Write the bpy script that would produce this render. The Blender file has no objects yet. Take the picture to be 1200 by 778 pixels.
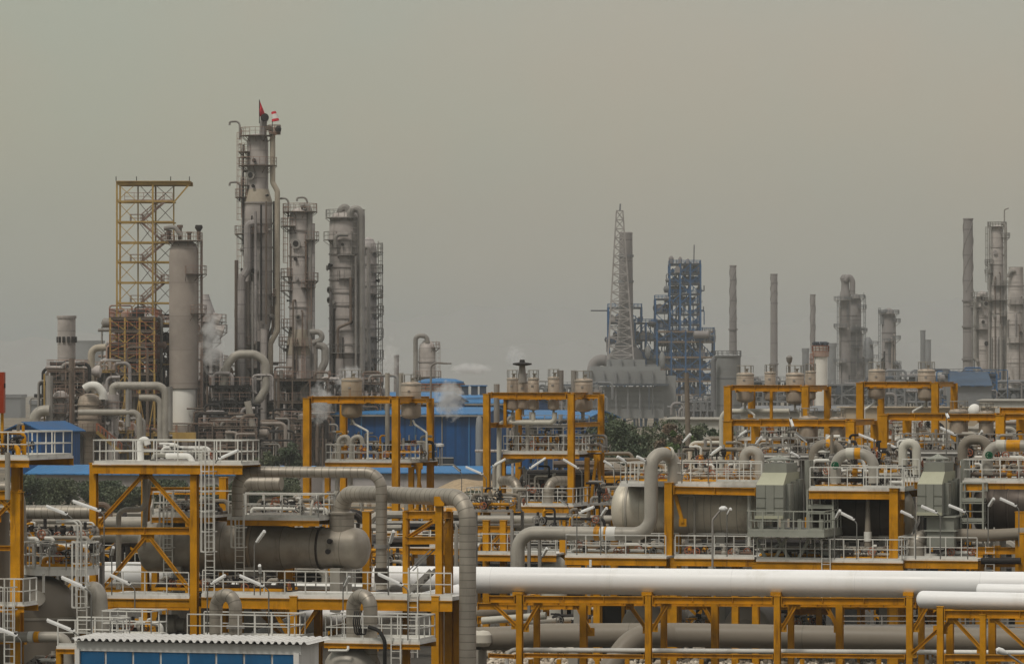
import bpy, math, random
import numpy as np
from mathutils import Vector, Matrix

# ------------------------------------------------------------------ basics
F = 5000.0          # focal length in photo pixels (photo 1200 wide)
HZ = 450.0          # photo row of the horizon
CH = 15.0           # camera height in metres
TH = math.radians(15.6)   # the plant grid is turned against the view
U = Vector((math.cos(TH), -math.sin(TH), 0))
V = Vector((math.sin(TH), math.cos(TH), 0))
ZU = Vector((0, 0, 1))
PI = math.pi
R = random.Random(7)
scene = bpy.context.scene
COL = scene.collection

def P(x, y, Y):
    return Vector(((x - 600) / F * Y, Y, CH - (y - HZ) / F * Y))

class Plane:
    """vertical working plane of the plant grid through a reference column; b = metres behind it"""
    def __init__(self, x, Y, th=True):
        self.o = Vector(((x - 600) / F * Y, Y, 0))
        self.u, self.v = (U, V) if th else (Vector((1, 0, 0)), Vector((0, 1, 0)))
    def p(self, x, y=None, b=0.0, z=None):
        o = self.o + self.v * b
        t = (x - 600) / F
        a = (t * o.y - o.x) / (self.u.x - t * self.u.y)
        q = o + self.u * a
        q.z = z if z is not None else CH - (y - HZ) / F * q.y
        return q
    def s(self, b=0):
        return F / (self.o.y + b)

# ------------------------------------------------------------------ materials
def nt_new(name):
    m = bpy.data.materials.new(name); m.use_nodes = True
    n = m.node_tree.nodes; l = m.node_tree.links
    b = n['Principled BSDF']
    return m, n, l, b

def mix(n, l, a, b, fac, mode='MIX'):
    x = n.new('ShaderNodeMix'); x.data_type = 'RGBA'; x.blend_type = mode
    for sock, val in ((x.inputs[6], a), (x.inputs[7], b), (x.inputs[0], fac)):
        if hasattr(val, 'is_output'): l.new(val, sock)
        elif isinstance(val, (int, float)): sock.default_value = val
        else: sock.default_value = (*val, 1)
    return x.outputs[2]

def mth(n, l, op, a, b=0.0, c=0.0):
    x = n.new('ShaderNodeMath'); x.operation = op
    for s, v in zip(x.inputs, (a, b, c)):
        if hasattr(v, 'is_output'): l.new(v, s)
        else: s.default_value = v
    return x.outputs[0]

def noise(n, l, scale, vec, detail=3, rough=0.6):
    x = n.new('ShaderNodeTexNoise'); x.inputs['Scale'].default_value = scale
    x.inputs['Detail'].default_value = detail; x.inputs['Roughness'].default_value = rough
    l.new(vec, x.inputs['Vector']); return x.outputs[0]

def smooth(n, l, v, a, b):
    x = n.new('ShaderNodeMapRange'); x.interpolation_type = 'SMOOTHSTEP'
    l.new(v, x.inputs[0]); x.inputs[1].default_value = a; x.inputs[2].default_value = b
    return x.outputs[0]

def M(name, col, rough=0.6, metal=0.0, var=0.18, scale=0.8, stain=None, stain_amt=0.5, streak=True, seam=None, seam_col=0.45,
      corr=None, bump=0.0, segvar=0.12, long_seam=0, seam_w=0.055):
    m, n, l, b = nt_new(name)
    pos = n.new('ShaderNodeNewGeometry').outputs['Position']
    n1 = noise(n, l, scale, pos, 5)
    f = smooth(n, l, n1, 0.3, 0.7)
    c = mix(n, l, [x * (1 - var) for x in col], [min(1, x * (1 + var)) for x in col], f)
    if stain:
        mp = n.new('ShaderNodeMapping'); mp.inputs['Scale'].default_value = (1, 1, 0.14) if streak else (1, 1, 1)
        l.new(pos, mp.inputs[0])
        n2 = noise(n, l, scale * 2.6, mp.outputs[0], 6, 0.65)
        f2 = mth(n, l, 'MULTIPLY', smooth(n, l, n2, 0.52, 0.75), stain_amt)
        c = mix(n, l, c, stain, f2)
    if seam:
        uv = n.new('ShaderNodeUVMap'); sp = n.new('ShaderNodeSeparateXYZ'); l.new(uv.outputs[0], sp.inputs[0])
        k = mth(n, l, 'DIVIDE', sp.outputs[0], seam)
        fl = mth(n, l, 'FLOOR', k); fr = mth(n, l, 'FRACT', k)
        ln = mth(n, l, 'LESS_THAN', fr, seam_w / seam if seam > 0.4 else 0.12)
        wn = n.new('ShaderNodeTexWhiteNoise'); wn.noise_dimensions = '1D'; l.new(fl, wn.inputs['W'])
        g = mth(n, l, 'MULTIPLY_ADD', wn.outputs[0], 2 * segvar, 1 - segvar)
        c = mix(n, l, c, (0, 0, 0), mth(n, l, 'SUBTRACT', 1.0, g)) if segvar else c
        if long_seam:
            k2 = mth(n, l, 'FRACT', mth(n, l, 'MULTIPLY_ADD', sp.outputs[1], float(long_seam), mth(n, l, 'MULTIPLY', wn.outputs[0], 1.0)))
            ln = mth(n, l, 'MAXIMUM', ln, mth(n, l, 'LESS_THAN', k2, 0.03))
        c = mix(n, l, c, [x * seam_col for x in col], ln)
    if corr:
        s2 = n.new('ShaderNodeSeparateXYZ'); l.new(pos, s2.inputs[0])
        k = mth(n, l, 'FRACT', mth(n, l, 'DIVIDE', mth(n, l, 'ADD', s2.outputs[0], s2.outputs[1]), corr))
        rib = mth(n, l, 'LESS_THAN', k, 0.22)
        c = mix(n, l, c, [x * 0.72 for x in col], rib)
    l.new(c, b.inputs['Base Color'])
    b.inputs['Roughness'].default_value = rough; b.inputs['Metallic'].default_value = metal
    b.inputs['Specular IOR Level'].default_value = 0.22
    if bump:
        bp = n.new('ShaderNodeBump'); bp.inputs['Strength'].default_value = bump; bp.inputs['Distance'].default_value = 0.1
        l.new(noise(n, l, scale * 6, pos, 4), bp.inputs['Height']); l.new(bp.outputs[0], b.inputs['Normal'])
    rf = n.new('ShaderNodeMapRange'); l.new(n1, rf.inputs[0]); rf.inputs[1].default_value = 0.3; rf.inputs[2].default_value = 0.7
    rf.inputs[3].default_value = max(0.05, rough - 0.12); rf.inputs[4].default_value = min(1, rough + 0.12)
    l.new(rf.outputs[0], b.inputs['Roughness'])
    return m

RUST = (0.10, 0.045, 0.02)
GRIME = (0.07, 0.06, 0.045)
yellow = M('ochre_paint', (0.56, 0.25, 0.003), 0.5, 0, 0.2, 0.9, (0.15, 0.055, 0.008), 0.8)
yellow_far = M('faded_yellow_paint', (0.43, 0.285, 0.085), 0.6, 0, 0.2, 0.4, (0.22, 0.10, 0.045), 0.55)
white_rail = M('white_rail_paint', (0.70, 0.69, 0.64), 0.55, 0, 0.1, 0.7, (0.25, 0.2, 0.14), 0.45)
white_deck = M('white_deck_paint', (0.76, 0.75, 0.71), 0.6, 0, 0.12, 0.5, (0.2, 0.17, 0.12), 0.5)
white_pipe = M('white_pipe_coat', (0.90, 0.90, 0.90), 0.4, 0, 0.03, 0.25, (0.58, 0.55, 0.48), 0.35, seam=6.1, seam_col=0.86, segvar=0.03, seam_w=.03)
cream_pipe = M('cream_pipe_coat', (0.55, 0.53, 0.46), 0.45, 0, 0.08, 0.5, (0.25, 0.2, 0.15), 0.3)
clad_pipe = M('aluminium_cladding', (0.36, 0.325, 0.275), 0.48, 0.45, 0.12, 0.8, GRIME, 0.35, seam=0.36, seam_col=0.6, segvar=0.07)
grey_pipe = M('grey_pipe_paint', (0.37, 0.345, 0.30), 0.5, 0.1, 0.12, 0.6, GRIME, 0.4)
taupe_pipe = M('taupe_pipe_paint', (0.235, 0.205, 0.165), 0.5, 0, 0.07, 0.2, (0.16, 0.14, 0.11), 0.35, seam=9.0, seam_col=0.75, segvar=0.04)
inox = M('dull_stainless_cladding', (0.345, 0.31, 0.26), 0.5, 0.4, 0.2, 0.7, (0.10, 0.075, 0.05), 0.55, seam=1.5, seam_col=0.6, segvar=0.14, seam_w=.04)
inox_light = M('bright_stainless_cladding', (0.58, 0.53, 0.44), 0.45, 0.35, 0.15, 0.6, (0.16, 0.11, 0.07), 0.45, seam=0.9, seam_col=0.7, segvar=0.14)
inox_dark = M('dark_stainless_cladding', (0.06, 0.048, 0.04), 0.45, 0.5, 0.25, 0.7, (0.04, 0.03, 0.025), 0.6, seam=1.3, seam_col=0.5, segvar=0.2)  # near-black brown cladding with darker streaks
tank_tan = M('tan_tank_cladding', (0.45, 0.375, 0.30), 0.5, 0.3, 0.12, 0.9, (0.2, 0.12, 0.06), 0.4, seam=0.9, seam_col=0.6, segvar=0.1)
rust_stain = M('rusty_tan_cladding', (0.36, 0.29, 0.21), 0.55, 0.2, 0.15, 1.2, (0.30, 0.12, 0.02), 0.9, seam=0.9, seam_col=0.6, segvar=0.1)
shell_grey = M('weathered_shell_grey', (0.47, 0.43, 0.405), 0.65, 0.05, 0.2, 0.22, (0.18, 0.15, 0.13), 0.75, seam=2.1, seam_col=0.7, segvar=0.12, seam_w=0.2)
shell_dark = M('weathered_shell_dark', (0.36, 0.335, 0.325), 0.65, 0.05, 0.22, 0.22, (0.14, 0.11, 0.09), 0.6, seam=2.2, seam_col=0.68, segvar=0.12, seam_w=0.2)
shell_conc = M('brown_grey_shell', (0.34, 0.295, 0.26), 0.75, 0, 0.14, 0.2, (0.17, 0.14, 0.115), 0.5, seam=5.0, seam_col=0.85, segvar=0.05, seam_w=0.2)
shell_white = M('white_shell_paint', (0.76, 0.74, 0.69), 0.6, 0, 0.06, 0.2, (0.4, 0.35, 0.28), 0.35)
shell_tan = M('tan_heat_band', (0.42, 0.37, 0.295), 0.6, 0, 0.12, 0.2, (0.25, 0.19, 0.13), 0.4)
pinkrail = M('red_primer_rail', (0.36, 0.25, 0.205), 0.7, 0, 0.15, 0.3, (0.2, 0.1, 0.06), 0.5)
redrail = M('orange_red_rail', (0.33, 0.12, 0.065), 0.7, 0, 0.2, 0.3, (0.2, 0.09, 0.05), 0.5)
steel_brown = M('rusty_process_steel', (0.16, 0.125, 0.10), 0.7, 0.1, 0.25, 0.25, (0.22, 0.09, 0.045), 0.6)
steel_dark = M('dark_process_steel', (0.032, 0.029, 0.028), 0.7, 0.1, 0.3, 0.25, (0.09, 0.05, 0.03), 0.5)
steel_grey = M('grey_process_steel', (0.28, 0.265, 0.245), 0.65, 0.1, 0.2, 0.3, (0.15, 0.10, 0.07), 0.5)
far_grey = M('far_grey_steel', (0.20, 0.205, 0.215), 0.7, 0, 0.15, 0.05, (0.15, 0.14, 0.14), 0.5)
far_shell = M('far_shell_grey', (0.27, 0.25, 0.245), 0.7, 0, 0.12, 0.05, (0.15, 0.12, 0.11), 0.5, seam=7.5, seam_col=0.7, segvar=0.08, seam_w=0.45)
far_panel = M('far_heater_panel', (0.25, 0.255, 0.255), 0.7, 0, 0.12, 0.05, (0.18, 0.17, 0.17), 0.5)
far_blue = M('far_blue_steel', (0.018, 0.105, 0.27), 0.6, 0, 0.2, 0.08, (0.05, 0.07, 0.11), 0.5)
far_dark = M('far_dark_steel', (0.055, 0.068, 0.09), 0.7, 0, 0.2, 0.08, (0.13, 0.09, 0.07), 0.5)
far_brown = M('far_brown_floor', (0.22, 0.16, 0.12), 0.7, 0, 0.2, 0.08)
blue_wall = M('blue_ribbed_cladding', (0.0015, 0.068, 0.225), 0.6, 0, 0.2, 0.2, (0.012, 0.035, 0.09), 0.7, corr=1.1)
blue_roof = M('light_blue_roof_sheet', (0.04, 0.18, 0.40), 0.6, 0, 0.18, 0.12, (0.14, 0.22, 0.34), 0.5, corr=0.9)
blue_panel = M('blue_cabin_panel', (0.018, 0.115, 0.26), 0.45, 0, 0.1, 0.5, (0.02, 0.07, 0.14), 0.35)
cabin_white = M('cabin_white_sheet', (0.72, 0.71, 0.68), 0.5, 0, 0.06, 0.5, (0.4, 0.36, 0.3), 0.4)
green_grey = M('green_grey_enclosure', (0.265, 0.27, 0.235), 0.5, 0.1, 0.08, 0.5, (0.17, 0.165, 0.13), 0.45)
green_light = M('pale_green_hood', (0.44, 0.44, 0.33), 0.5, 0.1, 0.06, 0.5, (0.3, 0.28, 0.2), 0.35)
green_rail = M('green_grey_rail', (0.36, 0.37, 0.32), 0.55, 0.1, 0.1, 0.5)
black = M('black_rubber', (0.018, 0.017, 0.016), 0.6, 0, 0.2, 1)
dark_gap = M('dark_panel_joint', (0.13, 0.135, 0.11), 0.7, 0, 0.1, 1)
red_cloth = M('red_cloth', (0.62, 0.03, 0.05), 0.8, 0, 0.1, 1)
red_paint = M('dull_red_paint', (0.34, 0.05, 0.02), 0.5, 0, 0.12, 0.6, (0.2, 0.04, 0.02), 0.4)
white_cloth = M('white_cloth', (0.75, 0.73, 0.7), 0.8, 0, 0.05, 1)
lamp_white = M('lamp_housing_white', (0.80, 0.80, 0.78), 0.4, 0, 0.03, 1)
pole_grey = M('galvanised_pole', (0.22, 0.215, 0.20), 0.5, 0.4, 0.1, 1)
concrete = M('weathered_concrete', (0.34, 0.32, 0.28), 0.85, 0, 0.14, 0.3, (0.18, 0.16, 0.13), 0.5)
plaster = M('dirty_white_wall', (0.50, 0.49, 0.45), 0.8, 0, 0.1, 0.2, (0.28, 0.26, 0.22), 0.5)
beige_wall = M('beige_wall', (0.44, 0.36, 0.26), 0.85, 0, 0.12, 0.15, (0.3, 0.25, 0.18), 0.5)
window_dark = M('dark_window', (0.03, 0.035, 0.045), 0.3, 0, 0.15, 0.5)
green_valve = M('green_valve_paint', (0.01, 0.10, 0.045), 0.5, 0, 0.1, 1)
bark = M('bark', (0.09, 0.065, 0.045), 0.9, 0, 0.25, 1.5)
wood = M('weathered_pole_wood', (0.20, 0.165, 0.13), 0.85, 0, 0.15, 0.6, (0.1, 0.08, 0.06), 0.5)
cream_tank = M('cream_tank_paint', (0.62, 0.58, 0.50), 0.6, 0, 0.06, 0.1, (0.4, 0.33, 0.25), 0.3)

def leaf_mat(name, c1, c2):
    m, n, l, b = nt_new(name)
    pos = n.new('ShaderNodeNewGeometry')
    f = smooth(n, l, noise(n, l, 0.55, pos.outputs['Position'], 4), 0.35, 0.65)
    c = mix(n, l, c1, c2, f)
    rr = mth(n, l, 'MULTIPLY', pos.outputs['Random Per Island'], 0.12)
    c = mix(n, l, c, [x * 1.8 for x in c2], rr)
    l.new(c, b.inputs['Base Color']); b.inputs['Roughness'].default_value = 0.65
    return m
leaf_dark = leaf_mat('dark_evergreen_leaves', (0.040, 0.062, 0.030), (0.082, 0.108, 0.052))
leaf_mid = leaf_mat('olive_leaves', (0.052, 0.072, 0.036), (0.105, 0.122, 0.062))
leaf_bright = leaf_mat('fresh_green_leaves', (0.045, 0.085, 0.02), (0.10, 0.15, 0.04))
leaf_pink = leaf_mat('pink_brown_blossom', (0.09, 0.085, 0.05), (0.21, 0.145, 0.10))

def ground_mat():
    m, n, l, b = nt_new('sandy_ground')
    pos = n.new('ShaderNodeNewGeometry').outputs['Position']
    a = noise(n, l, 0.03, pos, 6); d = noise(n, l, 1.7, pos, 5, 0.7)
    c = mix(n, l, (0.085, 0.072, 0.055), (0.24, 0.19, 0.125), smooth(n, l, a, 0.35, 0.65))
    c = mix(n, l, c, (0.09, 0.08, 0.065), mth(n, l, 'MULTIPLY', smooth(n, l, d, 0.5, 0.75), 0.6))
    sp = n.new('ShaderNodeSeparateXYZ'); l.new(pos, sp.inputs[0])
    c = mix(n, l, mix(n, l, (0.028, 0.025, 0.021), (0.075, 0.065, 0.05), d), c, smooth(n, l, sp.outputs[1], 380, 460))  # dark near pad, its colour also standing in for shade between units
    l.new(c, b.inputs['Base Color']); b.inputs['Roughness'].default_value = 0.95
    return m
def stone_mat():
    m, n, l, b = nt_new('pale_pebbles')
    g = n.new('ShaderNodeNewGeometry')
    c = mix(n, l, (0.30, 0.24, 0.17), (0.78, 0.70, 0.58), g.outputs['Random Per Island'])
    c = mix(n, l, c, (0.15, 0.12, 0.09), mth(n, l, 'MULTIPLY', smooth(n, l, noise(n, l, 3.0, g.outputs['Position'], 4), 0.45, 0.7), 0.5))
    l.new(c, b.inputs['Base Color']); b.inputs['Roughness'].default_value = 0.9
    return m
def hill_mat():
    m, n, l, b = nt_new('haze_grey_hill')
    pos = n.new('ShaderNodeNewGeometry').outputs['Position']
    c = mix(n, l, (0.24, 0.24, 0.24), (0.32, 0.32, 0.31), noise(n, l, 0.004, pos, 6))  # haze painted in: grey kept close to the air tone so ridges fade
    l.new(c, b.inputs['Base Color']); b.inputs['Roughness'].default_value = 0.95
    return m

# ------------------------------------------------------------------ mesh builder
class MB:
    def __init__(self):
        self.v = []; self.f = []; self.uv = []
    def quad(self, idx, uv=None):
        self.f.append(idx); self.uv.append(uv or [(0.5, 0.5)] * len(idx))
    def box(self, c, s, X=None, Y=None, Z=None):
        X = X or Vector((1, 0, 0)); Y = Y or Vector((0, 1, 0)); Z = Z or ZU
        c = Vector(c); b = len(self.v)
        for k in (-.5, .5):
            for j in (-.5, .5):
                for i in (-.5, .5):
                    self.v.append(c + X * (s[0] * i) + Y * (s[1] * j) + Z * (s[2] * k))
        for q in ((0, 2, 3, 1), (4, 5, 7, 6), (0, 1, 5, 4), (2, 6, 7, 3), (0, 4, 6, 2), (1, 3, 7, 5)):
            self.quad([b + i for i in q])
        return self
    def bar(self, p0, p1, w, h=None, side=None):
        h = h or w
        d = p1 - p0; L = d.length
        if L < 1e-6: return self
        d = d / L
        if side is None:
            side = U if abs(d.z) > 0.95 else d.cross(ZU).normalized()
        side = (side - d * side.dot(d)).normalized()
        up = side.cross(d)
        return self.box((p0 + p1) / 2, (L, w, h), d, side, up)
    def hsec(self, p0, p1, w, h, t=0.03, side=None):
        """H section; flanges top and bottom (beam) or front and back (column); side = flange width direction"""
        d = p1 - p0; L = d.length; d = d / L
        if side is None:
            side = U if abs(d.z) > 0.95 else d.cross(ZU).normalized()
        side = (side - d * side.dot(d)).normalized()
        up = side.cross(d); c = (p0 + p1) / 2
        self.box(c + up * (h / 2 - t / 2), (L, w, t), d, side, up)
        self.box(c - up * (h / 2 - t / 2), (L, w, t), d, side, up)
        self.box(c, (L, t, h - 2 * t), d, side, up)
        return self
    def prism(self, pts, d):
        """polygon pts extruded by vector d"""
        b = len(self.v); n = len(pts)
        self.v += [Vector(p) for p in pts] + [Vector(p) + d for p in pts]
        self.quad(list(range(b, b + n))[::-1]); self.quad(list(range(b + n, b + 2 * n)))
        for i in range(n):
            j = (i + 1) % n
            self.quad([b + i, b + j, b + n + j, b + n + i])
        return self
    def rings(self, cs, frames, rs, n, caps=True, us=None):
        b = len(self.v)
        if us is None:
            us = [0.0]
            for i in range(1, len(cs)): us.append(us[-1] + (cs[i] - cs[i - 1]).length)
        for c, (a, e), r in zip(cs, frames, rs):
            for k in range(n):
                t = 2 * PI * k / n
                self.v.append(c + a * (r * math.cos(t)) + e * (r * math.sin(t)))
        for i in range(len(cs) - 1):
            for k in range(n):
                k2 = (k + 1) % n
                self.quad([b + i * n + k, b + i * n + k2, b + (i + 1) * n + k2, b + (i + 1) * n + k],
                          [(us[i], k / n), (us[i], (k + 1) / n), (us[i + 1], (k + 1) / n), (us[i + 1], k / n)])
        if caps:
            self.quad([b + k for k in range(n)][::-1]); m = b + (len(cs) - 1) * n
            self.quad([m + k for k in range(n)])
        return self
    def lathe(self, prof, o, axis=None, n=24, caps=True):
        axis = (axis or ZU).normalized(); o = Vector(o)
        a = Vector((1, 0, 0)) if abs(axis.z) > 0.9 else axis.cross(ZU).normalized()
        a = (a - axis * a.dot(axis)).normalized(); e = axis.cross(a)
        cs = [o + axis * s for s, r in prof]
        return self.rings(cs, [(a, e)] * len(cs), [max(r, 1e-3) for s, r in prof], n, caps)
    def tube(self, pts, r, bend=0.0, n=10, caps=True, steps=7):
        pts = [Vector(p) for p in pts]
        out = [pts[0]]
        for i in range(1, len(pts) - 1):
            a, b, c = pts[i - 1], pts[i], pts[i + 1]
            d1 = (a - b); d2 = (c - b); l1, l2 = d1.length, d2.length
            if l1 < 1e-6 or l2 < 1e-6: continue
            d1 /= l1; d2 /= l2
            ang = d1.angle(d2)
            if bend <= 0 or ang > PI - 0.02:
                out.append(b); continue
            t = min(bend / math.tan(ang / 2), l1 * 0.49, l2 * 0.49)
            rr = t * math.tan(ang / 2)
            cen = b + (d1 + d2).normalized() * (rr / math.sin(ang / 2))
            s0 = b + d1 * t - cen; s1 = b + d2 * t - cen
            tot = s0.angle(s1); ax = s0.cross(s1).normalized()
            for k in range(steps + 1):
                out.append(cen + Matrix.Rotation(tot * k / steps, 3, ax) @ s0)
        out.append(pts[-1])
        cs = [out[0]]
        for q in out[1:]:
            if (q - cs[-1]).length > 1e-5: cs.append(q)
        if len(cs) < 2: return self
        tang = []
        for i in range(len(cs)):
            t = cs[min(i + 1, len(cs) - 1)] - cs[max(i - 1, 0)]
            tang.append(t.normalized())
        a = tang[0].cross(ZU)
        if a.length < 0.1: a = tang[0].cross(Vector((0, 1, 0)))
        a.normalize(); fr = []
        for i, t in enumerate(tang):
            a = (a - t * a.dot(t)).normalized()
            fr.append((a, t.cross(a)))
        rs = r if isinstance(r, (list, tuple)) else [r] * len(cs)
        return self.rings(cs, fr, rs, n, caps)
    def rail(self, path, h=1.1, t=0.055, gap=1.0, toe=True, mid=True, closed=False):
        path = [Vector(p) for p in path]
        if closed: path.append(path[0].copy())
        for a, b in zip(path, path[1:]):
            L = (b - a).length
            if L < 0.05: continue
            self.bar(a + ZU * h, b + ZU * h, t, t)
            if mid: self.bar(a + ZU * h * 0.52, b + ZU * h * 0.52, t * 0.8, t * 0.8)
            if toe: self.bar(a + ZU * 0.06, b + ZU * 0.06, 0.012, 0.12)
            k = max(1, round(L / gap))
            for i in range(k + 1):
                q = a.lerp(b, i / k)
                self.bar(q, q + ZU * (h - t / 2), t * 0.85, t * 0.85)
        return self
    def ladder(self, bot, top, nrm, w=0.45, cage_from=2.2, t=0.05, cage=True):
        """nrm: horizontal direction from the ladder towards the climber"""
        s = nrm.cross(ZU).normalized(); H = top.z - bot.z
        for k in (-.5, .5):
            self.bar(bot + s * (w * k), top + s * (w * k) + ZU * 1.0, t, t, s)
        z = 0.25
        while z < H:
            self.bar(bot + ZU * z - s * (w / 2), bot + ZU * z + s * (w / 2), t * 0.65, t * 0.65)
            z += 0.3 if t < 0.07 else 0.6
        if cage and H > cage_from + 0.8:
            zs = []; z = cage_from
            while z < H + 1.0: zs.append(z); z += 0.95 if t < .07 else 1.9
            pts = []
            for k in range(7):
                a = PI * k / 6
                pts.append(s * (0.36 * math.cos(a)) + nrm * (0.72 * math.sin(a) ** 0.8 if 0 < k < 6 else 0))
            for z in zs:
                for a, b in zip(pts, pts[1:]): self.bar(bot + ZU * z + a, bot + ZU * z + b, t * 0.5, t)
            for q in pts[1:-1]:
                self.bar(bot + q + ZU * zs[0], bot + q + ZU * zs[-1], t * (.6 if t < .07 else .4), t * (.6 if t < .07 else .4))
        return self

# ------------------------------------------------------------------ objects
def mesh_obj(name, mb, mat, loc=Vector((0, 0, 0)), sharp=35):
    me = bpy.data.meshes.new(name)
    me.from_pydata([tuple(p - loc) for p in mb.v], [], mb.f)
    uvl = me.uv_layers.new(name='UVMap')
    flat = []
    for q in mb.uv:
        for c in q: flat += c
    uvl.data.foreach_set('uv', flat)
    me.materials.append(mat)
    me.shade_smooth(); me.set_sharp_from_angle(angle=math.radians(sharp))
    o = bpy.data.objects.new(name, me); COL.objects.link(o)
    return o

class Thing:
    def __init__(self, name, label, cat, loc, group=None, kind=None):
        self.o = bpy.data.objects.new(name, None); COL.objects.link(self.o)
        self.loc = Vector(loc); self.o.location = self.loc
        self.o['label'] = label; self.o['category'] = cat
        if group: self.o['group'] = group
        if kind: self.o['kind'] = kind
    def part(self, name, mb, mat, parent=None, label=None, sharp=35):
        if not mb.f: return None
        o = mesh_obj(name, mb, mat, self.loc, sharp)
        o.parent = parent or self.o
        if label: o['label'] = label
        return o

def one(name, label, cat, mb, mat, group=None, kind=None, loc=None, sharp=35):
    if loc is None:
        loc = Vector((0, 0, 0))
        for p in mb.v: loc += p
        loc /= len(mb.v); loc.z = min(p.z for p in mb.v)
    o = mesh_obj(name, mb, mat, loc, sharp); o.location = loc
    if label: o['label'] = label; o['category'] = cat
    if group: o['group'] = group
    if kind: o['kind'] = kind
    return o

# ------------------------------------------------------------------ steel frames of the near plant
class Frame(Thing):
    def __init__(self, name, label, pl, x, b=0, mat=None, cat='steel frame', group=None, rail_mat=None):
        super().__init__(name, label, cat, pl.p(x, b=b, z=0), group)
        self.pl = pl; self.m = mat or yellow; self.rm = rail_mat or white_rail
    def col(self, x, y, b=0, w=0.38, ybot=None, cap=True):
        p1 = self.pl.p(x, y, b); p0 = p1.copy(); p0.z = 0 if ybot is None else self.pl.p(x, ybot, b).z
        mb = MB().hsec(p0, p1, w, w, 0.045, U)
        if cap: mb.box(p1 + ZU * 0.022, (w * 1.12, w * 1.12, 0.04), U, V)
        mb.box(p0 + ZU * 0.022, (w * 1.5, w * 1.5, 0.04), U, V)
        return self.part('column', mb, self.m)
    def beam(self, x0, y0, x1, y1=None, b0=0, b1=None, h=0.36, w=0.24, t=0.03):
        b1 = b0 if b1 is None else b1; y1 = y0 if y1 is None else y1
        p, q = self.pl.p(x0, y0, b0), self.pl.p(x1, y1, b1)
        mb = MB().hsec(p, q, w, h, t); d = (q - p).normalized(); sd = d.cross(ZU).normalized() if abs(d.z) < .95 else U; L = (q - p).length
        for e in (p + d * .02, q - d * .02): mb.box(e, (.035, w * 1.25, h * 1.2), d, sd, sd.cross(d))
        k = int(L / 1.6)
        for i in range(1, k): mb.box(p + d * (L * i / k), (.02, w * .92, h * .9), d, sd, sd.cross(d))
        return self.part('beam', mb, self.m)
    def beamw(self, p, q, h=0.36, w=0.24):
        return self.part('beam', MB().hsec(p, q, w, h, 0.03), self.m)
    def tank_beams(self, x0, x1, y, bs):
        for b in bs:
            p, q = self.pl.p(x0, y, 0) + self.pl.v * b, self.pl.p(x1, y, 0) + self.pl.v * b
            self.part('beam', MB().hsec(p - ZU * .12, q - ZU * .12, .14, .22, .02), self.m)
    def brace(self, x0, y0, x1, y1, b0=0, b1=None, w=0.17):
        b1 = b0 if b1 is None else b1
        p, q = self.pl.p(x0, y0, b0), self.pl.p(x1, y1, b1); mb = MB().hsec(p, q, w, w, 0.03)
        for e in (p, q): mb.box(e, (.42, .025, .42), self.pl.u, self.pl.v)
        return self.part('brace', mb, self.m)
    def deck(self, x0, x1, y, b0=0, b1=6, sides='FBLR', edge=True, h=1.1, under=0.3, th=0.12, gap=1.0):
        th *= .6
        pl = self.pl
        A, B = pl.p(x0, y, b0), pl.p(x1, y, b0)
        z = (A.z + B.z) / 2; A.z = B.z = z
        d = pl.v * (b1 - b0)
        C_, D = B + d, A + d
        dn = ZU * th
        dk = self.part('deck', MB().prism([A - dn, B - dn, C_ - dn, D - dn], dn), white_deck)
        if edge:
            for (p, q, nn) in ((A, B, -pl.v), (D, C_, pl.v)):
                self.part('beam', MB().hsec(p - ZU * (th + under / 2 + 0.01), q - ZU * (th + under / 2 + 0.01), 0.16, under, 0.025), self.m)
        e = 0.05
        u, v = pl.u, pl.v
        A2, B2, C2, D2 = A + u * e + v * e, B - u * e + v * e, C_ - u * e - v * e, D + u * e - v * e
        for s, (p, q) in {'F': (A2, B2), 'B': (D2, C2), 'L': (A2, D2), 'R': (B2, C2)}.items():
            if s in sides:
                self.part('guard_rail', MB().rail([p, q], h, gap=gap), self.rm)
        return z
    def rails(self, pts, h=1.1, gap=1.0):
        self.part('guard_rail', MB().rail(pts, h, gap=gap), self.rm)
    def ladder(self, x, ytop, ybot, b, nrm=None, cage=True):
        nrm = nrm or -self.pl.v
        top = self.pl.p(x, ytop, b); bot = top.copy(); bot.z = self.pl.p(x, ybot, b).z
        self.part('ladder', MB().ladder(bot, top, nrm, cage=cage), self.rm)

LAMPS = 'slanted tube lamps on thin poles about the decks'
def lamp(pl, b, A, B, pole, label, dark=False):
    """A far end of the housing, B the end at the pole, pole = (x, y of bend, y of foot) in photo pixels"""
    px, py, pf = pole
    foot = pl.p(px, pf, b)
    t = Thing('tube_lamp', label, 'lamp', foot, LAMPS)
    a, c = pl.p(*A, b), pl.p(*B, b)
    # the housing leans towards the viewer as well
    a = a - pl.v * 0.35
    t.part('pole', MB().tube([foot, pl.p(px, py, b), c.lerp(a, 0.06)], 0.03, 0.25, 6), pole_grey)
    d = (a - c).normalized(); side = d.cross(ZU).normalized(); up = side.cross(d)
    hm = MB()
    cs = [(-0.075, 0), (0.075, 0), (0.06, 0.06), (0.025, 0.095), (-0.025, 0.095), (-0.06, 0.06)]
    hm.prism([c + side * i + up * j for i, j in cs], a - c)
    t.part('bracket', MB().box(c.lerp(a, .1) + up * .05, (.12, .13, .1), d, side, up), steel_dark)
    t.part('lamp_housing', hm, pole_grey if dark else lamp_white)
    t.part('diffuser', MB().box((a + c) / 2 - up * 0.03, ((a - c).length * 0.94, 0.14, 0.05), d, side, up), lamp_white)
    return t

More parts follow.
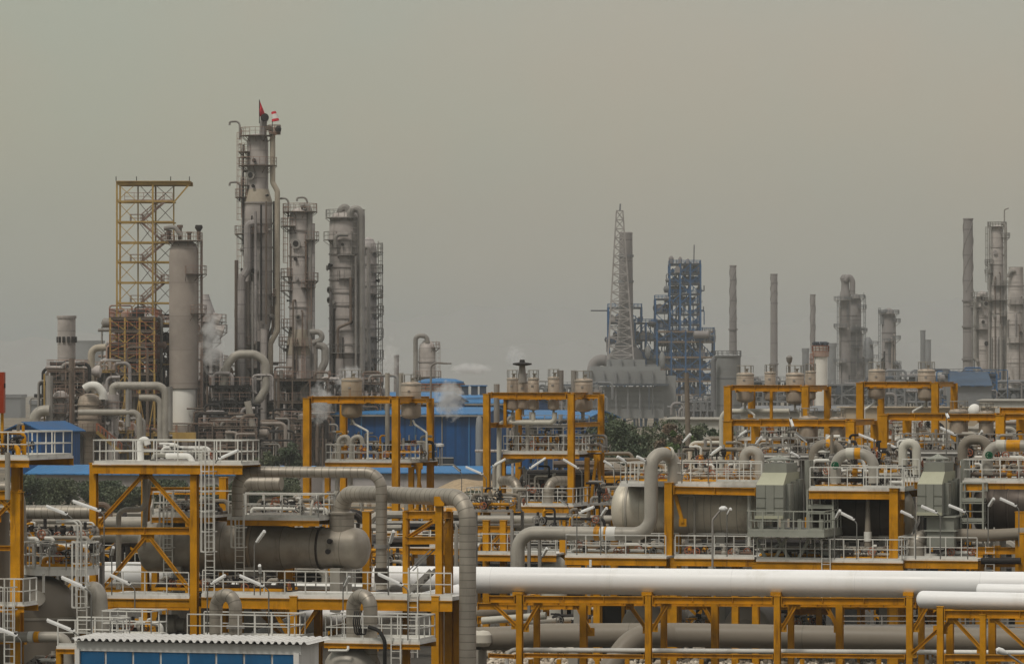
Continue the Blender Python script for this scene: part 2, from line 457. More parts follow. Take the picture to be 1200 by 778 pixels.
def hung_tank(pl, b, x0, x1, yt, yb, label, mat=None, grp='tan tanks hung in the yellow frames', ring_y=None, rail=True, n=28):
    xc = (x0 + x1) / 2
    top = pl.p(xc, yt, b); bot = pl.p(xc, yb, b)
    r = (x1 - x0) / 2 * top.y / F; H = top.z - bot.z
    t = Thing('hung_tank', label, 'tank', bot, grp)
    hd = r * 0.45
    pr = [(0, 0.04)] + [(hd * (1 - math.cos(PI / 2 * k / 6)), r * math.sin(PI / 2 * k / 6)) for k in range(1, 7)]
    pr += [(H - hd * 0.5, r)]
    pr += [(H - hd * 0.5 + hd * 0.5 * math.sin(PI / 2 * k / 5), max(0.05, r * math.cos(PI / 2 * k / 5))) for k in range(1, 6)]
    sh = t.part('shell', MB().lathe(pr, bot, n=n), mat or tank_tan)
    t.part('insulation_band', MB().lathe([(H - hd * 0.55, r + 0.002), (H - hd * 0.55, r + 0.03), (H - hd * 0.55 - 0.09, r + 0.03), (H - hd * 0.55 - 0.09, r + 0.002)], bot, n=n, caps=False), grey_pipe)
    if ring_y:
        z = pl.p(xc, ring_y, b).z - bot.z
        t.part('support_ring', MB().lathe([(z - .05, r), (z - .05, r + .14), (z + .05, r + .14), (z + .05, r)], bot, n=n, caps=False), yellow)
        for k in range(4):
            a = k * PI / 2 + 0.5
            q = bot + ZU * (z - 0.05) + Vector((math.cos(a), math.sin(a), 0)) * (r + 0.09)
            t.part('lug', MB().box(q - ZU * 0.15, (0.2, 0.06, 0.3), Vector((math.cos(a), math.sin(a), 0)), Vector((-math.sin(a), math.cos(a), 0))), yellow)
    t.part('outlet', MB().lathe([(-0.45, 0.13), (-0.38, 0.13), (-0.38, 0.075), (0.06, 0.075)], bot, n=10), grey_pipe)
    t.part('nameplate', MB().box(bot + ZU * (H * 0.74) - V * (r + 0.012) + U * (r * 0.08), (0.17, 0.03, 0.13), U, V), steel_grey)
    if rail:
        pts = [top + ZU * -0.05 + Vector((math.cos(2 * PI * k / 8), math.sin(2 * PI * k / 8), 0)) * r * 0.93 for k in range(8)]
        t.part('top_rail', MB().rail(pts, 0.52, 0.045, 1.4, toe=False, mid=False, closed=True), grey_pipe)
    t.part('vent_nozzle', MB().lathe([(0, 0.09), (0.25, 0.09), (0.25, 0.16), (0.32, 0.16)], top - ZU * 0.05 + U * r * 0.2, n=10), grey_pipe)
    return t

def hvessel(pl, b, x0, x1, yc, rpx, label, mat, prof=None, saddles=(), name='horizontal_vessel', group=None, n=40, headmat=None):
    """vessel with its axis along the plant grid; prof [(x, rpx)] overrides the plain cylinder"""
    A, B = pl.p(x0, yc, b), pl.p(x1, yc, b)
    A.z = B.z = (A.z + B.z) / 2
    s = F / ((A.y + B.y) / 2); ax = (B - A).normalized(); L = (B - A).length
    t = Thing(name, label, 'vessel', Vector((A.x, A.y, 0)), group)
    rr = rpx / s
    if prof:
        pr = [((x - x0) / (x1 - x0) * L, r / s) for x, r in prof]
    else:
        hd = rr * 0.5
        pr = [(hd * (1 - math.cos(PI / 2 * k / 7)), max(0.03, rr * math.sin(PI / 2 * k / 7))) for k in range(0, 8)]
        pr += [(L - hd * (1 - math.cos(PI / 2 * k / 7)), max(0.03, rr * math.sin(PI / 2 * k / 7))) for k in range(7, -1, -1)]
    t.part('shell', MB().lathe(pr, A, ax, n), mat)
    t.A, t.ax, t.L, t.s, t.rr = A, ax, L, s, rr
    for x in saddles:
        q = A + ax * ((x - x0) / (x1 - x0) * L)
        hgt = A.z - rr * 0.72
        t.part('saddle', MB().box(Vector((q.x, q.y, hgt / 2)), (0.5, rr * 1.5, hgt), pl.u, pl.v), concrete)
    for k in (0.3, 0.66):
        q = A + ax * (L * k)
        t.part('strap', MB().lathe([(-.06, rr), (-.06, rr + .02), (.06, rr + .02), (.06, rr)], q, ax, n, False), mat) if not prof else None
    return t

def manifold(pl, b, x0, x1, ybase, hpx, label, seed, depth=2.0, nriser=6, mats=None, yhead=None, wheel=None):
    """valve skid: header pipes, risers, valves with hand wheels on a base"""
    rg = random.Random(seed)
    A, B = pl.p(x0, ybase, b), pl.p(x1, ybase, b); z = (A.z + B.z) / 2; A.z = B.z = z
    L = (B - A).length; u = (B - A).normalized(); v = pl.v
    H = hpx * A.y / F
    t = Thing('valve_manifold', label, 'valves', A, 'valve manifolds on the plant decks')
    if seed >= 300 or seed in (22, 35, 36, 43, 44, 45, 46, 58, 63, 64, 65, 66):
        for q in (A, B, A + v * depth, B + v * depth):
            t.part('leg', MB().bar(Vector((q.x, q.y, 0)), q, .16), steel_grey)
    mats = mats or [grey_pipe, taupe_pipe, steel_dark, clad_pipe, white_rail, steel_brown]
    t.part('skid', MB().box((A + B) / 2 + v * depth / 2 + ZU * 0.06, (L, depth, 0.12), u, v), rg.choice([yellow, steel_grey]))
    for k in range(2):
        zz = z + H * (0.3 + 0.35 * k) ; bb = depth * (0.2 + 0.5 * k); r = rg.uniform(0.07, 0.13)
        p = A + v * bb; p.z = zz; q = B + v * bb; q.z = zz
        p0 = p.copy(); p0.z = z; q0 = q.copy(); q0.z = z
        t.part('header_pipe', MB().tube([p0, p, q, q0], r, 0.25, 9), rg.choice(mats))
    nriser = int(nriser * 1.6)
    for k in range(nriser):
        a = L * (k + rg.uniform(0.2, 0.8)) / nriser; bb = depth * rg.uniform(0.05, 0.95)
        q = A + u * a + v * bb; hh = H * rg.uniform(0.5, 1.0); r = rg.uniform(0.04, 0.10)
        top = q + ZU * hh
        pts = [q, top]
        if rg.random() < 0.5: pts.append(top + u * rg.uniform(-0.9, 0.9))
        rp = t.part('riser_pipe', MB().tube(pts, r, 0.18, 8), rg.choice(mats))
        zv = hh * rg.uniform(0.35, 0.75)
        vb = MB().lathe([(-.22, r + .07), (-.17, r + .07), (-.15, r + .03), (-.05, r + .09), (.05, r + .09), (.15, r + .03), (.17, r + .07), (.22, r + .07)], q + ZU * zv, n=9)
        dirv = (-v if rg.random() < .7 else u)
        vb.tube([q + ZU * zv, q + ZU * zv + dirv * 0.42], 0.035, 0, 6)
        vo = t.part('valve', vb, rg.choice([steel_dark, steel_grey, grey_pipe, yellow]))
        c = q + ZU * zv + dirv * 0.43
        s = dirv.cross(ZU)
        ring = [c + (s * math.cos(2 * PI * i / 10) + ZU * math.sin(2 * PI * i / 10)) * 0.19 for i in range(11)]
        wb = MB()
        wb.tube(ring, 0.028, 0, 5)
        wb.bar(ring[0], ring[5], 0.03); wb.bar(ring[2], ring[7], 0.03)
        t.part('hand_wheel', wb, wheel or rg.choice([redrail, steel_dark, steel_grey]), vo)
    return t

def pipe(label, pts, r, mat, bend=None, n=16, name='pipe', group=None, cat='pipe', flanges=(), bands=(), caps=True):
    pts = [Vector(p) for p in pts]
    bend = r * 3 if bend is None else bend
    mb = MB().tube(pts, r, bend, n, caps)
    if not flanges and not bands:
        return one(name, label, cat, mb, mat, group, loc=pts[0])
    t = Thing(name, label, cat, pts[0], group)
    t.part('pipe_run', mb, mat)
    for (p, d) in flanges:
        t.part('flange', MB().lathe([(-.09, r), (-.09, r * 1.35), (.09, r * 1.35), (.09, r)], p, d, n, False), steel_grey)
    for (p, q, m) in bands:
        d = (q - p); L = d.length
        t.part('colour_band', MB().lathe([(0, r + .004), (0, r + .012), (L, r + .012), (L, r + .004)], p, d, n, False), m)
    return t

# ------------------------------------------------------------------ distant process units
def tower(name, label, xc, Y, prof, mat, platforms=(), ladder=None, manways=(), risers=(), extra=None, n=28, cat='tower', rail=None, group=None, davit=(), rt=0.065, seams=(), dress=0):
    """column: prof = [(photo row, half width in photo pixels)] from the bottom up"""
    s = F / Y
    def z(y): return CH - (y - HZ) / s
    X = (xc - 600) / s
    t = Thing(name, label, cat, (X, Y, 0), group)
    c = Vector((X, Y, 0)); rail = rail or pinkrail
    pr = [(z(y), hw / s) for y, hw in prof]
    if pr[0][0] > 0.3: pr = [(0, pr[0][1])] + pr
    t.part('shell', MB().lathe(pr, c, n=n), mat)
    t.r = lambda y: max([hw for yy, hw in prof if abs(yy - y) == min(abs(q[0] - y) for q in prof)]) / s
    def rad(y):
        for (ya, ha), (yb, hb) in zip(prof, prof[1:]):
            if yb <= y <= ya: return (ha + (hb - ha) * ((ya - y) / max(1e-6, ya - yb))) / s
        return (prof[-1][1] if y < prof[-1][0] else prof[0][1]) / s
    for (y, a0, a1, w) in platforms:
        zz = z(y); r0 = rad(y) + 0.03; r1 = r0 + w; k = max(3, int((a1 - a0) / 18))
        ang = [math.radians(a0 + (a1 - a0) * i / k) for i in range(k + 1)]
        db = MB()
        for a, b in zip(ang, ang[1:]):
            q = [c + Vector((math.cos(g) * rr, math.sin(g) * rr, zz)) for g, rr in ((a, r0), (a, r1), (b, r1), (b, r0))]
            db.prism(q, ZU * 0.11)
        # brackets under the floor
        for a in ang[::2]:
            d = Vector((math.cos(a), math.sin(a), 0))
            db.bar(c + d * r0 + ZU * (zz - w * 0.8), c + d * r1 + ZU * (zz - 0.02), 0.08)
        pf = t.part('platform', db, steel_grey if rail is not pinkrail else steel_brown)
        ring = [c + Vector((math.cos(g) * (r1 - .05), math.sin(g) * (r1 - .05), zz + 0.16)) for g in ang]
        if a1 - a0 < 350:
            ring = [c + Vector((math.cos(ang[0]) * r0, math.sin(ang[0]) * r0, zz + 0.16))] + ring + [c + Vector((math.cos(ang[-1]) * r0, math.sin(ang[-1]) * r0, zz + 0.16))]
        t.part('guard_rail', MB().rail(ring, 1.15, rt, 1.0, toe=False), rail, pf)
    for (ya, yb, a) in (ladder or ()):
        d = Vector((math.cos(math.radians(a)), math.sin(math.radians(a)), 0))
        r0 = max(rad(ya), rad(yb)) + 0.25
        t.part('ladder', MB().ladder(c + d * r0 + ZU * z(ya), c + d * r0 + ZU * z(yb), d, 0.5, t=rt * 0.9), rail)
    for (y, a, rr) in manways:
        d = Vector((math.cos(math.radians(a)), math.sin(math.radians(a)), 0)); r0 = rad(y)
        o = t.part('manway', MB().lathe([(r0 - .2, rr), (r0 + .35, rr), (r0 + .35, rr * 1.3), (r0 + .5, rr * 1.3)], c + ZU * z(y), d, 14), steel_grey)
        t.part('cover', MB().lathe([(r0 + .5, rr * .75), (r0 + .56, rr * .75)], c + ZU * z(y), d, 14), steel_dark, o)
    if dress:
        rg = random.Random(int(xc * 7 + Y)); k = 1 if Y < 1000 else 1.6
        yb, ytp = prof[0][0] - 40, prof[-1][0] + 12
        for i in range(dress):
            a = math.radians(rg.uniform(-172, -8)); ya = rg.uniform(ytp + 8, yb); yb2 = min(yb + 30, ya + rg.uniform(15, 130))
            d = Vector((math.cos(a), math.sin(a), 0)); r0 = max(rad(ya), rad(yb2), rad((ya + yb2) / 2)); pr_ = rg.uniform(.07, .2) * k; e = r0 + pr_ + .12
            t.part('riser_pipe', MB().tube([c + d * rad(ya) + ZU * z(ya), c + d * e + ZU * z(ya), c + d * e + ZU * z(yb2)], pr_, pr_ * 2, 7), rg.choice([steel_grey, shell_dark, steel_brown, steel_dark, shell_conc]))
        for i in range(dress):
            a = math.radians(rg.uniform(-170, -10)); ya = rg.uniform(ytp, yb); d = Vector((math.cos(a), math.sin(a), 0)); q = rg.uniform(.12, .3) * k
            t.part('nozzle', MB().lathe([(rad(ya) - .1, q), (rad(ya) + .4, q), (rad(ya) + .4, q * 1.5), (rad(ya) + .5, q * 1.5)], c + ZU * z(ya), d, 9), rg.choice([steel_grey, steel_dark, shell_dark]))
        for i in range(max(2, dress // 3)):
            a0 = rg.choice([rg.uniform(-60, 10), rg.uniform(150, 200), rg.uniform(-130, -70)]); ya = rg.uniform(ytp + 15, yb); r0 = rad(ya) + .03
            ang = [math.radians(a0 + g * 12) for g in range(6)]; db = MB(); r1 = r0 + 1.0 * k
            for g, h in zip(ang, ang[1:]):
                db.prism([c + Vector((math.cos(w) * rr, math.sin(w) * rr, z(ya))) for w, rr in ((g, r0), (g, r1), (h, r1), (h, r0))], ZU * .1)
            pf = t.part('platform', db, steel_brown)
            ring = [c + Vector((math.cos(g) * (r1 - .05), math.sin(g) * (r1 - .05), z(ya) + .1)) for g in ang]
            t.part('guard_rail', MB().rail(ring, 1.1, rt * .9, 1.0, toe=False), rail, pf)
            d = Vector((math.cos(ang[3]), math.sin(ang[3]), 0))
            t.part('ladder', MB().ladder(c + d * (r0 + .25) + ZU * (z(ya) - 7), c + d * (r0 + .25) + ZU * z(ya), d, .5, t=rt * .8), rail)
    for (pts, r, m) in risers:
        t.part('riser_pipe', MB().tube([P(x, y, Y + dy) for x, y, dy in pts], r, r * 2.5, 10), m)
    for y in seams:
        r0 = rad(y)
        t.part('stiffener_ring', MB().lathe([(-.12, r0), (-.12, r0 + .14), (.12, r0 + .14), (.12, r0)], c + ZU * z(y), ZU, n, False), mat)
    for (x, y, side) in davit:
        t.part('davit', MB().tube([P(x, y + 22, Y), P(x, y, Y), P(x + side * 12, y + 1, Y), P(x + side * 12, y + 5, Y)], 0.16, 0.8, 7), steel_grey)
    return t

def rack(name, label, x0, x1, Y, depth, floors, nx=3, cm=None, fm=None, rm=None, pm=None, seed=1, npipe=8, ndrum=2, brace=True, ybase=None,
         cw=0.35, rt=0.09, cat='process unit', group=None, clutter=0, prange=(0.1, 0.28), top_col=None, csize=1.0):
    rg = random.Random(seed); s = F / Y
    cm = cm or steel_brown; fm = fm or cm; rm = rm or pinkrail; pm = pm or [steel_grey, shell_grey, steel_brown]
    def X(x): return (x - 600) / s
    def z(y): return CH - (y - HZ) / s
    z0 = 0 if ybase is None else z(ybase)
    t = Thing(name, label, cat, (X((x0 + x1) / 2), Y, z0), group)
    xs = [X(x0) + (X(x1) - X(x0)) * i / (nx - 1) for i in range(nx)]
    ftop = min(floors)
    zt = z(top_col if top_col else ftop)
    for yy in (Y, Y + depth):
        for x in xs:
            t.part('column', MB().hsec(Vector((x, yy, z0)), Vector((x, yy, zt)), cw, cw, cw * 0.16, Vector((1, 0, 0))), cm)
    fl = sorted(floors, reverse=True)
    zs = [z(y) for y in fl]
    for zz in zs:
        mb = MB()
        for yy in (Y, Y + depth): mb.bar(Vector((xs[0], yy, zz - .2)), Vector((xs[-1], yy, zz - .2)), cw * 0.7, cw * 1.1)
        for x in xs: mb.bar(Vector((x, Y, zz - .2)), Vector((x, Y + depth, zz - .2)), cw * 0.6, cw)
        mb.box(Vector(((xs[0] + xs[-1]) / 2, Y + depth / 2, zz + .05)), (xs[-1] - xs[0] + .3, depth + .3, .08))
        fo = t.part('floor', mb, fm)
        if rm:
            A, B = Vector((xs[0] - .1, Y - .1, zz + .1)), Vector((xs[-1] + .1, Y - .1, zz + .1)); d = Vector((0, depth + .2, 0))
            t.part('guard_rail', MB().rail([A, B, B + d, A + d], 1.15, rt * .75, 1.4, closed=True, toe=False), rm, fo)
    if brace:
        zz = [z0] + zs
        for a, b in zip(zz, zz[1:]):
            for i in range(nx - 1):
                k = rg.random()
                if k < 0.2: continue
                mb = MB()
                p, q = Vector((xs[i], Y, a)), Vector((xs[i + 1], Y, b - .3))
                p2, q2 = Vector((xs[i + 1], Y, a)), Vector((xs[i], Y, b - .3))
                if k < 0.6: mb.bar(p, q, cw * .5)
                if k > 0.45: mb.bar(p2, q2, cw * .5)
                t.part('brace', mb, cm)
    for k in range(npipe):
        r = rg.uniform(*prange)
        xa = rg.uniform(xs[0] - .8, xs[-1] + .8); ya = Y + rg.uniform(-.9, depth)
        za, zb = rg.uniform(z0, zs[-1] * .7 + z0 * .3), rg.uniform(zs[0], zs[-1] + 2)
        pts = [Vector((xa, ya, za)), Vector((xa, ya, zb))]
        if rg.random() < .75:
            xb = xa + rg.choice([-1, 1]) * rg.uniform(1.5, max(2, (xs[-1] - xs[0]) * .6))
            pts.append(Vector((xb, ya, zb)))
            if rg.random() < .6: pts.append(Vector((xb, ya, max(z0, zb - rg.uniform(2, 9)))))
        t.part('pipe', MB().tube(pts, r, r * 3, 8), rg.choice(pm))
    for k in range(ndrum):
        zz = rg.choice(zs[:-1] if len(zs) > 1 else zs) + .1
        x = rg.uniform(xs[0] + 1, xs[-1] - 1); r = rg.uniform(.7, 1.3) * csize ** .6; hh = rg.uniform(1.8, 3.2) * csize ** .6
        c = Vector((x, Y + depth * rg.uniform(.2, .8), zz))
        if rg.random() < .5:
            mb = MB().lathe([(0, r * .9), (hh * .85, r * .9), (hh * .95, r * .6), (hh, .1)], c, n=14)
        else:
            mb = MB().lathe([(-hh, .1), (-hh * .9, r * .7), (hh * .9, r * .7), (hh, .1)], c + ZU * (r * .7 + .3), Vector((1, 0, 0)), 14)
            mb.box(c + ZU * .15, (hh * 1.2, r * .8, .3))
        t.part('drum', mb, rg.choice(pm))
    for k in range(clutter):
        zz = rg.choice(zs[:-1] if len(zs) > 1 else zs) + .1
        x = rg.uniform(xs[0], xs[-1]); w = rg.uniform(.4, 1.2) * csize
        c = Vector((x, Y + depth * rg.uniform(0, .9), zz + w * .6))
        mb = MB().box(c, (w, w * .8, w * 1.2)); mb.box(c + ZU * w * .75, (w * .5, w * .5, w * .3))
        mb.tube([c, c + Vector((w, 0, 0)), c + Vector((w, 0, w))], w * .12, .2, 6)
        t.part('equipment_box', mb, rg.choice(pm + [cm]))
    return t

def lattice(name, label, x0b, x1b, x0t, x1t, yb, yt, Y, mat, levels=12, w=0.3, cat='lattice tower', zbase=None):
    """tapering square lattice mast"""
    s = F / Y
    def X(x): return (x - 600) / s
    def z(y): return CH - (y - HZ) / s
    zb = z(yb) if zbase is None else zbase; zt = z(yt)
    t = Thing(name, label, cat, (X((x0b + x1b) / 2), Y, zb))
    def cor(k, f):
        xa = X(x0b) + (X(x0t) - X(x0b)) * f; xb = X(x1b) + (X(x1t) - X(x1b)) * f
        h = (xb - xa) / 2; cx = (xa + xb) / 2
        return Vector((cx + h * (-1, 1, 1, -1)[k], Y + h + h * (-1, -1, 1, 1)[k], zb + (zt - zb) * f))
    for k in range(4):
        t.part('leg', MB().bar(cor(k, 0), cor(k, 1), w, w, Vector((1, 0, 0))), mat)
    for k in range(4):
        mb = MB(); k2 = (k + 1) % 4
        for i in range(levels):
            a, b = i / levels, (i + 1) / levels
            mb.bar(cor(k, b), cor(k2, b), w * .6)
            mb.bar(cor(k, a), cor(k2, b), w * .55); mb.bar(cor(k2, a), cor(k, b), w * .55)
        t.part('lattice', mb, mat)
    return t

def stack(name, label, x, hw_b, hw_t, yt, Y, mat, strakes=0, rings=(), cap=True, group=None, strake_from=0.66):
    s = F / Y; X = (x - 600) / s; zt = CH - (yt - HZ) / s
    t = Thing(name, label, 'chimney', (X, Y, 0), group); c = Vector((X, Y, 0))
    rb, rt_ = hw_b / s, hw_t / s
    t.part('shaft', MB().lathe([(0, rb), (zt - .4, rt_), (zt - .4, rt_ * 1.1), (zt, rt_ * 1.1), (zt, rt_ * .8), (zt - 3, rt_ * .8)], c, n=22, caps=False), mat)
    for f in rings:
        r = rb + (rt_ - rb) * f
        t.part('ring', MB().lathe([(-.25, r), (-.25, r + .35), (.25, r + .35), (.25, r)], c + ZU * zt * f, ZU, 22, False), mat)
    for k in range(strakes):
        pts = []
        for i in range(40):
            f = strake_from + (0.985 - strake_from) * i / 39; a = 2 * PI * (k / strakes + i / 39 * .9)
            r = rb + (rt_ - rb) * f + .04
            pts.append(c + Vector((math.cos(a) * r, math.sin(a) * r, zt * f)))
        t.part('helical_strake', MB().tube(pts, 0.13, 0, 5), mat)
    return t

# ------------------------------------------------------------------ vegetation
def tree(x, Y, ytop, wpx, label, lm, seed, trunk=0.3, shape=1.0, n=2600, leaf=0.3, name='tree', group='trees of the belts between plant and halls'):
    rg = np.random.default_rng(seed); s = F / Y
    X = (x - 600) / s; H = CH - (ytop - HZ) / s; W = wpx / s / 2
    base = Vector((X, Y, 0))
    t = Thing(name, label, 'tree' if name == 'tree' else 'shrub', base, group)
    h0 = H * trunk * .6
    mb = MB().tube([base - ZU * .2, base + Vector((rg.normal() * .15, 0, h0)), base + Vector((rg.normal() * .4, rg.normal() * .3, H * .72))], [W * .09 + .06, W * .07 + .05, .05], 0, 8)
    limbs = []
    for k in range(7):
        a = rg.uniform(0, 2 * PI); st = base + ZU * (h0 * .9 + (H - h0) * .4 * rg.random())
        en = st + Vector((math.cos(a) * W * rg.uniform(.4, .75), math.sin(a) * W * .6, (H - h0) * rg.uniform(.15, .45)))
        mb.tube([st, st.lerp(en, .5) + ZU * .2, en], [.09, .06, .03], 0, 6); limbs.append(en)
    t.part('trunk', mb, bark)
    # clumps through the crown
    nc = 26; cl = []
    while len(cl) < nc:
        p = rg.uniform(-1, 1, 3)
        if (p ** 2).sum() < 1 and not (p[2] < -.55 and rg.random() < .6):
            cl.append((p * np.array([W * 1.0, W * .85, (H - h0) * .48]) + np.array([0, 0, h0 * .8 + (H - h0) * .5]), rg.uniform(.20, .42) * W * shape))
    vs = []; fs = []; uvs = []
    for i in range(n):
        c, r = cl[rg.integers(nc)]
        d = rg.normal(size=3); d /= np.linalg.norm(d)
        p = c + d * r * rg.uniform(.35, 1.1) ** .6
        if p[2] > H: p[2] = H - rg.random() * .5
        if p[2] < .1: p[2] = .1
        a = rg.normal(size=3); a /= np.linalg.norm(a); b2 = np.cross(a, rg.normal(size=3)); b2 /= np.linalg.norm(b2)
        L = leaf * rg.uniform(.5, 1.3)
        k = len(vs)
        for q in (p - a * L, p - b2 * L * .55, p + a * L, p + b2 * L * .55): vs.append(Vector(q) + base)
        fs.append([k, k + 1, k + 2, k + 3]); uvs.append([(0, 0)] * 4)
    cb = MB(); cb.v, cb.f, cb.uv = vs, fs, uvs
    t.part('crown', cb, lm)
    return t

def steam(x, y, Y, wpx, hpx, label, dens, lean=0.0, seed=0):
    s = F / Y; c = P(x, y, Y); w, h = wpx / s / 2, hpx / s / 2
    mb = MB(); nr = 12
    prof = []
    for k in range(nr + 1):
        a = PI * k / nr
        prof.append((-h * math.cos(a), max(.02, w * math.sin(a))))
    ax = Vector((lean, 0, 1)).normalized()
    mb.lathe(prof, c, ax, 18)
    m = bpy.data.materials.new('steam'); m.use_nodes = True
    n, l = m.node_tree.nodes, m.node_tree.links; n.clear()
    out = n.new('ShaderNodeOutputMaterial'); pv = n.new('ShaderNodeVolumePrincipled')
    pv.inputs['Color'].default_value = (.97, .97, .97, 1)
    tc = n.new('ShaderNodeTexCoord')
    g = n.new('ShaderNodeVectorMath'); g.operation = 'MULTIPLY_ADD'
    l.new(tc.outputs['Generated'], g.inputs[0]); g.inputs[1].default_value = (2, 2, 2); g.inputs[2].default_value = (-1, -1, -1)
    ln = n.new('ShaderNodeVectorMath'); ln.operation = 'LENGTH'; l.new(g.outputs[0], ln.inputs[0])
    ge = n.new('ShaderNodeNewGeometry')
    nz = noise(n, l, 3.2 / max(w, h), ge.outputs['Position'], 5, .62)
    nz2 = mth(n, l, 'MULTIPLY_ADD', nz, 3.4, -0.95)
    d = mth(n, l, 'SUBTRACT', nz2, mth(n, l, 'POWER', ln.outputs['Value'], 1.6))
    d = mth(n, l, 'MULTIPLY', mth(n, l, 'MAXIMUM', d, 0.0), dens)
    l.new(d, pv.inputs['Density']); l.new(pv.outputs[0], out.inputs['Volume'])
    o = one('steam_plume', label, 'steam', mb, m, kind='stuff')
    return o

# ================================================================== SETTING
def build_setting():
    mb = MB(); S = 40
    g0 = [Vector((-1500, -60, 0)), Vector((1500, -60, 0)), Vector((1700, 8900, 0)), Vector((-1700, 8900, 0))]
    n = 30
    for j in range(n + 1):
        f = (j / n) ** 2
        y = -60 + 8960 * f
        for i in range(n + 1):
            mb.v.append(Vector((-1700 + 3400 * i / n, y, 0)))
    for j in range(n):
        for i in range(n):
            k = j * (n + 1) + i
            mb.quad([k, k + 1, k + n + 2, k + n + 1])
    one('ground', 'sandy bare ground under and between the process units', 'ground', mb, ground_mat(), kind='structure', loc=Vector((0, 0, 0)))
    # far hills inside the haze
    rg = random.Random(5)
    hm = hill_mat()
    def ridge(Y, pts, lab):
        mb = MB(); N = 120; s = F / Y
        xs = [-80 + 1360 * i / N for i in range(N + 1)]
        def hh(x):
            for (xa, ya), (xb, yb) in zip(pts, pts[1:]):
                if xa <= x <= xb:
                    f = (x - xa) / (xb - xa); f = f * f * (3 - 2 * f)
                    return ya + (yb - ya) * f
            return pts[-1][1]
        rows = 6
        for r in range(rows):
            for x in xs:
                f = math.sin(PI / 2 * r / (rows - 1))
                y = hh(x) + 3 * math.sin(x * .11 + Y) + 2 * math.sin(x * .043)
                z = max(0, (CH - (y - HZ) / s) * f)
                mb.v.append(Vector(((x - 600) / s, Y - 700 + 700 * r / (rows - 1), z if r else -1)))
        for r in range(rows - 1):
            for i in range(N):
                k = r * (N + 1) + i
                mb.quad([k, k + 1, k + N + 2, k + N + 1])
        one('hills', lab, 'hills', mb, hm, kind='structure', loc=Vector((0, Y, 0)), sharp=179)
    ridge(8200, [(-80, 400), (60, 395), (200, 388), (330, 392), (480, 372), (600, 358), (700, 366), (800, 380), (900, 378), (1000, 364), (1090, 352), (1200, 360), (1280, 366)], 'faint bare hill ridge fading into the haze')
    ridge(6000, [(-80, 432), (60, 425), (200, 430), (420, 420), (520, 408), (640, 402), (760, 412), (900, 415), (1040, 400), (1150, 408), (1280, 416)], 'lower hazy hills behind the refinery')
    # gravel: pale pebbles in the pipe trench
    r = np.random.default_rng(3); N = 9000
    ico = [(0, 0, 1), (.894, 0, .447), (.276, .851, .447), (-.724, .526, .447), (-.724, -.526, .447), (.276, -.851, .447), (.724, .526, -.447), (-.276, .851, -.447), (-.894, 0, -.447), (-.276, -.851, -.447), (.724, -.526, -.447), (0, 0, -1)]
    fc = [(0, 1, 2), (0, 2, 3), (0, 3, 4), (0, 4, 5), (0, 5, 1), (1, 6, 2), (2, 7, 3), (3, 8, 4), (4, 9, 5), (5, 10, 1), (2, 6, 7), (3, 7, 8), (4, 8, 9), (5, 9, 10), (1, 10, 6), (6, 11, 7), (7, 11, 8), (8, 11, 9), (9, 11, 10), (10, 11, 6)]
    ico = np.array(ico)
    vs = []; fs = []
    for i in range(N):
        p = np.array([r.uniform(-3, 30), r.uniform(205, 262), 0.0]); p[2] = 0.05 + .12 * r.random()
        sz = r.uniform(.08, .2) * np.array([r.uniform(.8, 1.5), r.uniform(.8, 1.4), r.uniform(.6, 1)])
        k = len(vs)
        rot = np.linalg.qr(r.normal(size=(3, 3)))[0]
        q = (ico * (1 + r.normal(size=(12, 1)) * .12) * sz) @ rot + p
        vs += [Vector(a) for a in q]
        fs += [[k + a for a in f] for f in fc]
    mb = MB(); mb.v = vs; mb.f = fs; mb.uv = [[(0, 0)] * 3] * len(fs)
    one('gravel', 'pale pebble bed under the pipe racks', 'gravel', mb, stone_mat(), kind='stuff', loc=Vector((0, 0, 0)), sharp=60)

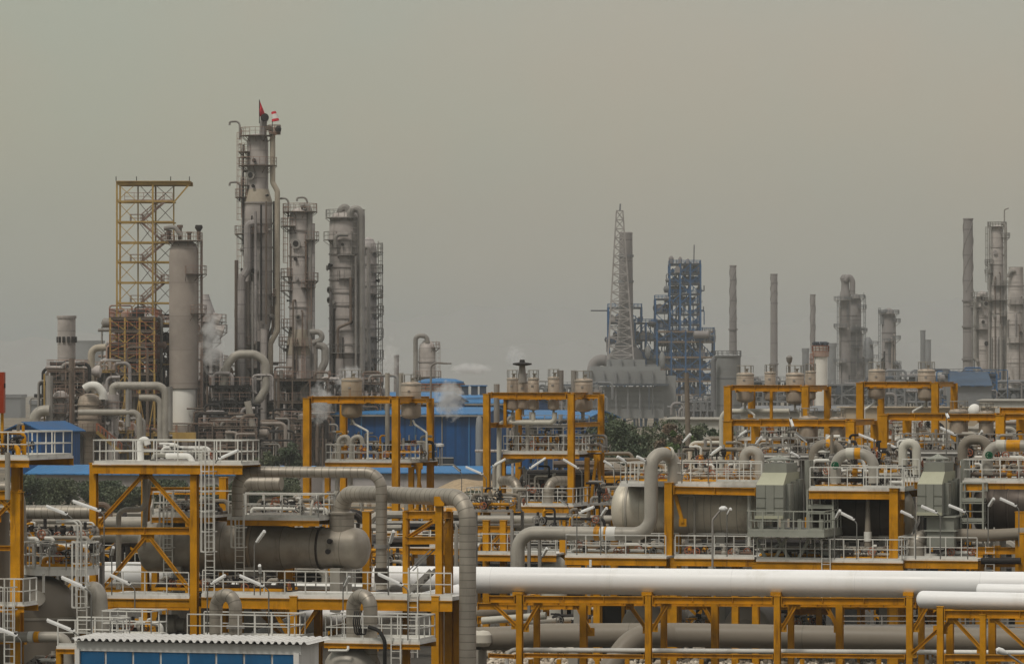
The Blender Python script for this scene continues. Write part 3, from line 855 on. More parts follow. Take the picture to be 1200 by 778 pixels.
# ================================================================== LEFT TRAIN (near)
def build_left_train():
    pl = Plane(228, 203)
    f = Frame('steel_stand', 'tall ochre steel frame with chevron braces and white-railed top deck above the blue cabin', pl, 170)
    for x in (110, 228): f.col(x, 543, 0, .34)
    for x in (110, 228): 
        q = pl.p(x, 543, 0) + pl.v * 7
        f.part('column', MB().hsec(Vector((q.x, q.y, 0)), q, .32, .32, .04, U), yellow)
    f.deck(108, 284, 543, -.3, 2.3, 'FBLR', under=.42)
    f.beamw(pl.p(110, 549, .3), pl.p(110, 549, 6.8)); f.beamw(pl.p(228, 549, .3), pl.p(228, 549, 6.8))
    f.beam(116, 622, 224, None, 0, None, .34, .26)
    f.beam(116, 622, 224, None, 7, None, .34, .26)
    f.brace(168, 556, 117, 612, 0); f.brace(174, 556, 222, 612, 0)
    f.brace(170, 630, 117, 694, 0); f.brace(176, 630, 222, 690, 0)
    for x in (110, 228):
        f.beam(x, 622, x, 622, .2, 6.8, .3, .22) if False else None
    f.ladder(246, 541, 700, -.35 + .1)
    f.beam(116, 706, 224, None, 0, None, .4, .26)
    # pieces of the lower deck
    g = Frame('walkway_deck', 'long low walkway with white rails running below the big stainless drum', pl, 345)
    for x in (345, 511): g.col(x, 699, 0, .36)
    for x in (345, 511): 
        q = pl.p(x, 699, 0) + pl.v * 3.6
        g.part('column', MB().hsec(Vector((q.x, q.y, 0)), q, .34, .34, .04, U), yellow)
    g.deck(236, 530, 697, -.1, 3.6, 'F', under=.5, th=.3)
    g.deck(117, 222, 697, -.1, 3.6, 'F', under=.5, th=.3)
    g.brace(352, 744, 375, 708, .1); g.brace(338, 744, 318, 708, .1); g.brace(500, 708, 514, 745, 1.5)
    g.brace(300, 712, 338, 752, 1.8); g.brace(420, 712, 380, 752, 2.6)
    g.ladder(484, 690, 770, -.2, cage=False)
    # short stair
    sb = MB(); p0 = pl.p(478, 694, 1.2); p1 = pl.p(505, 668, 1.2)
    for k in (0, .8): sb.bar(p0 + pl.v * k, p1 + pl.v * k, .06, .2)
    for i in range(6):
        q = p0.lerp(p1, (i + .5) / 6); sb.box(q + pl.v * .4, (.25, .75, .04), U, V)
    for k in (0, .8): sb.bar(p0 + pl.v * k + ZU, p1 + pl.v * k + ZU, .05)
    g.part('stair', sb, steel_grey)
    h = Frame('drum_top_deck', 'narrow white-railed deck along the top of the big stainless drum', pl, 280, 4)
    h.deck(178, 250, 603, 4.4, 7.4, 'FBL', under=.25, th=.22)
    h.deck(266, 374, 606, 3.6, 6.2, 'FBR', under=.25, th=.24)
    h.ladder(281, 603, 694, 3.4); h.ladder(197, 602, 694, 4.2)
    for x in (182, 330):
        h.col(x, 612, 7.2, .3, cap=False)
    # big drum
    prof = [(165, 2)] + [(165 + 12 * (1 - math.cos(PI / 2 * k / 6)), 30 * math.sin(PI / 2 * k / 6)) for k in range(1, 7)]
    prof += [(312, 30), (316, 29.5), (346, 23.5), (350, 24)] + [(418 + 15 * math.sin(PI / 2 * k / 7), max(1, 24 * math.cos(PI / 2 * k / 7))) for k in range(0, 8)]
    d = hvessel(pl, 5.5, 165, 433, 641, 31, 'long dull stainless drum with conical neck and domed end, below the thick riser', inox, prof, (215, 300, 400), 'stainless_drum')
    def at(x, dy=0): return d.A + d.ax * ((x - 165) / 268 * d.L) + ZU * dy
    d.part('seam_ring', MB().lathe([(-.09, 30.1 / d.s), (-.09, 31 / d.s), (.09, 31 / d.s), (.09, 30.1 / d.s)], at(300), d.ax, 36, False), rust_stain)
    d.part('seam_ring', MB().lathe([(-.05, 24 / d.s), (-.05, 25.3 / d.s), (.05, 25.3 / d.s), (.05, 24 / d.s)], at(378), d.ax, 36, False), inox_dark)
    for x, y in ((395, 633), (393, 645), (288, 642)):
        c = pl.p(x, y, 5.5) - V * (.92)
        d.part('gauge_nozzle', MB().lathe([(0, .09), (.25, .09), (.25, .13), (.3, .13)], c, -V, 10), steel_dark)
    d.part('nozzle', MB().lathe([(0, .60), (.95, .60), (.95, .66), (1.03, .66), (1.03, .54), (1.1, .45)], Vector((at(401).x, at(401).y, at(401).z + .7)), ZU, 26), clad_pipe)
    for x in (355, 369, 182):
        d.part('hanger', MB().tube([at(x, 1.05) - V * .5, at(x, 1.9) - V * .5, at(x, 2.3) - V * .2], .07, .2, 7), grey_pipe)
    q = at(401)
    # thick riser pipe over the drum
    yb = pl.p(401, 578, 5.5).z
    top = Vector((q.x, q.y, yb))
    e = pl.p(548, 578, 0); e.z = yb
    mid = pl.p(480, 578, 4); mid.z = yb
    pipe('thick clad riser from the stainless drum, crossing to the right and dropping to the ground', [q + ZU * .9, top, Vector((e.x, e.y, yb)), Vector((e.x, e.y, 0))], .40, clad_pipe, 1.1, 24, 'clad_pipe', 'silver clad pipes of the drum deck')
    p0 = pl.p(278, 605, 2.4); p1 = pl.p(278, 552.5, 2.4); p2 = pl.p(447, 552.5, 2.4); p3 = pl.p(447, 690, 2.4)
    p2.z = p1.z
    t = pipe('slimmer clad pipe arching over the drum deck rails, both ends turned down', [p0, p1, p2, p3], .27, clad_pipe, .8, 20, 'clad_pipe', 'silver clad pipes of the drum deck',
             flanges=[(pl.p(447, 640, 2.4), ZU)])
    t.part('reducer', MB().lathe([(0, .2), (.3, .33), (.9, .33), (1.0, .2)], pl.p(447, 688, 2.4), ZU, 18), inox_dark)
    pipe('grey pipe with an offset bend beside the first chevron brace', [pl.p(170, 556, 1.5), pl.p(170, 597, 1.5), pl.p(139, 597, 1.5), pl.p(139, 690, 1.5)], .13, grey_pipe, .4, 12)
    pipe('grey pipe bending up behind the chevron frame', [pl.p(176, 556, 3), pl.p(171, 590, 3), pl.p(168, 640, 3)], .13, grey_pipe, .4, 12)
    pipe('fat clad elbow dropping behind the top of the caged ladder', [pl.p(330, 566, 6.5), pl.p(283, 566, 6.5), pl.p(283, 592, 6.5)], .36, clad_pipe, .6, 16)
    # support trestle under the big clad bend
    k = Frame('pipe_trestle', 'open ochre trestle with clamp holding up the thick clad riser', pl, 500, 1)
    k.col(476, 600, 2.5, .28); k.col(515, 592, .9, .32); k.col(526, 600, 3.4, .34)
    k.beam(476, 603, 515, None, 2.5, .9); k.beam(476, 633, 515, None, 2.5, .9); k.brace(478, 630, 512, 608, 2.5, .9)
    k.beam(515, 603, 526, None, .9, 3.4); k.brace(516, 640, 526, 606, .9, 3.4)
    c = pl.p(517, 587, .9)
    k.part('clamp', MB().box(c, (.5, .7, .44), U, V), yellow)
    # inverted U bends on lower platforms
    for (xa, xb, yt, yb_, b, r, lab) in ((253, 276, 697, 778, -3.2, .31, 'inverted clad U bend standing behind the cabin roof'), (414, 434, 698, 778, -3.6, .33, 'inverted clad U bend rising from the small domed tank')):
        pipe(lab, [pl.p(xa, yb_, b), pl.p(xa, yt, b), pl.p(xb, yt, b - .6), pl.p(xb, yb_, b - .6)], r, clad_pipe, .7, 18, 'bend_pipe', 'inverted U bends',
             flanges=[(pl.p(xb, 734, b - .6), ZU)])
        # black hoses looped beside it
    w = Frame('tank_platform', 'small white-railed platform round the inverted U bend on the domed tank', pl, 436, -4)
    w.deck(380, 492, 750, -5.2, -2.6, 'FBLR', under=.22, th=.25, gap=.9)
    w.col(476, 754, -3, .3)
    w.ladder(464, 749, 800, -5.3, cage=True)
    hb = MB()
    for i in range(4):
        x = 416 + i * 2.4
        hb.tube([pl.p(x, 716, -5), pl.p(x - 2, 728, -5.2), pl.p(x, 742, -5.2), pl.p(x + 5, 744, -5.1), pl.p(x + 6, 734, -5)], .035, .3, 6)
    one('hose', 'bundle of black hoses hanging against the inverted U bend', 'hose', hb, black, loc=pl.p(416, 744, -5))
    one('drain_hose', 'thick black hose hanging over the edge of the small tank platform', 'hose',
        MB().tube([pl.p(432, 734, -5.4), pl.p(444, 738, -5.5), pl.p(451, 750, -5.6), pl.p(451, 790, -5.5)], .09, .5, 8), black)
    c = pl.p(413, 800, -4)
    tk = Thing('domed_tank', 'small grey domed tank under the white platform beside the cabin', 'tank', Vector((c.x, c.y, 0)))
    zt = pl.p(413, 755, -4).z
    rr = 1.3
    tk.part('shell', MB().lathe([(0, rr), (zt - 1.0, rr)] + [(zt - 1.0 + 1.0 * math.sin(PI / 2 * i / 6), max(.05, rr * math.cos(PI / 2 * i / 6))) for i in range(1, 7)], Vector((c.x, c.y, 0)), n=32), grey_pipe)
    tk.part('pipe', MB().tube([pl.p(385, 762, -5.5), pl.p(408, 762, -5.5), pl.p(408, 757, -5.4)], .06, .1, 8), white_rail)
    w2 = Frame('tank_platform', 'long narrow white-railed platform behind the corrugated cabin roof', pl, 280, -3)
    w2.deck(218, 340, 748, -4.6, -2.2, 'FBR', under=.22, th=.25, gap=.9)
    # white sloping pipes under the walkway
    pipe('white pipe sloping up under the walkway behind the inverted U bend', [pl.p(300, 752, 4.3), pl.p(330, 741, 4.4), pl.p(352, 729, 4.6), pl.p(440, 720, 5.4), pl.p(540, 697, 7)], .55, white_pipe, 2, 24, 'white_pipe', 'white product pipes')
    pipe('short white pipe behind the lower chevron brace', [pl.p(100, 675, 9.5), pl.p(222, 675, 9.5)], .72, white_pipe, 1, 26, 'white_pipe', 'white product pipes')
    manifold(pl, 2.0, 176, 232, 541, 24, 'dark and white valves on the top deck of the chevron frame', 11, 2.4, 5, [white_rail, cream_pipe, white_deck])
    pipe('white swan-neck vent on the railed top deck', [pl.p(165, 542, 1.5), pl.p(164, 517, 1.5), pl.p(171, 514, 1.5), pl.p(173, 521, 1.5)], .16, white_deck, .35, 12, 'vent_pipe')
    pipe('white elbow pipe lying on the railed top deck', [pl.p(195, 534, 1.2), pl.p(222, 534, 1.2), pl.p(226, 542, 1.2)], .14, white_deck, .35, 12)
    manifold(pl, 5.2, 292, 380, 604, 26, 'crowded valves on the deck over the stainless drum', 12, 2, 7)
    manifold(pl, 5.2, 186, 256, 602, 22, 'low valves behind the ladder on the drum deck', 13, 2, 4)
    manifold(pl, 1.0, 180, 330, 692, 16, 'dark low valves under the stainless drum', 14, 2.4, 8, [steel_dark, grey_pipe, inox_dark])
    # machinery in the dark below the walkway
    for i, (x0, x1, y0, y1, lab) in enumerate(((186, 216, 712, 745, 'grey pump box standing under the walkway by the cabin'), (130, 165, 712, 760, 'dark pump unit under the chevron frame'))):
        mb = MB(); a = pl.p(x0, y1, 1.5); b_ = pl.p(x1, y0, 1.5)
        c = (a + b_) / 2; w_ = (b_ - a).length * .75
        th = Thing('pump_unit', lab, 'pump', Vector((c.x, c.y, 0)), 'pump units')
        th.part('base', MB().box(Vector((c.x, c.y, a.z / 2)), (w_ * 1.3, 1.6, a.z), U, V), concrete)
        th.part('casing', MB().lathe([(-w_ * .5, .3), (-w_ * .45, .5), (w_ * .2, .5), (w_ * .25, .32), (w_ * .5, .32)], Vector((c.x, c.y, a.z + .55)), U, 16), [grey_pipe, steel_dark][i])
        th.part('bracket', MB().box(Vector((c.x, c.y, a.z + .08)), (w_, 1.0, .16), U, V), steel_dark)
    # extra inner steel of the unit behind the drum
    r = Frame('inner_stand', 'ochre frame of columns and beams half hidden behind the stainless drum', pl, 172, 8.5)
    for x in (172, 262, 340, 430): r.col(x, 560 if x < 300 else 600, 9, .36)
    r.beam(172, 628, 430, None, 9); r.beam(172, 575, 262, None, 9)
    r.deck(120, 440, 688, 9, 14, 'F', under=.4)

    pl2 = Plane(110, 212)
    for i, (y, x0, x1, r_, mat, lab) in enumerate(((600, 20, 112, .36, clad_pipe, 'grey clad pipe behind the first tube lamp, highest of the three'), (612, 40, 175, .3, grey_pipe, 'grey pipe running level with the upper chevron foot'),
            (629, 60, 190, .28, grey_pipe, 'lowest grey pipe passing behind the round tank platform'))):
        pipe(lab, [pl2.p(x0, y, 6 + i), pl2.p(x1, y, 6 + i)], r_, mat, name='pipe', group='grey level pipes behind the round tank')

# ================================================================== FAR LEFT EDGE (near)
def build_left_edge():
    pl = Plane(60, 188)
    c = pl.p(42, 700, 0)
    zt = pl.p(42, 672, 0).z; r = 52 / (F / c.y)
    t = Thing('round_tank', 'grey riveted round tank with domed top below a white-railed platform', 'tank', Vector((c.x, c.y, 0)))
    hd = 1.9
    t.part('shell', MB().lathe([(0, r), (zt - hd, r)] + [(zt - hd + hd * math.sin(PI / 2 * i / 8), max(.05, r * math.cos(PI / 2 * i / 8))) for i in range(1, 9)], Vector((c.x, c.y, 0)), n=40), taupe_pipe)
    t.part('seam', MB().lathe([(zt - hd - .05, r), (zt - hd - .05, r + .03), (zt - hd + .05, r + .03), (zt - hd + .05, r)], Vector((c.x, c.y, 0)), n=40, caps=False), grey_pipe)
    t.part('manway', MB().lathe([(0, .28), (.5, .28), (.5, .36), (.6, .36)], Vector((c.x, c.y, zt - 1.2)) + Vector((.3, -r * .82, 0)), Vector((0, -1, .4)), 14), grey_pipe)
    t.part('drain_pipe', MB().tube([pl.p(51, 672, -2), pl.p(51, 694, -2)], .06, 0, 8), white_rail)
    f = Frame('tank_top_platform', 'white-railed platform of round outline on top of the grey riveted tank', pl, 72, 0)
    z = pl.p(72, 666, 0).z
    cx, cy = pl.p(72, 666, .5).x, pl.p(72, 666, .5).y
    ring = [Vector((cx + 1.65 * math.cos(a), cy + 1.5 * math.sin(a), z)) for a in [2 * PI * k / 14 for k in range(14)]]
    f.part('deck', MB().prism([q - ZU * .28 for q in ring], ZU * .28), white_deck)
    f.rails(ring + [ring[0]], 1.15, .8)
    f.ladder(96, 660, 770, -1.8)
    for x in (60, 96): f.col(x, 672, .8, .3, cap=False)
    manifold(pl, -.6, 48, 92, 664, 30, 'yellow and grey valves crowded on the round tank platform', 21, 1.6, 6, [grey_pipe, yellow, steel_grey])
    manifold(pl, 3, 45, 100, 664, 34, 'white pipes and yellow fittings behind the round tank platform', 22, 2, 6, [white_rail, yellow, grey_pipe])
    one('loop_pipe', 'twin thin white vent loops above the round tank platform', 'pipe',
        MB().tube([pl.p(66, 612, -1), pl.p(91, 611, -1), pl.p(91, 690, -1)], .05, .2, 7).tube([pl.p(66, 610, -.7), pl.p(95, 610, -.7), pl.p(95, 690, -.7)], .05, .2, 7), white_rail)
    # left column stand
    g = Frame('edge_stand', 'ochre steel stand cut by the picture edge, with white-railed deck above blue sheds', pl, 20, -4)
    g.col(20, 577, -4, .45); g.col(-12, 530, -4, .45)
    q = pl.p(20, 537, -1)
    g.part('column', MB().hsec(Vector((q.x, q.y, 0)), q, .4, .4, .045, U), yellow)
    g.deck(-40, 34, 536, -4.2, 1, 'FBR', under=.3, th=.18)
    g.brace(17, 585, -4, 606, -4); g.brace(17, 604, 2, 585, -4); g.beam(-20, 642, 20, None, -4, None, .22); g.beam(-20, 580, 24, None, -4, None, .4)
    g.deck(-40, 28, 708, -6.2, -4.6, 'FR', under=.25, th=.1)
    g.ladder(11, 706, 800, -6.3, cage=True)
    g.beam(-20, 750, 30, None, -4, None, .3)
    t = Thing('red_cabinet', 'dull red steel cabinet standing at the very edge above the deck', 'cabinet', pl.p(-6, 484, -2))
    a = pl.p(-8, 484, -2); b_ = pl.p(5, 436, -2)
    t.part('body', MB().box(Vector(((a.x + b_.x) / 2, a.y, (a.z + b_.z) / 2)), (b_.x - a.x, .6, b_.z - a.z)), red_paint)
    t.part('leg', MB().bar(Vector((b_.x - .1, a.y, a.z)), Vector((b_.x - .1, a.y, pl.p(0, 536, -2).z)), .1), yellow)
    t.part('hinge', MB().box(Vector((b_.x + .03, a.y - .2, a.z + 1.2)), (.06, .1, .2)), steel_dark)
    manifold(pl, -2.5, -18, 18, 536, 44, 'yellow and grey valve tree under the red cabinet', 24, 1.5, 5, [yellow, grey_pipe, steel_dark])
    pipe('upright galvanised pipe beside the stand at the picture edge', [pl.p(9, 530, -4.6), pl.p(9, 585, -4.6)], .12, grey_pipe)
    pipe('dark clad elbow turned down beside the stand at the picture edge', [pl.p(-10, 571, 1), pl.p(22, 571, 1), pl.p(26, 640, 1)], .26, inox, .8, 16)
    pipe('upright brown-grey pipe beside the stand at the picture edge', [pl.p(3, 600, -3), pl.p(3, 800, -3)], .3, taupe_pipe, n=18)
    bnd = [(pl.p(34, 746, -5), pl.p(40, 746, -5), white_rail), (pl.p(41, 746, -5), pl.p(47, 746, -5), yellow)]
    pipe('grey level pipe with white and yellow bands in front of the round tank', [pl.p(-10, 746, -5), pl.p(78, 746, -5), pl.p(82, 790, -5)], .23, grey_pipe, .5, 16, bands=bnd)
    h = Frame('low_platform', 'low white-railed platform in front of the round tank beside the cabin roof', pl, 110, -7)
    h.deck(66, 130, 757, -6.8, -4.4, 'FBR', under=.2, th=.2, gap=.9); h.deck(118, 178, 746, -4, -2, 'FBLR', under=.2, th=.2, gap=.9)
    h.col(70, 760, -6.4, .25, cap=False); h.col(126, 760, -4.6, .25, cap=False); h.col(172, 750, -3.6, .25, cap=False)
    pipe('grey clad elbow standing up behind the low platform', [pl.p(120, 750, -1), pl.p(116, 690, -1), pl.p(104, 690, -.4), pl.p(100, 740, 0)], .34, grey_pipe, .5, 18)
    for i, (x0, x1, y, b, h, lab) in enumerate(((28, 100, 640, 10, 34, 'crowded yellow-grey fittings behind the round tank platform rails'),
            (112, 175, 752, 2, 30, 'dark fittings under the low platform beside the round tank'), (-10, 40, 640, 9, 30, 'fittings seen behind the column at the picture edge'), (30, 70, 790, -4, 26, 'white fittings below the banded pipe'))):
        manifold(pl, b, x0, x1, y, h, lab, 300 + i, 2.2, 7, [grey_pipe, white_rail, yellow, steel_dark, clad_pipe])
    # cabin
    pc = Plane(358, 168)
    A = pc.p(92, 766, 0); B = pc.p(352, 766, 0); L = (B - A).length
    ze = pc.p(352, 755, 0).z
    t = Thing('site_cabin', 'long white cabin with corrugated white roof and blue panels along its front', 'cabin', Vector((A.x, A.y, 0)))
    D = 2.3; dv = pc.v * D; A0 = Vector((A.x, A.y, 0)); B0 = Vector((B.x, B.y, 0))
    t.part('wall', MB().prism([A0, B0, B0 + dv, A0 + dv], ZU * ze), cabin_white)
    n = 8
    for k in range(n):
        p = A0.lerp(B0, (k + .04) / n); q = A0.lerp(B0, (k + .96) / n); e = -pc.v * .02
        t.part('blue_panel', MB().prism([p + e, q + e, q + e - pc.v * .03, p + e - pc.v * .03], ZU * (ze - .40)), blue_panel)
    # corrugated roof sheet, low slope to the front
    rb = MB(); N = 34; uu = (B0 - A0).normalized()
    for j in range(2):
        for k in range(N * 4 + 1):
            a = -.25 + (L + .7) * k / (N * 4)
            z = ze + .03 + (0.06 if j else 0) + (.1 if k % 4 in (1, 2) else 0)
            rb.v.append(A0 + uu * a + pc.v * (D + .3 if j else -.35) + ZU * z)
    W = N * 4 + 1
    for k in range(N * 4): rb.quad([k, k + 1, W + k + 1, W + k])
    t.part('roof', rb, cabin_white, sharp=10)
    e0 = B0 + uu * .02 + ZU * ze
    t.part('gable', MB().prism([e0, e0 + dv, e0 + dv + ZU * .08], uu * .05), cabin_white)
    t.part('fascia', MB().box((A0 + B0) / 2 + ZU * (ze - .2) - pc.v * .05, (L + .1, .06, .38), pc.u, pc.v), cabin_white)
    t.part('corner_post', MB().bar(B0 - pc.v * .06 - uu * .12, B0 + ZU * (ze - .32) - pc.v * .06 - uu * .12, .22), cabin_white)
    t.part('corner_post', MB().bar(A0 - pc.v * .06, A0 + ZU * (ze - .32) - pc.v * .06, .2), cabin_white)

# ================================================================== MAIN WHITE PIPE AND ITS RACK
def build_pipe_rack():
    pl = Plane(600, 210)
    # white pipe; slightly dropping to the right
    A = pl.p(440, 678, 1.2); B = pl.p(1260, 686.3, 1.2); 
    t = Thing('main_pipe', 'thick glossy white pipe running across the whole view on ochre trestles', 'pipe', A, 'white product pipes')
    r = .655
    t.part('pipe_run', MB().tube([A, B], r, 0, 48), white_pipe)
    t.part('bleed_nozzle', MB().lathe([(0, .06), (.35, .06)], pl.p(692, 664, 1.2), ZU, 10), white_rail)
    f = Frame('pipe_support', 'long ochre trestle with knee braces carrying the thick white pipe', pl, 840)
    cx = (609, 760, 911, 1066)
    def yy(x): return 701.5 + (x - 560) * .006
    for x in cx: 
        f.col(x, 696 + (x - 600) * .008, 0, .3)
        q = pl.p(x, 700, 0) + pl.v * 3.2
        f.part('column', MB().hsec(Vector((q.x, q.y, 0)), q, .28, .28, .03, U), yellow)
    ends = (573,) + cx
    for a, b in zip(ends, ends[1:]):
        f.beam(a + (5 if a != 573 else 0), yy(a), b - 5, yy(b), 0, None, .34, .24)
        f.beam(a + (5 if a != 573 else 0), 767.5, b - 5, 769, 0, None, .2, .18)
        f.beam(a + 8, yy(a) + 3, b + 8, yy(b) + 3, 3.2, None, .34, .26)
    for x in cx: 
        p, q = pl.p(x, 700, .25), pl.p(x, 700, .25) + pl.v * 2.7
        f.beamw(p + ZU * -.1, q + ZU * -.1, .3, .24)
        f.brace(x + 6, 735, x + 22, 708, .05); 
    f.brace(580, 709, 604, 732, .05); f.brace(738, 709, 758, 737, 2.2); f.brace(676, 709, 692, 740, 3.2); f.brace(824, 708, 838, 736, 3.2); f.brace(968, 708, 982, 736, 3.2)
    for x in (684, 838, 984):
        f.part('column', MB().hsec(Vector((pl.p(x, 700, 3.2).x, pl.p(x, 700, 3.2).y, 0)), pl.p(x, 706, 3.2), .34, .34, .04, U), yellow)
    for x in (622, 655, 700, 735, 790, 822, 860, 940, 985, 1030): f.col(x, 772, .8, .2, cap=False)
    # pipe shoes
    for x in cx:
        q = pl.p(x, 696, .9)
        f.part('pipe_shoe', MB().box(q + ZU * .03, (.5, .9, .18), U, V), yellow)
    # big taupe pipe low
    p3 = Plane(600, 219)
    pts = [p3.p(540, 749, 0), p3.p(600, 747, 0), p3.p(640, 744, 0), p3.p(800, 743.5, 0), p3.p(1230, 751.5, 0)]
    t = Thing('low_pipe', 'very thick taupe pipe lying low behind the ochre trestle over pebbles', 'pipe', pts[0])
    t.part('pipe_run', MB().tube(pts, .61, 3, 36), taupe_pipe)
    for x in (676, 560): 
        q = p3.p(x, 745, -.2)
        t.part('pedestal', MB().box(Vector((q.x, q.y, .7)), (.5, 1.6, 1.4), U, V), concrete)
    for x0 in (556, 566):
        q = p3.p(x0, 748, -.65)
        t.part('insulated_lump', MB().lathe([(-.42, .05), (-.38, .3), (-.2, .45), (.2, .45), (.38, .3), (.42, .05)], q, ZU, 20), cream_tank)
    pipe('fat taupe elbow curving down into the pebbles in front of the low pipe', [p3.p(800, 745, .1), p3.p(745, 741, -.9), p3.p(706, 795, -2.4)], .58, taupe_pipe, 2.6, 32, 'elbow_pipe')
    pw = Plane(600, 212.5)
    pipe('thin white pipe along the foot of the trestle, its end turned down', [pw.p(594, 800, -1.2), pw.p(594, 761, -1.2), pw.p(1250, 764.5, -1.2)], .115, white_deck, .45, 14, 'white_pipe', 'thin white pipes')
    # concrete upright
    q = p3.p(678, 705, 2); t = Thing('pipe_pedestal', 'tall grey concrete post standing behind the thin white pipe', 'post', Vector((q.x, q.y, 0)))
    t.part('post', MB().box(Vector((q.x, q.y, q.z / 2)), (.42, .42, q.z), U, V), concrete)
    t.part('cap', MB().box(q + ZU * .08, (.7, .6, .16), U, V), concrete); t.part('foot', MB().box(Vector((q.x, q.y, .12)), (1.2, 1, .24), U, V), concrete)
    # second, higher corner rack on the right
    pr = Plane(1102, 194)
    g = Frame('corner_support', 'nearer ochre trestle with long braces under the capped white pipe', pr, 1150)
    g.col(1102, 711, 0, .29); g.col(1152, 720, 0, .27); g.col(1240, 711, 0, .34)
    g.beam(1107, 719, 1240, 720, 0, None, .36, .26); g.beam(1107, 770, 1240, 771, 0, None, .3)
    g.brace(1069, 765, 1099, 738, .2); g.brace(1117, 724, 1150, 760, .05); g.brace(1165, 724, 1210, 765, .05); g.brace(1105, 737, 1116, 725, .3)
    for x in (1102, 1152): 
        q = pr.p(x, 712, 0) + pr.v * 2.6
        g.part('column', MB().hsec(Vector((q.x, q.y, 0)), q, .32, .32, .04, U), yellow)
    A = pr.p(1074, 702, .8); B = pr.p(1290, 704.5, .8); B.z = A.z - .06
    L = (B - A).length; r = 10.4 / pr.s(.8)
    t = Thing('capped_pipe', 'white pipe with rounded closed end on the nearer trestle', 'pipe', A, 'white product pipes')
    t.part('pipe_run', MB().lathe([(r * .75 * (1 - math.cos(PI / 2 * k / 7)), max(.02, r * math.sin(PI / 2 * k / 7))) for k in range(8)] + [(L, r)], A, (B - A), 36), white_pipe)
    A = pr.p(1144, 692, 2.6); B = pr.p(1290, 694, 2.6); L = (B - A).length; r = 8.5 / pr.s(2.6)
    t2 = one('capped_pipe', 'smaller white pipe with closed end, half hidden behind the capped one', 'pipe',
         MB().lathe([(r * .4 * (1 - math.cos(PI / 2 * k / 6)), max(.02, r * math.sin(PI / 2 * k / 6))) for k in range(7)] + [(L, r)], A, (B - A), 32), white_pipe, 'white product pipes', loc=A)
    # street lamp at the corner
    q = pr.p(1205, 782, -4)
    t = Thing('street_lamp', 'white-headed lamp leaning in at the bottom corner under the capped pipe', 'lamp', Vector((q.x, q.y, 0)))
    t.part('pole', MB().tube([Vector((q.x, q.y, 0)), q, pr.p(1181, 766, -4)], .05, .4, 8), pole_grey)
    hb = MB().lathe([(0, .03), (.1, .1), (.3, .15), (.5, .13), (.58, .03)], pr.p(1181, 766, -4), pr.p(1167, 760, -4.2) - pr.p(1181, 766, -4), 12)
    t.part('lamp_head', hb, lamp_white)
    # thin rails on the low pipe
    h = Frame('pipe_walkway', 'thin grey handrail running low behind the trestle above the taupe pipe', p3, 1100, 1.5, rail_mat=steel_grey)
    A, B = p3.p(985, 735, 1.4), p3.p(1230, 735, 1.4); h.part('walkway', MB().box((A + B) / 2, ((B - A).length, .8, .08), U, V), steel_grey)
    h.rails([A + ZU * .04, B + ZU * .04], .55, 2.2)
    for x in (1000, 1090, 1180): h.part('post', MB().bar(Vector((p3.p(x, 735, 1.4).x, p3.p(x, 735, 1.4).y, 0)), p3.p(x, 736, 1.4), .12), steel_grey)

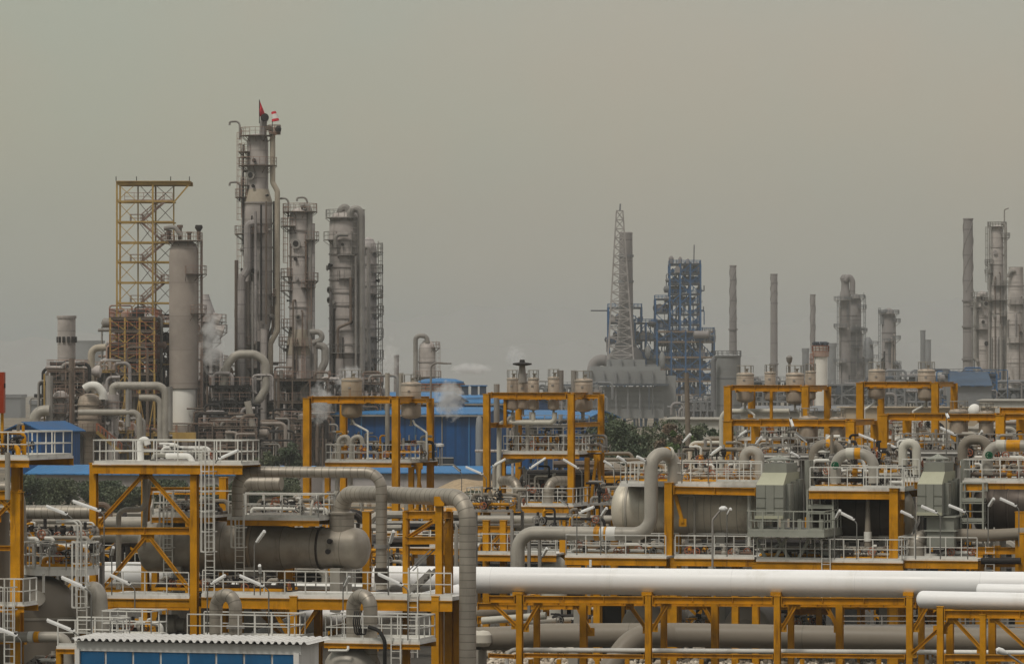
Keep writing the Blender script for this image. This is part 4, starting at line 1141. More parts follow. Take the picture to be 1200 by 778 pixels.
# ================================================================== RIGHT TRAIN
def build_right_train():
    pl = Plane(720, 228)
    f = Frame('vessel_deck', 'ochre and white deck on top of the first brown stainless vessel', pl, 790)
    f.deck(726, 893, 566.5, 1.2, 7.6, 'FBL', edge=False, th=.3)
    f.col(784, 566, .9, .42); f.col(795, 572, 3.2, .3)
    f.brace(790, 574, 800, 612, 1.2); f.rails([pl.p(840, 564, .6), pl.p(893, 564.8, .6)], 1.1, .7)
    f.beam(790, 574, 886, 576, .9, None, .4, .28)
    g = Frame('vessel_deck', 'railed deck over the dark vessel right of the first green enclosure', pl, 1048)
    g.deck(948, 1060, 572, 1.0, 7.0, 'FBR', under=.42, th=.24); g.col(1048, 572, .8, .46); g.col(1056, 576, 3.2, .34)
    g.rails([pl.p(1012, 571, .4), pl.p(1060, 572, .4)], 1.1, .7)
    h = Frame('vessel_deck', 'railed deck behind the second green enclosure, cut by the picture edge', pl, 1150)
    h.deck(1128, 1260, 563, 3, 9, 'FBL', under=.4, th=.24); h.deck(1056, 1078, 562, 4, 9, 'FB', under=.35, th=.2)
    h.col(1134, 568, 8, .4); h.col(1196, 600, 1, .5)
    k = Frame('lower_walkway', 'white-railed lower walkway in front of the first stainless vessel', pl, 760)
    k.deck(662, 781, 651, -.6, 2.5, 'FLB', under=.38, th=.2); k.deck(790, 884, 652, -.6, 2.5, 'FB', under=.38, th=.2)
    for x in (700, 790, 862): k.col(x, 655, 0, .36)
    k2 = Frame('lower_walkway', 'white-railed lower walkway with caged ladder below the dark vessel', pl, 975)
    k2.deck(886, 1058, 656, -1.2, 2.5, 'FBR', under=.42, th=.2, gap=.8); k2.col(886, 660, -1, .36); k2.col(985, 660, -1, .36); k2.col(1046, 660, 1.5, .5)
    k2.ladder(968, 654, 700, -1.3)
    k3 = Frame('lower_walkway', 'white-railed lower walkway round the foot of the second green enclosure', pl, 1110)
    k3.deck(1052, 1146, 654, -.8, 2.5, 'FBL', under=.4, th=.2, gap=.8); k3.col(1104, 658, -.6, .36); k3.brace(1112, 690, 1126, 664, -.4); k3.brace(1140, 690, 1144, 662, -.4)
    k3.ladder(1160, 640, 700, 1, cage=False)
    v1 = hvessel(pl, 4, 718, 905, 598, 33.5, 'brown stainless vessel with domed end behind the vertical pipe loop', inox_light, None, (752, 850), 'process_vessel', 'stainless vessels of the long row')
    v2 = hvessel(pl, 4, 952, 1062, 603, 32, 'dark vessel between the two green enclosures', inox_dark, None, (985, 1040), 'process_vessel', 'stainless vessels of the long row')
    v2b = hvessel(pl, 4.5, 1012, 1072, 603, 31.5, 'brown stained vessel end right of the dark one', inox_light, None, (1050,), 'process_vessel', 'stainless vessels of the long row')
    v3 = hvessel(pl, 4, 1140, 1290, 597, 33, 'dark vessel running out of the picture edge', inox_dark, None, (1170,), 'process_vessel', 'stainless vessels of the long row')
    for v in (v1,):
        q = v.A + v.ax * (v.L * .12)
        v.part('seam_ring', MB().lathe([(-.06, v.rr), (-.06, v.rr + .05), (.06, v.rr + .05), (.06, v.rr)], q, v.ax, 40, False), grey_pipe)
        v.part('drain_pipe', MB().tube([pl.p(800, 580, 2.2), pl.p(814, 580, 2.2), pl.p(814, 645, 2.2)], .07, .15, 8), grey_pipe)
        v.part('level_gauge', MB().tube([pl.p(878, 575, 2), pl.p(878, 650, 2)], .1, 0, 10), white_rail)
    v2b.part('nozzle', MB().tube([pl.p(1017, 575, 1.8), pl.p(1017, 640, 1.6)], [.08, .2], 0, 12), taupe_pipe)
    v2b.part('nozzle_band', MB().lathe([(0, .21), (.5, .21)], pl.p(1017, 634, 1.6), ZU, 12), white_rail)
    # pipe loops
    bd = []
    for x0, x1, m in ((697, 703.5, yellow), (704.5, 708, white_deck), (709, 711, yellow), (711.5, 722, white_deck)):
        bd.append((pl.p(x0, 624.5, .4), pl.p(x1, 624.5, .4), m))
    p_top0, p_top1 = pl.p(781, 532, .4), pl.p(785, 532, .4)
    z6 = pl.p(660, 624.5, .4).z
    for i, (a, b, m) in enumerate(bd):
        a.z = b.z = z6
    P0 = [pl.p(607, 690, .4), pl.p(607, 624, .4), pl.p(763, 624, .4), pl.p(763, 532, .4), pl.p(790, 532, 1.5), pl.p(790, 566, 1.5)]
    P0[1].z = P0[2].z = z6; P0[4].z = P0[3].z
    t = pipe('yellow-and-white banded grey pipe looping up before the first stainless vessel', P0, .365, grey_pipe, .95, 24, 'loop_pipe', 'big grey pipe loops', bands=bd)
    for (a, b, m) in ((779.5, 782.5, yellow), (783, 786, cream_pipe)):
        q0, q1 = pl.p(a, 532, 1.15), pl.p(b, 532, 1.25); q0.z = q1.z = P0[3].z
        t.part('colour_band', MB().lathe([(0, .37), (0, .38), ((q1 - q0).length, .38), ((q1 - q0).length, .37)], q0, P0[4] - P0[3], 24, False), m)
    def arch(x0, x1, yt, yb, b, r, lab, bands=(), mat=grey_pipe, yb2=None):
        q = [pl.p(x0, yb, b), pl.p(x0, yt, b), pl.p(x1, yt, b), pl.p(x1, yb2 or yb, b)]
        q[2].z = q[1].z
        bs = []
        for a, c, m in bands:
            g0, g1 = pl.p(a, yt, b), pl.p(c, yt, b); g0.z = g1.z = q[1].z; bs.append((g0, g1, m))
        return pipe(lab, q, r, mat, r * 3.2, 20, 'arch_pipe', 'grey pipe arches over the vessels', bands=bs)
    arch(979, 1024, 531, 566, 2.2, .29, 'grey pipe arch with cream and yellow bands over the dark vessel deck', ((992, 1001, cream_pipe), (1002, 1009, yellow)))
    arch(1157, 1215, 522, 556, 3.5, .30, 'grey pipe arch with cream and yellow bands at the picture edge', ((1168, 1178, cream_pipe), (1180, 1196, yellow)))
    arch(954, 985, 521, 548, 10, .30, 'fat dark-grey pipe arch with a yellow band behind the dark vessel deck', ((969, 978, yellow),), taupe_pipe)
    arch(890, 872, 528, 560, 5, .27, 'short grey pipe arch left of the first green enclosure', (), grey_pipe, 548)
    arch(1074, 1058, 519, 556, 5, .24, 'short cream-topped pipe arch left of the second green enclosure', (), cream_pipe, 545)
    arch(1128, 1158, 515, 540, 12, .28, 'dark pipe arch under the hung tanks near the picture edge', (), taupe_pipe)
    for x, y in ((980, 545), (1160, 533)):
        c = pl.p(x, y, 1.7)
        mb = MB().lathe([(-.12, .08), (-.08, .13), (.08, .13), (.12, .08)], c, -V, 12)
        ring = [c - V * .3 + (U * math.cos(2 * PI * i / 10) + ZU * math.sin(2 * PI * i / 10)) * .17 for i in range(11)]
        mb.tube(ring, .045, 0, 6); mb.tube([c, c - V * .3], .04, 0, 6); mb.bar(ring[0], ring[5], .05); mb.bar(ring[2], ring[7], .05)
        one('hand_valve', 'green hand-wheel valve at the foot of the banded arch ' + ('over the dark vessel' if x < 1000 else 'near the picture edge'), 'valve', mb, green_valve, 'green valves')
    q = [pl.p(1118, 626, 1), pl.p(1160, 627, 1), pl.p(1260, 622, 0)]
    pipe('thick dark-grey pipe running out level past the second green enclosure', q, .32, taupe_pipe, 1.5, 22, 'level_pipe')
    pipe('grey domed elbow at the foot of the second green enclosure', [pl.p(1074, 660, .5), pl.p(1074, 630, .5), pl.p(1090, 630, 1.2)], .42, clad_pipe, .7, 20, 'elbow_pipe')
    # green enclosures
    def enclosure(x0, x1, ytop, yfr, ybot, b, dep, lab, deckx, decky, base):
        A, B = pl.p(x0, ybot, b), pl.p(x1, ybot, b); B.z = A.z
        w = (B - A).length; s = F / A.y
        H = (ybot - yfr) / s; t = Thing('air_cooler_box', lab, 'enclosure', Vector((A.x, A.y, A.z)), 'green-grey enclosures')
        u, v = pl.u, pl.v
        D = v * dep
        t.part('body', MB().prism([A, B, B + D, A + D], ZU * H), green_grey)
        # sloped hood: front face leans back to a narrower neck
        hh = 14 / s; bk = v * .9; ins = u * (w * .1)
        a0, b0 = A + ZU * H, B + ZU * H
        hood = MB(); pts = [a0, b0, b0 + D, a0 + D, a0 + bk + ins + ZU * hh, b0 + bk + ZU * hh, b0 + D + ZU * hh, a0 + D + ins + ZU * hh]
        hood.v = [Vector(p) for p in pts]
        for qd in ((0, 1, 5, 4), (1, 2, 6, 5), (2, 3, 7, 6), (3, 0, 4, 7), (4, 5, 6, 7)): hood.quad(list(qd))
        t.part('hood', hood, green_light, sharp=5)
        nk = 11 / s; z1 = ZU * (H + hh)
        n0 = A + bk + ins * 1.2 + z1; n1 = B + bk + z1 - ins * .3
        t.part('neck', MB().prism([n0 + v * .1, n1 + v * .1, n1 + D * .7, n0 + D * .7], ZU * nk), green_grey)
        # open conical rain cap
        cc = (n0 + n1) / 2 + v * (dep * .3) + ZU * nk; rr = w * .45; apex = cc + ZU * (9 / s)
        t.part('rain_cap', MB().lathe([(.12, rr * 1.05), (.2, rr * 1.05), (9 / s * .8, rr * .35), (9 / s, .05)], cc, ZU, 18), green_grey)
        for i in range(10):
            an = 2 * PI * i / 10
            t.part('cap_strut', MB().bar(cc + Vector((math.cos(an) * rr * 1.08, math.sin(an) * rr * 1.08, .1)), apex, .07), green_rail)
        # panel joints on front
        for fz in (.33, .62): t.part('panel_joint', MB().box((A + B) / 2 - v * .012 + ZU * (H * fz), (w * .99, .02, .028), u, v), dark_gap)
        for fx in (.34, .66): t.part('panel_joint', MB().box(A.lerp(B, fx) - v * .011 + ZU * (H * .5), (.022, .016, H * .98), u, v), dark_gap)
        t.part('access_door', MB().box(A.lerp(B, .52) - v * .03 + ZU * (H * .42), (w * .27, .05, H * .42), u, v), green_grey)
        t.part('sill', MB().box((A + B) / 2 - v * .1 + ZU * .1, (w * 1.02, .2, .16), u, v), green_light)
        # ribs and duct posts on the right flank
        for i, fz in enumerate((.25, .55, .86)):
            t.part('flank_duct', MB().box(B + D * fz + u * .12 + ZU * (H * .52), (.24, dep * .2, H * (1.02 + .1 * i)), u, v), green_grey)
        for i in (0, 1):
            q = B + D * (1.0 + .15 * i) + u * .45
            t.part('stand_pipe', MB().tube([q, q + ZU * (H + hh + nk * 1.2)], .18, 0, 12), green_grey)
        if deckx:
            a, c = pl.p(deckx[0], decky, b - 1.2), pl.p(deckx[1], decky, b - 1.2); c.z = a.z
            d2 = v * (dep + 2)
            t.part('deck', MB().prism([a - ZU * .3, c - ZU * .3, c + d2 - ZU * .3, a + d2 - ZU * .3], ZU * .3), green_rail)
            for pp in ([a, c], [a, a + d2], [c, c + d2]): t.part('guard_rail', MB().rail(pp, 1.05, .06, .9), green_rail)
            for fx in (.12, .4, .62, .9):
                p = a.lerp(c, fx) + v * 1.2
                t.part('skid_post', MB().bar(p, p + ZU * (A.z - a.z + .02), .2), green_grey) if A.z > a.z + .1 else None
            for fx in (.25, .55):
                p = a.lerp(c, fx) + v * 1.0 - ZU * .3
                for dx in (-.45, .45):
                    qd = p + u * dx * 2 ; qd2 = p + u * dx * .4; qd2.z = pl.p(900, 656, 0).z
                    t.part('leg', MB().bar(qd, qd2, .16), green_rail)
        if base:
            bx0, bx1, by0, by1 = base
            a, c = pl.p(bx0, by1, b + .3), pl.p(bx1, by1, b + .3); c.z = a.z; hb = A.z - a.z
            t.part('base_box', MB().prism([a, c, c + D * .8, a + D * .8], ZU * (hb - .02)), green_grey)
            for fz in (.52, .97): t.part('base_flange', MB().prism([a - u * .12 - v * .12 + ZU * (hb * fz - .05), c + u * .12 - v * .12 + ZU * (hb * fz - .05), c + u * .12 + D * .8 + ZU * (hb * fz - .05), a - u * .12 + D * .8 + ZU * (hb * fz - .05)], ZU * .07), green_rail)
        return t
    enclosure(886, 918, 545, 568, 608, -.8, 4.2, 'green-grey enclosure with pale sloped hood on legs, left one of two', (876, 966), 622, None)
    enclosure(1075, 1104, 545, 567, 604, -.2, 4.2, 'green-grey enclosure with pale sloped hood on a boxy base, right one of two', None, None, (1086, 1118, 604, 640))
    for (x0, x1, yt, yb, b, lab) in ((946, 976, 574, 656, 1.2, 'grey-green stair cage beside the first green enclosure'), (1126, 1152, 566, 636, 1.6, 'grey-green stair cage beside the second green enclosure')):
        t = Thing('stair_cage', lab, 'stair', pl.p((x0 + x1) / 2, yb, b), 'stair cages')
        zb, ztp = pl.p(x0, yb, b).z, pl.p(x0, yt, b).z
        a, c = pl.p(x0, yb, b), pl.p(x1, yb, b); d2 = pl.v * 1.3
        for q in (a, c, a + d2, c + d2): t.part('post', MB().bar(Vector((q.x, q.y, zb)), Vector((q.x, q.y, ztp)), .09), green_rail)
        nz = 3
        for i in range(nz):
            z = zb + (ztp - zb) * (i + 1) / nz
            q = [Vector((p.x, p.y, z - .9)) for p in (a, c, c + d2, a + d2)]
            t.part('landing', MB().prism([p - ZU * .08 for p in q], ZU * .08), green_rail)
            t.part('guard_rail', MB().rail(q, .9, .05, .8, closed=True), green_rail)
    # valves everywhere on the decks
    manifold(pl, 3.2, 800, 884, 565, 22, 'pale valves and flanges on the deck of the first stainless vessel', 31, 3, 8)
    manifold(pl, 4.8, 742, 800, 564, 14, 'low valves behind the tall pipe loop on the first vessel deck', 32, 2, 5)
    manifold(pl, 2.6, 955, 1012, 571, 28, 'dense valves on the deck over the dark vessel', 33, 3, 8)
    manifold(pl, 3.0, 1014, 1056, 572, 22, 'white-grey valves at the right end of the dark vessel deck', 34, 3, 6, [white_rail, grey_pipe, cream_pipe])
    manifold(pl, 4.6, 1134, 1200, 563, 24, 'dense valves behind the banded arch at the picture edge', 35, 3, 8)
    manifold(pl, 5.0, 1054, 1080, 562, 26, 'small valves between the two railed decks', 36, 2, 4)
    manifold(pl, 1.2, 670, 775, 650, 14, 'low pipes on the lower walkway under the pipe loop', 37, 1.2, 6, [white_rail, grey_pipe])
    manifold(pl, 1.0, 800, 880, 652, 14, 'low pipes on the lower walkway under the first stainless vessel', 38, 1.2, 5)
    manifold(pl, .8, 985, 1050, 655, 18, 'pipes and valves on the lower walkway under the dark vessel', 39, 1.2, 6)
    manifold(pl, .8, 1104, 1142, 653, 18, 'pipes and red valves behind the rails under the second green enclosure', 40, 1.2, 5, wheel=redrail)
    manifold(pl, 1, 890, 960, 655, 16, 'orange-tinted fittings below the legs of the first green enclosure', 41, 1.2, 6, [yellow, grey_pipe, white_rail])
    for i, (x0, x1, y, b, h, lab) in enumerate(((790, 880, 553, 11, 40, 'tall thin pipework behind the first vessel deck'), (950, 1010, 553, 9, 44, 'tall thin pipework behind the dark vessel deck'), (1010, 1060, 553, 12, 40, 'tall thin pipework left of the second green enclosure'),
            (1125, 1200, 548, 14, 40, 'tall thin pipework behind the deck at the picture edge'), (690, 770, 592, 14, 30, 'fittings behind the domed end of the first vessel'))):
        manifold(pl, b, x0, x1, y, h, lab, 340 + i, 3, 11, [grey_pipe, white_rail, steel_grey, steel_dark, taupe_pipe])
    # right edge lower frame
    e = Frame('edge_support', 'ochre support of stacked beams near the right picture edge below the level pipe', pl, 1170, 1)
    e.col(1148, 650, 1, .4); e.col(1168, 640, 3, .4); e.col(1200, 625, 0, .5)
    e.beam(1140, 645, 1210, None, 1); e.beam(1140, 660, 1210, None, 2); e.brace(1126, 690, 1146, 662, 1)
    pipe('short dark pipe end sticking out through the stacked ochre beams', [pl.p(1150, 657, -.5), pl.p(1196, 657, -.5)], .17, steel_dark, name='pipe')
    # under-vessel darkness: drums and pump foundations behind the rack
    for i, (x, y, r, lab) in enumerate(((757, 738, 1.35, 'big round grey vessel head below the white pipe left of the middle post'), (876, 740, 1.3, 'big round grey vessel head below the white pipe right of the middle post'))):
        c = pl.p(x, y, 2); c.z = 1.9
        t = Thing('round_drum', lab, 'vessel', Vector((c.x, c.y, 0)), 'round vessel heads below the white pipe')
        prf = [(r * .4 * (1 - math.cos(PI / 2 * k / 7)), max(.03, r * math.sin(PI / 2 * k / 7))) for k in range(8)] + [(5, r)]
        t.part('shell', MB().lathe(prf, c - V * .6, V, 36), taupe_pipe)
        t.part('saddle', MB().box(Vector((c.x, c.y, .35)) + V * 1.5, (r * 1.6, .5, .7), U, V), concrete)
    lo = Frame('understructure', 'dense ochre understructure of short columns seen below the thick white pipe', pl, 850, 2)
    for x in (640, 690, 728, 790, 830, 850, 886, 905, 960, 985, 1010, 1050, 1090, 1130, 1175): lo.col(x, 708, 5 + (x % 3), .3, cap=False)
    lo.beam(560, 710, 1200, None, 5.5); lo.beam(560, 726, 740, None, 6); lo.beam(850, 716, 1010, None, 7)
    for i, x in enumerate((720, 995)):
        A = pl.p(x, 745, 4)
        t = Thing('control_cabinet', ('open ochre box frame behind the low taupe pipe', 'grey louvred cabinet behind the low taupe pipe')[i], 'cabinet', Vector((A.x, A.y, 0)))
        t.part('body', MB().box(Vector((A.x, A.y, 1.5)), (1.1, .9, 3.0), U, V), (steel_dark, far_panel)[i])
        t.part('frame', MB().box(Vector((A.x, A.y, 3.05)), (1.4, 1.1, .14), U, V), yellow)
        for sx in (-.62, .62):
            t.part('post', MB().bar(Vector((A.x, A.y, 0)) + U * sx - V * .5, Vector((A.x, A.y, 3)) + U * sx - V * .5, .16), yellow)
    manifold(pl, 3.5, 640, 720, 742, 28, 'tangle of thin pipes below the white pipe near the concrete post', 43, 2, 7, [grey_pipe, steel_dark, white_rail])
    manifold(pl, 4.5, 800, 860, 742, 26, 'tangle of thin pipes between the round vessel heads', 44, 2, 6, [grey_pipe, steel_dark, yellow])
    manifold(pl, 4.5, 910, 960, 742, 28, 'tangle of thin pipes right of the round vessel heads', 45, 2, 5, [grey_pipe, steel_dark, white_rail])
    manifold(pl, 4.5, 1030, 1080, 742, 28, 'tangle of thin pipes left of the nearer trestle', 46, 2, 6, [steel_dark, grey_pipe])
    for i, (y, x0, x1, b, r, m, lab) in enumerate(((724, 565, 640, 3, .2, cream_pipe, 'cream pipe stub behind the first trestle post'), (727, 600, 690, 5, .26, grey_pipe, 'grey pipe behind the concrete post'), (716, 556, 615, 7, .42, taupe_pipe, 'fat taupe pipe behind the clad riser foot'))):
        pipe(lab, [pl.p(x0, y + 3, b), pl.p(x1, y - 3, b)], r, m, name='pipe', group='low pipes under the white pipe')

# ================================================================== MIDDLE FRAMES WITH HUNG TANKS
TANKS = 'tan tanks hung in the yellow frames'
def build_mid_frames():
    # frame behind the clad pipes
    pl = Plane(360, 287)
    f = Frame('tank_portal', 'tall ochre portal frame with two hung tanks and a blue hall behind', pl, 430)
    for x in (360, 464): f.col(x, 467, 0, .46); 
    for x in (360, 464):
        q = pl.p(x, 467, 0) + pl.v * 8
        f.part('column', MB().hsec(Vector((q.x, q.y, 0)), q, .42, .42, .05, U), yellow)
    def P4(x, y, b): return pl.p(x, y, 0) + pl.v * b
    f.beam(366, 468, 458, None, 0, None, .4, .3); f.beamw(P4(360, 468, .35), P4(360, 468, 7.7), .4, .3); f.beamw(P4(464, 468, .35), P4(464, 468, 7.7), .4, .3)
    f.beamw(P4(364, 468, 8), P4(460, 468, 8), .4, .3)
    f.beamw(P4(412, 468, .2), P4(412, 468, 7.8), .34, .26)
    f.deck(381, 482, 540, 2.2, 8.4, 'FBLR', under=.3, th=.2); f.brace(486, 650, 492, 546, 3, None, .2); f.brace(500, 610, 488, 546, 3.2, None, .16)
    f.deck(352, 495, 622, .5, 8, 'FB', under=.4, th=.2)
    for x in (384, 482): f.col(x, 546, 3, .34, cap=False)
    f.tank_beams(364, 462, 469, (3.6, 5.2))
    f.beam(464, 470, 500, None, 3.6, None, .22, .14); f.beam(464, 470, 500, None, 5.2, None, .22, .14)
    hung_tank(pl, 4.4, 400, 424.5, 442, 490, 'rust-streaked tan tank hung in the portal frame before the blue hall', rust_stain, ring_y=468)
    hung_tank(pl, 4.4, 470, 493.5, 447, 491, 'tan tank hung at the right end of the portal frame before the blue hall', ring_y=468)
    for (x, y0, y1, lab) in ((454, 437, 535, 'tall thin grey vent stack between the two hung tanks'), (470, 437, 480, 'short thin vent post touching the right hung tank')):
        pipe(lab, [pl.p(x, y1, 5), pl.p(x, y0, 5)], .16, grey_pipe, name='vent_pipe', n=12)
    pipe('thin white drain pipe slanting from the rusty tank', [pl.p(413, 492, 4.2), pl.p(416, 497, 4.2), pl.p(431, 505, 4.2), pl.p(431, 538, 4.2)], .07, white_rail, .1, 8, 'drain_pipe', 'thin tank drain pipes')
    pipe('thin white drain pipe slanting from the tank beside the frame end', [pl.p(484, 492, 4.2), pl.p(486, 497, 4.2), pl.p(500, 507, 4.2), pl.p(500, 538, 4.2)], .07, white_rail, .1, 8, 'drain_pipe', 'thin tank drain pipes')
    for i, x in enumerate((396, 411)):
        pipe(('grey swan-neck pipe left of', 'grey swan-neck pipe right of')[i] + ' the ochre rear column on the portal deck', [pl.p(x - 1, 575, 3), pl.p(x + 1, 540, 3), pl.p(x + 1, 513, 3), pl.p(x + 12, 511, 3), pl.p(x + 14, 520, 3)], .16, grey_pipe, .5, 12)
    manifold(pl, 4.2, 388, 440, 540, 34, 'valves and pipes on the deck under the rusty hung tank', 51, 2.2, 7, [grey_pipe, yellow, steel_grey])
    manifold(pl, 4.2, 446, 500, 540, 34, 'valves and pipes on the deck right of the thin vent stack', 52, 2.2, 6, [grey_pipe, steel_dark, yellow])
    manifold(pl, 2.5, 360, 460, 622, 40, 'crowded ochre and grey fittings behind the drum deck rails', 53, 3, 9, [yellow, grey_pipe, cream_pipe])
    manifold(pl, 2.5, 468, 520, 622, 30, 'fittings behind the trestle of the thick clad riser', 54, 3, 6, [yellow, grey_pipe, white_rail])

    # five-tank frame
    pl = Plane(570, 287)
    f = Frame('tank_portal', 'ochre portal frame holding five tan tanks over two railed decks', pl, 640)
    def P5(x, y, b): return pl.p(x, y, 0) + pl.v * b
    for x in (570.5, 669.5):
        f.col(x, 462, 0, .42); q = P5(x, 462, 8)
        f.part('column', MB().hsec(Vector((q.x, q.y, 0)), q, .38, .38, .05, U), yellow)
    f.beam(576, 463, 664, None, 0, None, .36, .3)
    for x in (570.5, 669.5): f.beamw(P5(x, 463, .3), P5(x, 463, 7.7), .36, .28); f.beamw(P5(x, 498, .3), P5(x, 498, 7.7), .3, .24)
    f.beamw(P5(573, 463, 8), P5(666, 463, 8), .36, .28)
    f.tank_beams(574, 668, 464, (2.2, 3.4, 5.6, 6.6)); f.beam(669, 465, 702, None, 3.4, None, .22, .14); f.beam(669, 465, 702, None, 5.4, None, .22, .14)
    f.col(592, 465, 2.4, .2, 499, False); f.beam(575, 499, 600, None, 2.4, None, .22)
    f.deck(589, 679, 530, 1.8, 8.4, 'FBLR', under=.3, th=.2)
    f.deck(546, 672, 591, -1.2, 8.4, 'FBLR', under=.4, th=.22)
    f.brace(692, 590, 699, 536, 3, None, .18); f.brace(706, 590, 700, 536, 3.4, None, .18)
    for x in (590, 688): f.col(x, 536, 3, .3, 590, False)
    f.col(600, 598, 1, .5); f.col(690, 598, 3, .5)
    for (x0, x1, yt, yb, b, lab) in ((594, 607.5, 442, 481, 2.6, 'slim tan tank, first from the left in the five-tank frame'), (607, 619, 446, 480, 6, 'slim tan tank set back behind the first two of the five-tank frame'),
            (618.5, 631.5, 442, 481, 2.8, 'slim tan tank between the set-back one and the single gap of the five-tank frame'), (642, 655.5, 441, 481, 2.8, 'slim tan tank standing alone beside the middle ochre column'),
            (673.5, 694.5, 443, 483, 4.4, 'wide tan tank at the right end of the five-tank frame')):
        hung_tank(pl, b, x0, x1, yt, yb, lab, None if x1 - x0 > 18 else tank_tan, ring_y=463)
    z = pl.p(600, 495, 2.8).z
    def hz(x): q = pl.p(x, 495, 2.8); q.z = z; return q
    t = Thing('header_pipe', 'cream header pipe collecting the outlets of the slim tanks', 'pipe', hz(585))
    t.part('pipe_run', MB().tube([pl.p(585, 572, 2.8), hz(585), hz(650), pl.p(650, 483, 2.8)], .17, cream_pipe and .4, 14), cream_pipe)
    for x in (601, 625): t.part('branch', MB().tube([hz(x - 4), hz(x), pl.p(x, 483, 2.8)], .15, .35, 12), cream_pipe)
    for i, x in enumerate((605, 618)):
        pipe(('grey pipe curving down and left below the slim tanks, outer one', 'grey pipe curving down and left below the slim tanks, inner one')[i], [pl.p(x, 498, 3.4), pl.p(x, 539 - i, 3.4), pl.p(579 + 4 * i, 540 + i * 3, 3.0), pl.p(579 + 4 * i, 575, 3.0)], .13, grey_pipe, .7, 12)
        a = pl.p(x, 513, 3.4); 
    t = Thing('mushroom_vent', 'dark flat-topped vent rising behind the slim tanks', 'vent', pl.p(612, 445, 5))
    t.part('stem', MB().tube([pl.p(612, 448, 5), pl.p(612, 428, 5)], [.3, .2], 0, 12), steel_grey)
    c = pl.p(612, 426.5, 5)
    t.part('cap', MB().lathe([(-.12, .3), (-.05, .65), (.05, .65), (.12, .2), (.3, .15)], c, n=18), steel_dark)
    for (x, y0, y1, lab) in ((657, 434, 470, 'grey post right of the lone slim tank'), (672.5, 434, 470, 'grey post touching the wide tank'), (582, 450, 500, 'grey post left of the first slim tank')):
        pipe(lab, [pl.p(x, y1, 4.5), pl.p(x, y0, 4.5)], .2, steel_grey, name='post', cat='post', n=10)
    for (xa, xb, y, yb, b, lab) in ((588, 607, 563, 700, 1.2, 'clad pipe turning down through the lower deck, left of two'), (664, 642, 563, 700, .8, 'clad pipe turning down through the lower deck, right of two')):
        pipe(lab, [pl.p(xa, y, b + 1.5), pl.p(xb, y, b), pl.p(xb, yb, b)], .33, clad_pipe, .9, 18)
    hvessel(pl, 5.5, 608, 708, 570, 15, 'dark horizontal drum on the lower deck of the five-tank frame', inox_dark, None, (), 'horizontal_vessel')
    manifold(pl, 3.4, 596, 650, 530, 30, 'grey and ochre valves on the upper deck under the slim tanks', 55, 2.2, 8, [grey_pipe, yellow, steel_dark])
    manifold(pl, 4, 655, 704, 530, 30, 'valves on the upper deck under the wide tank', 56, 2.2, 6, [grey_pipe, cream_pipe, steel_grey])
    manifold(pl, 2.4, 608, 664, 590, 44, 'dark pipework over the lower deck of the five-tank frame', 57, 2, 9, [steel_dark, grey_pipe, steel_grey])
    manifold(pl, 4.5, 670, 740, 592, 36, 'tangled pipework at the right end of the lower deck', 58, 3, 8, [steel_dark, grey_pipe, redrail])
    for i, (x0, x1, y, b, h, lab) in enumerate(((400, 470, 668, 6, 34, 'tangled pipework between the drum end and the trestle'), (545, 600, 600, 14, 30, 'tangled fittings left of the lower deck of the five-tank frame'), (620, 700, 632, 10, 36, 'dark fittings over the banded grey pipe'))):
        manifold(pl, b - 60, x0, x1, y, h, lab, 320 + i, 2.2, 8, [grey_pipe, steel_dark, yellow, taupe_pipe])
    # pipes running level behind the trestle
    p2 = Plane(640, 245)
    for i, (y, x0, x1, r, m, lab) in enumerate(((608.5, 556, 735, .24, grey_pipe, 'pale grey level pipe behind the pipe loop, upper one'), (614, 430, 700, .2, steel_grey, 'thin level pipe behind the trestle, lower one'))):
        pipe(lab, [p2.p(x0, y, 3 + i), p2.p(x1, y, 3 + i)], r, m, name='pipe', group='level pipes behind the trestle')
    g = Frame('rear_walkway', 'ochre walkway posts and white rails behind the clad riser and first pipe loop', p2, 600)
    g.deck(556, 652, 648, 0, 4, 'FB', under=.35, th=.18, gap=.9); g.deck(440, 545, 640, 4, 8, 'FB', under=.35, th=.18)
    for x in (570, 590, 660, 690, 720): g.col(x, 610, 2, .36)
    g.beam(556, 620, 600, None, 2); g.brace(574, 640, 590, 622, 2)
    manifold(p2, 2, 560, 600, 648, 34, 'white stair-like racks of pipes beside the clad riser', 59, 2, 6, [white_rail, grey_pipe, yellow])
    manifold(p2, 6, 610, 700, 650, 40, 'dark pipework seen through the legs of the pipe loop', 60, 2, 8, [steel_dark, grey_pipe, taupe_pipe])
    c = p2.p(649, 655, 1); 
    t = Thing('dome_tank', 'small pale dome of a tank showing just above the white pipe', 'tank', Vector((c.x, c.y, 0)))
    zt = p2.p(649, 650, 1).z
    t.part('shell', MB().lathe([(0, .75), (zt - .7, .75)] + [(zt - .7 + .7 * math.sin(PI / 2 * i / 6), max(.03, .75 * math.cos(PI / 2 * i / 6))) for i in range(1, 7)], Vector((c.x, c.y, 0)), n=26), cream_pipe)
    t.part('lid', MB().lathe([(zt - .02, .2), (zt + .1, .2)], Vector((c.x, c.y, 0)), n=12), steel_grey)

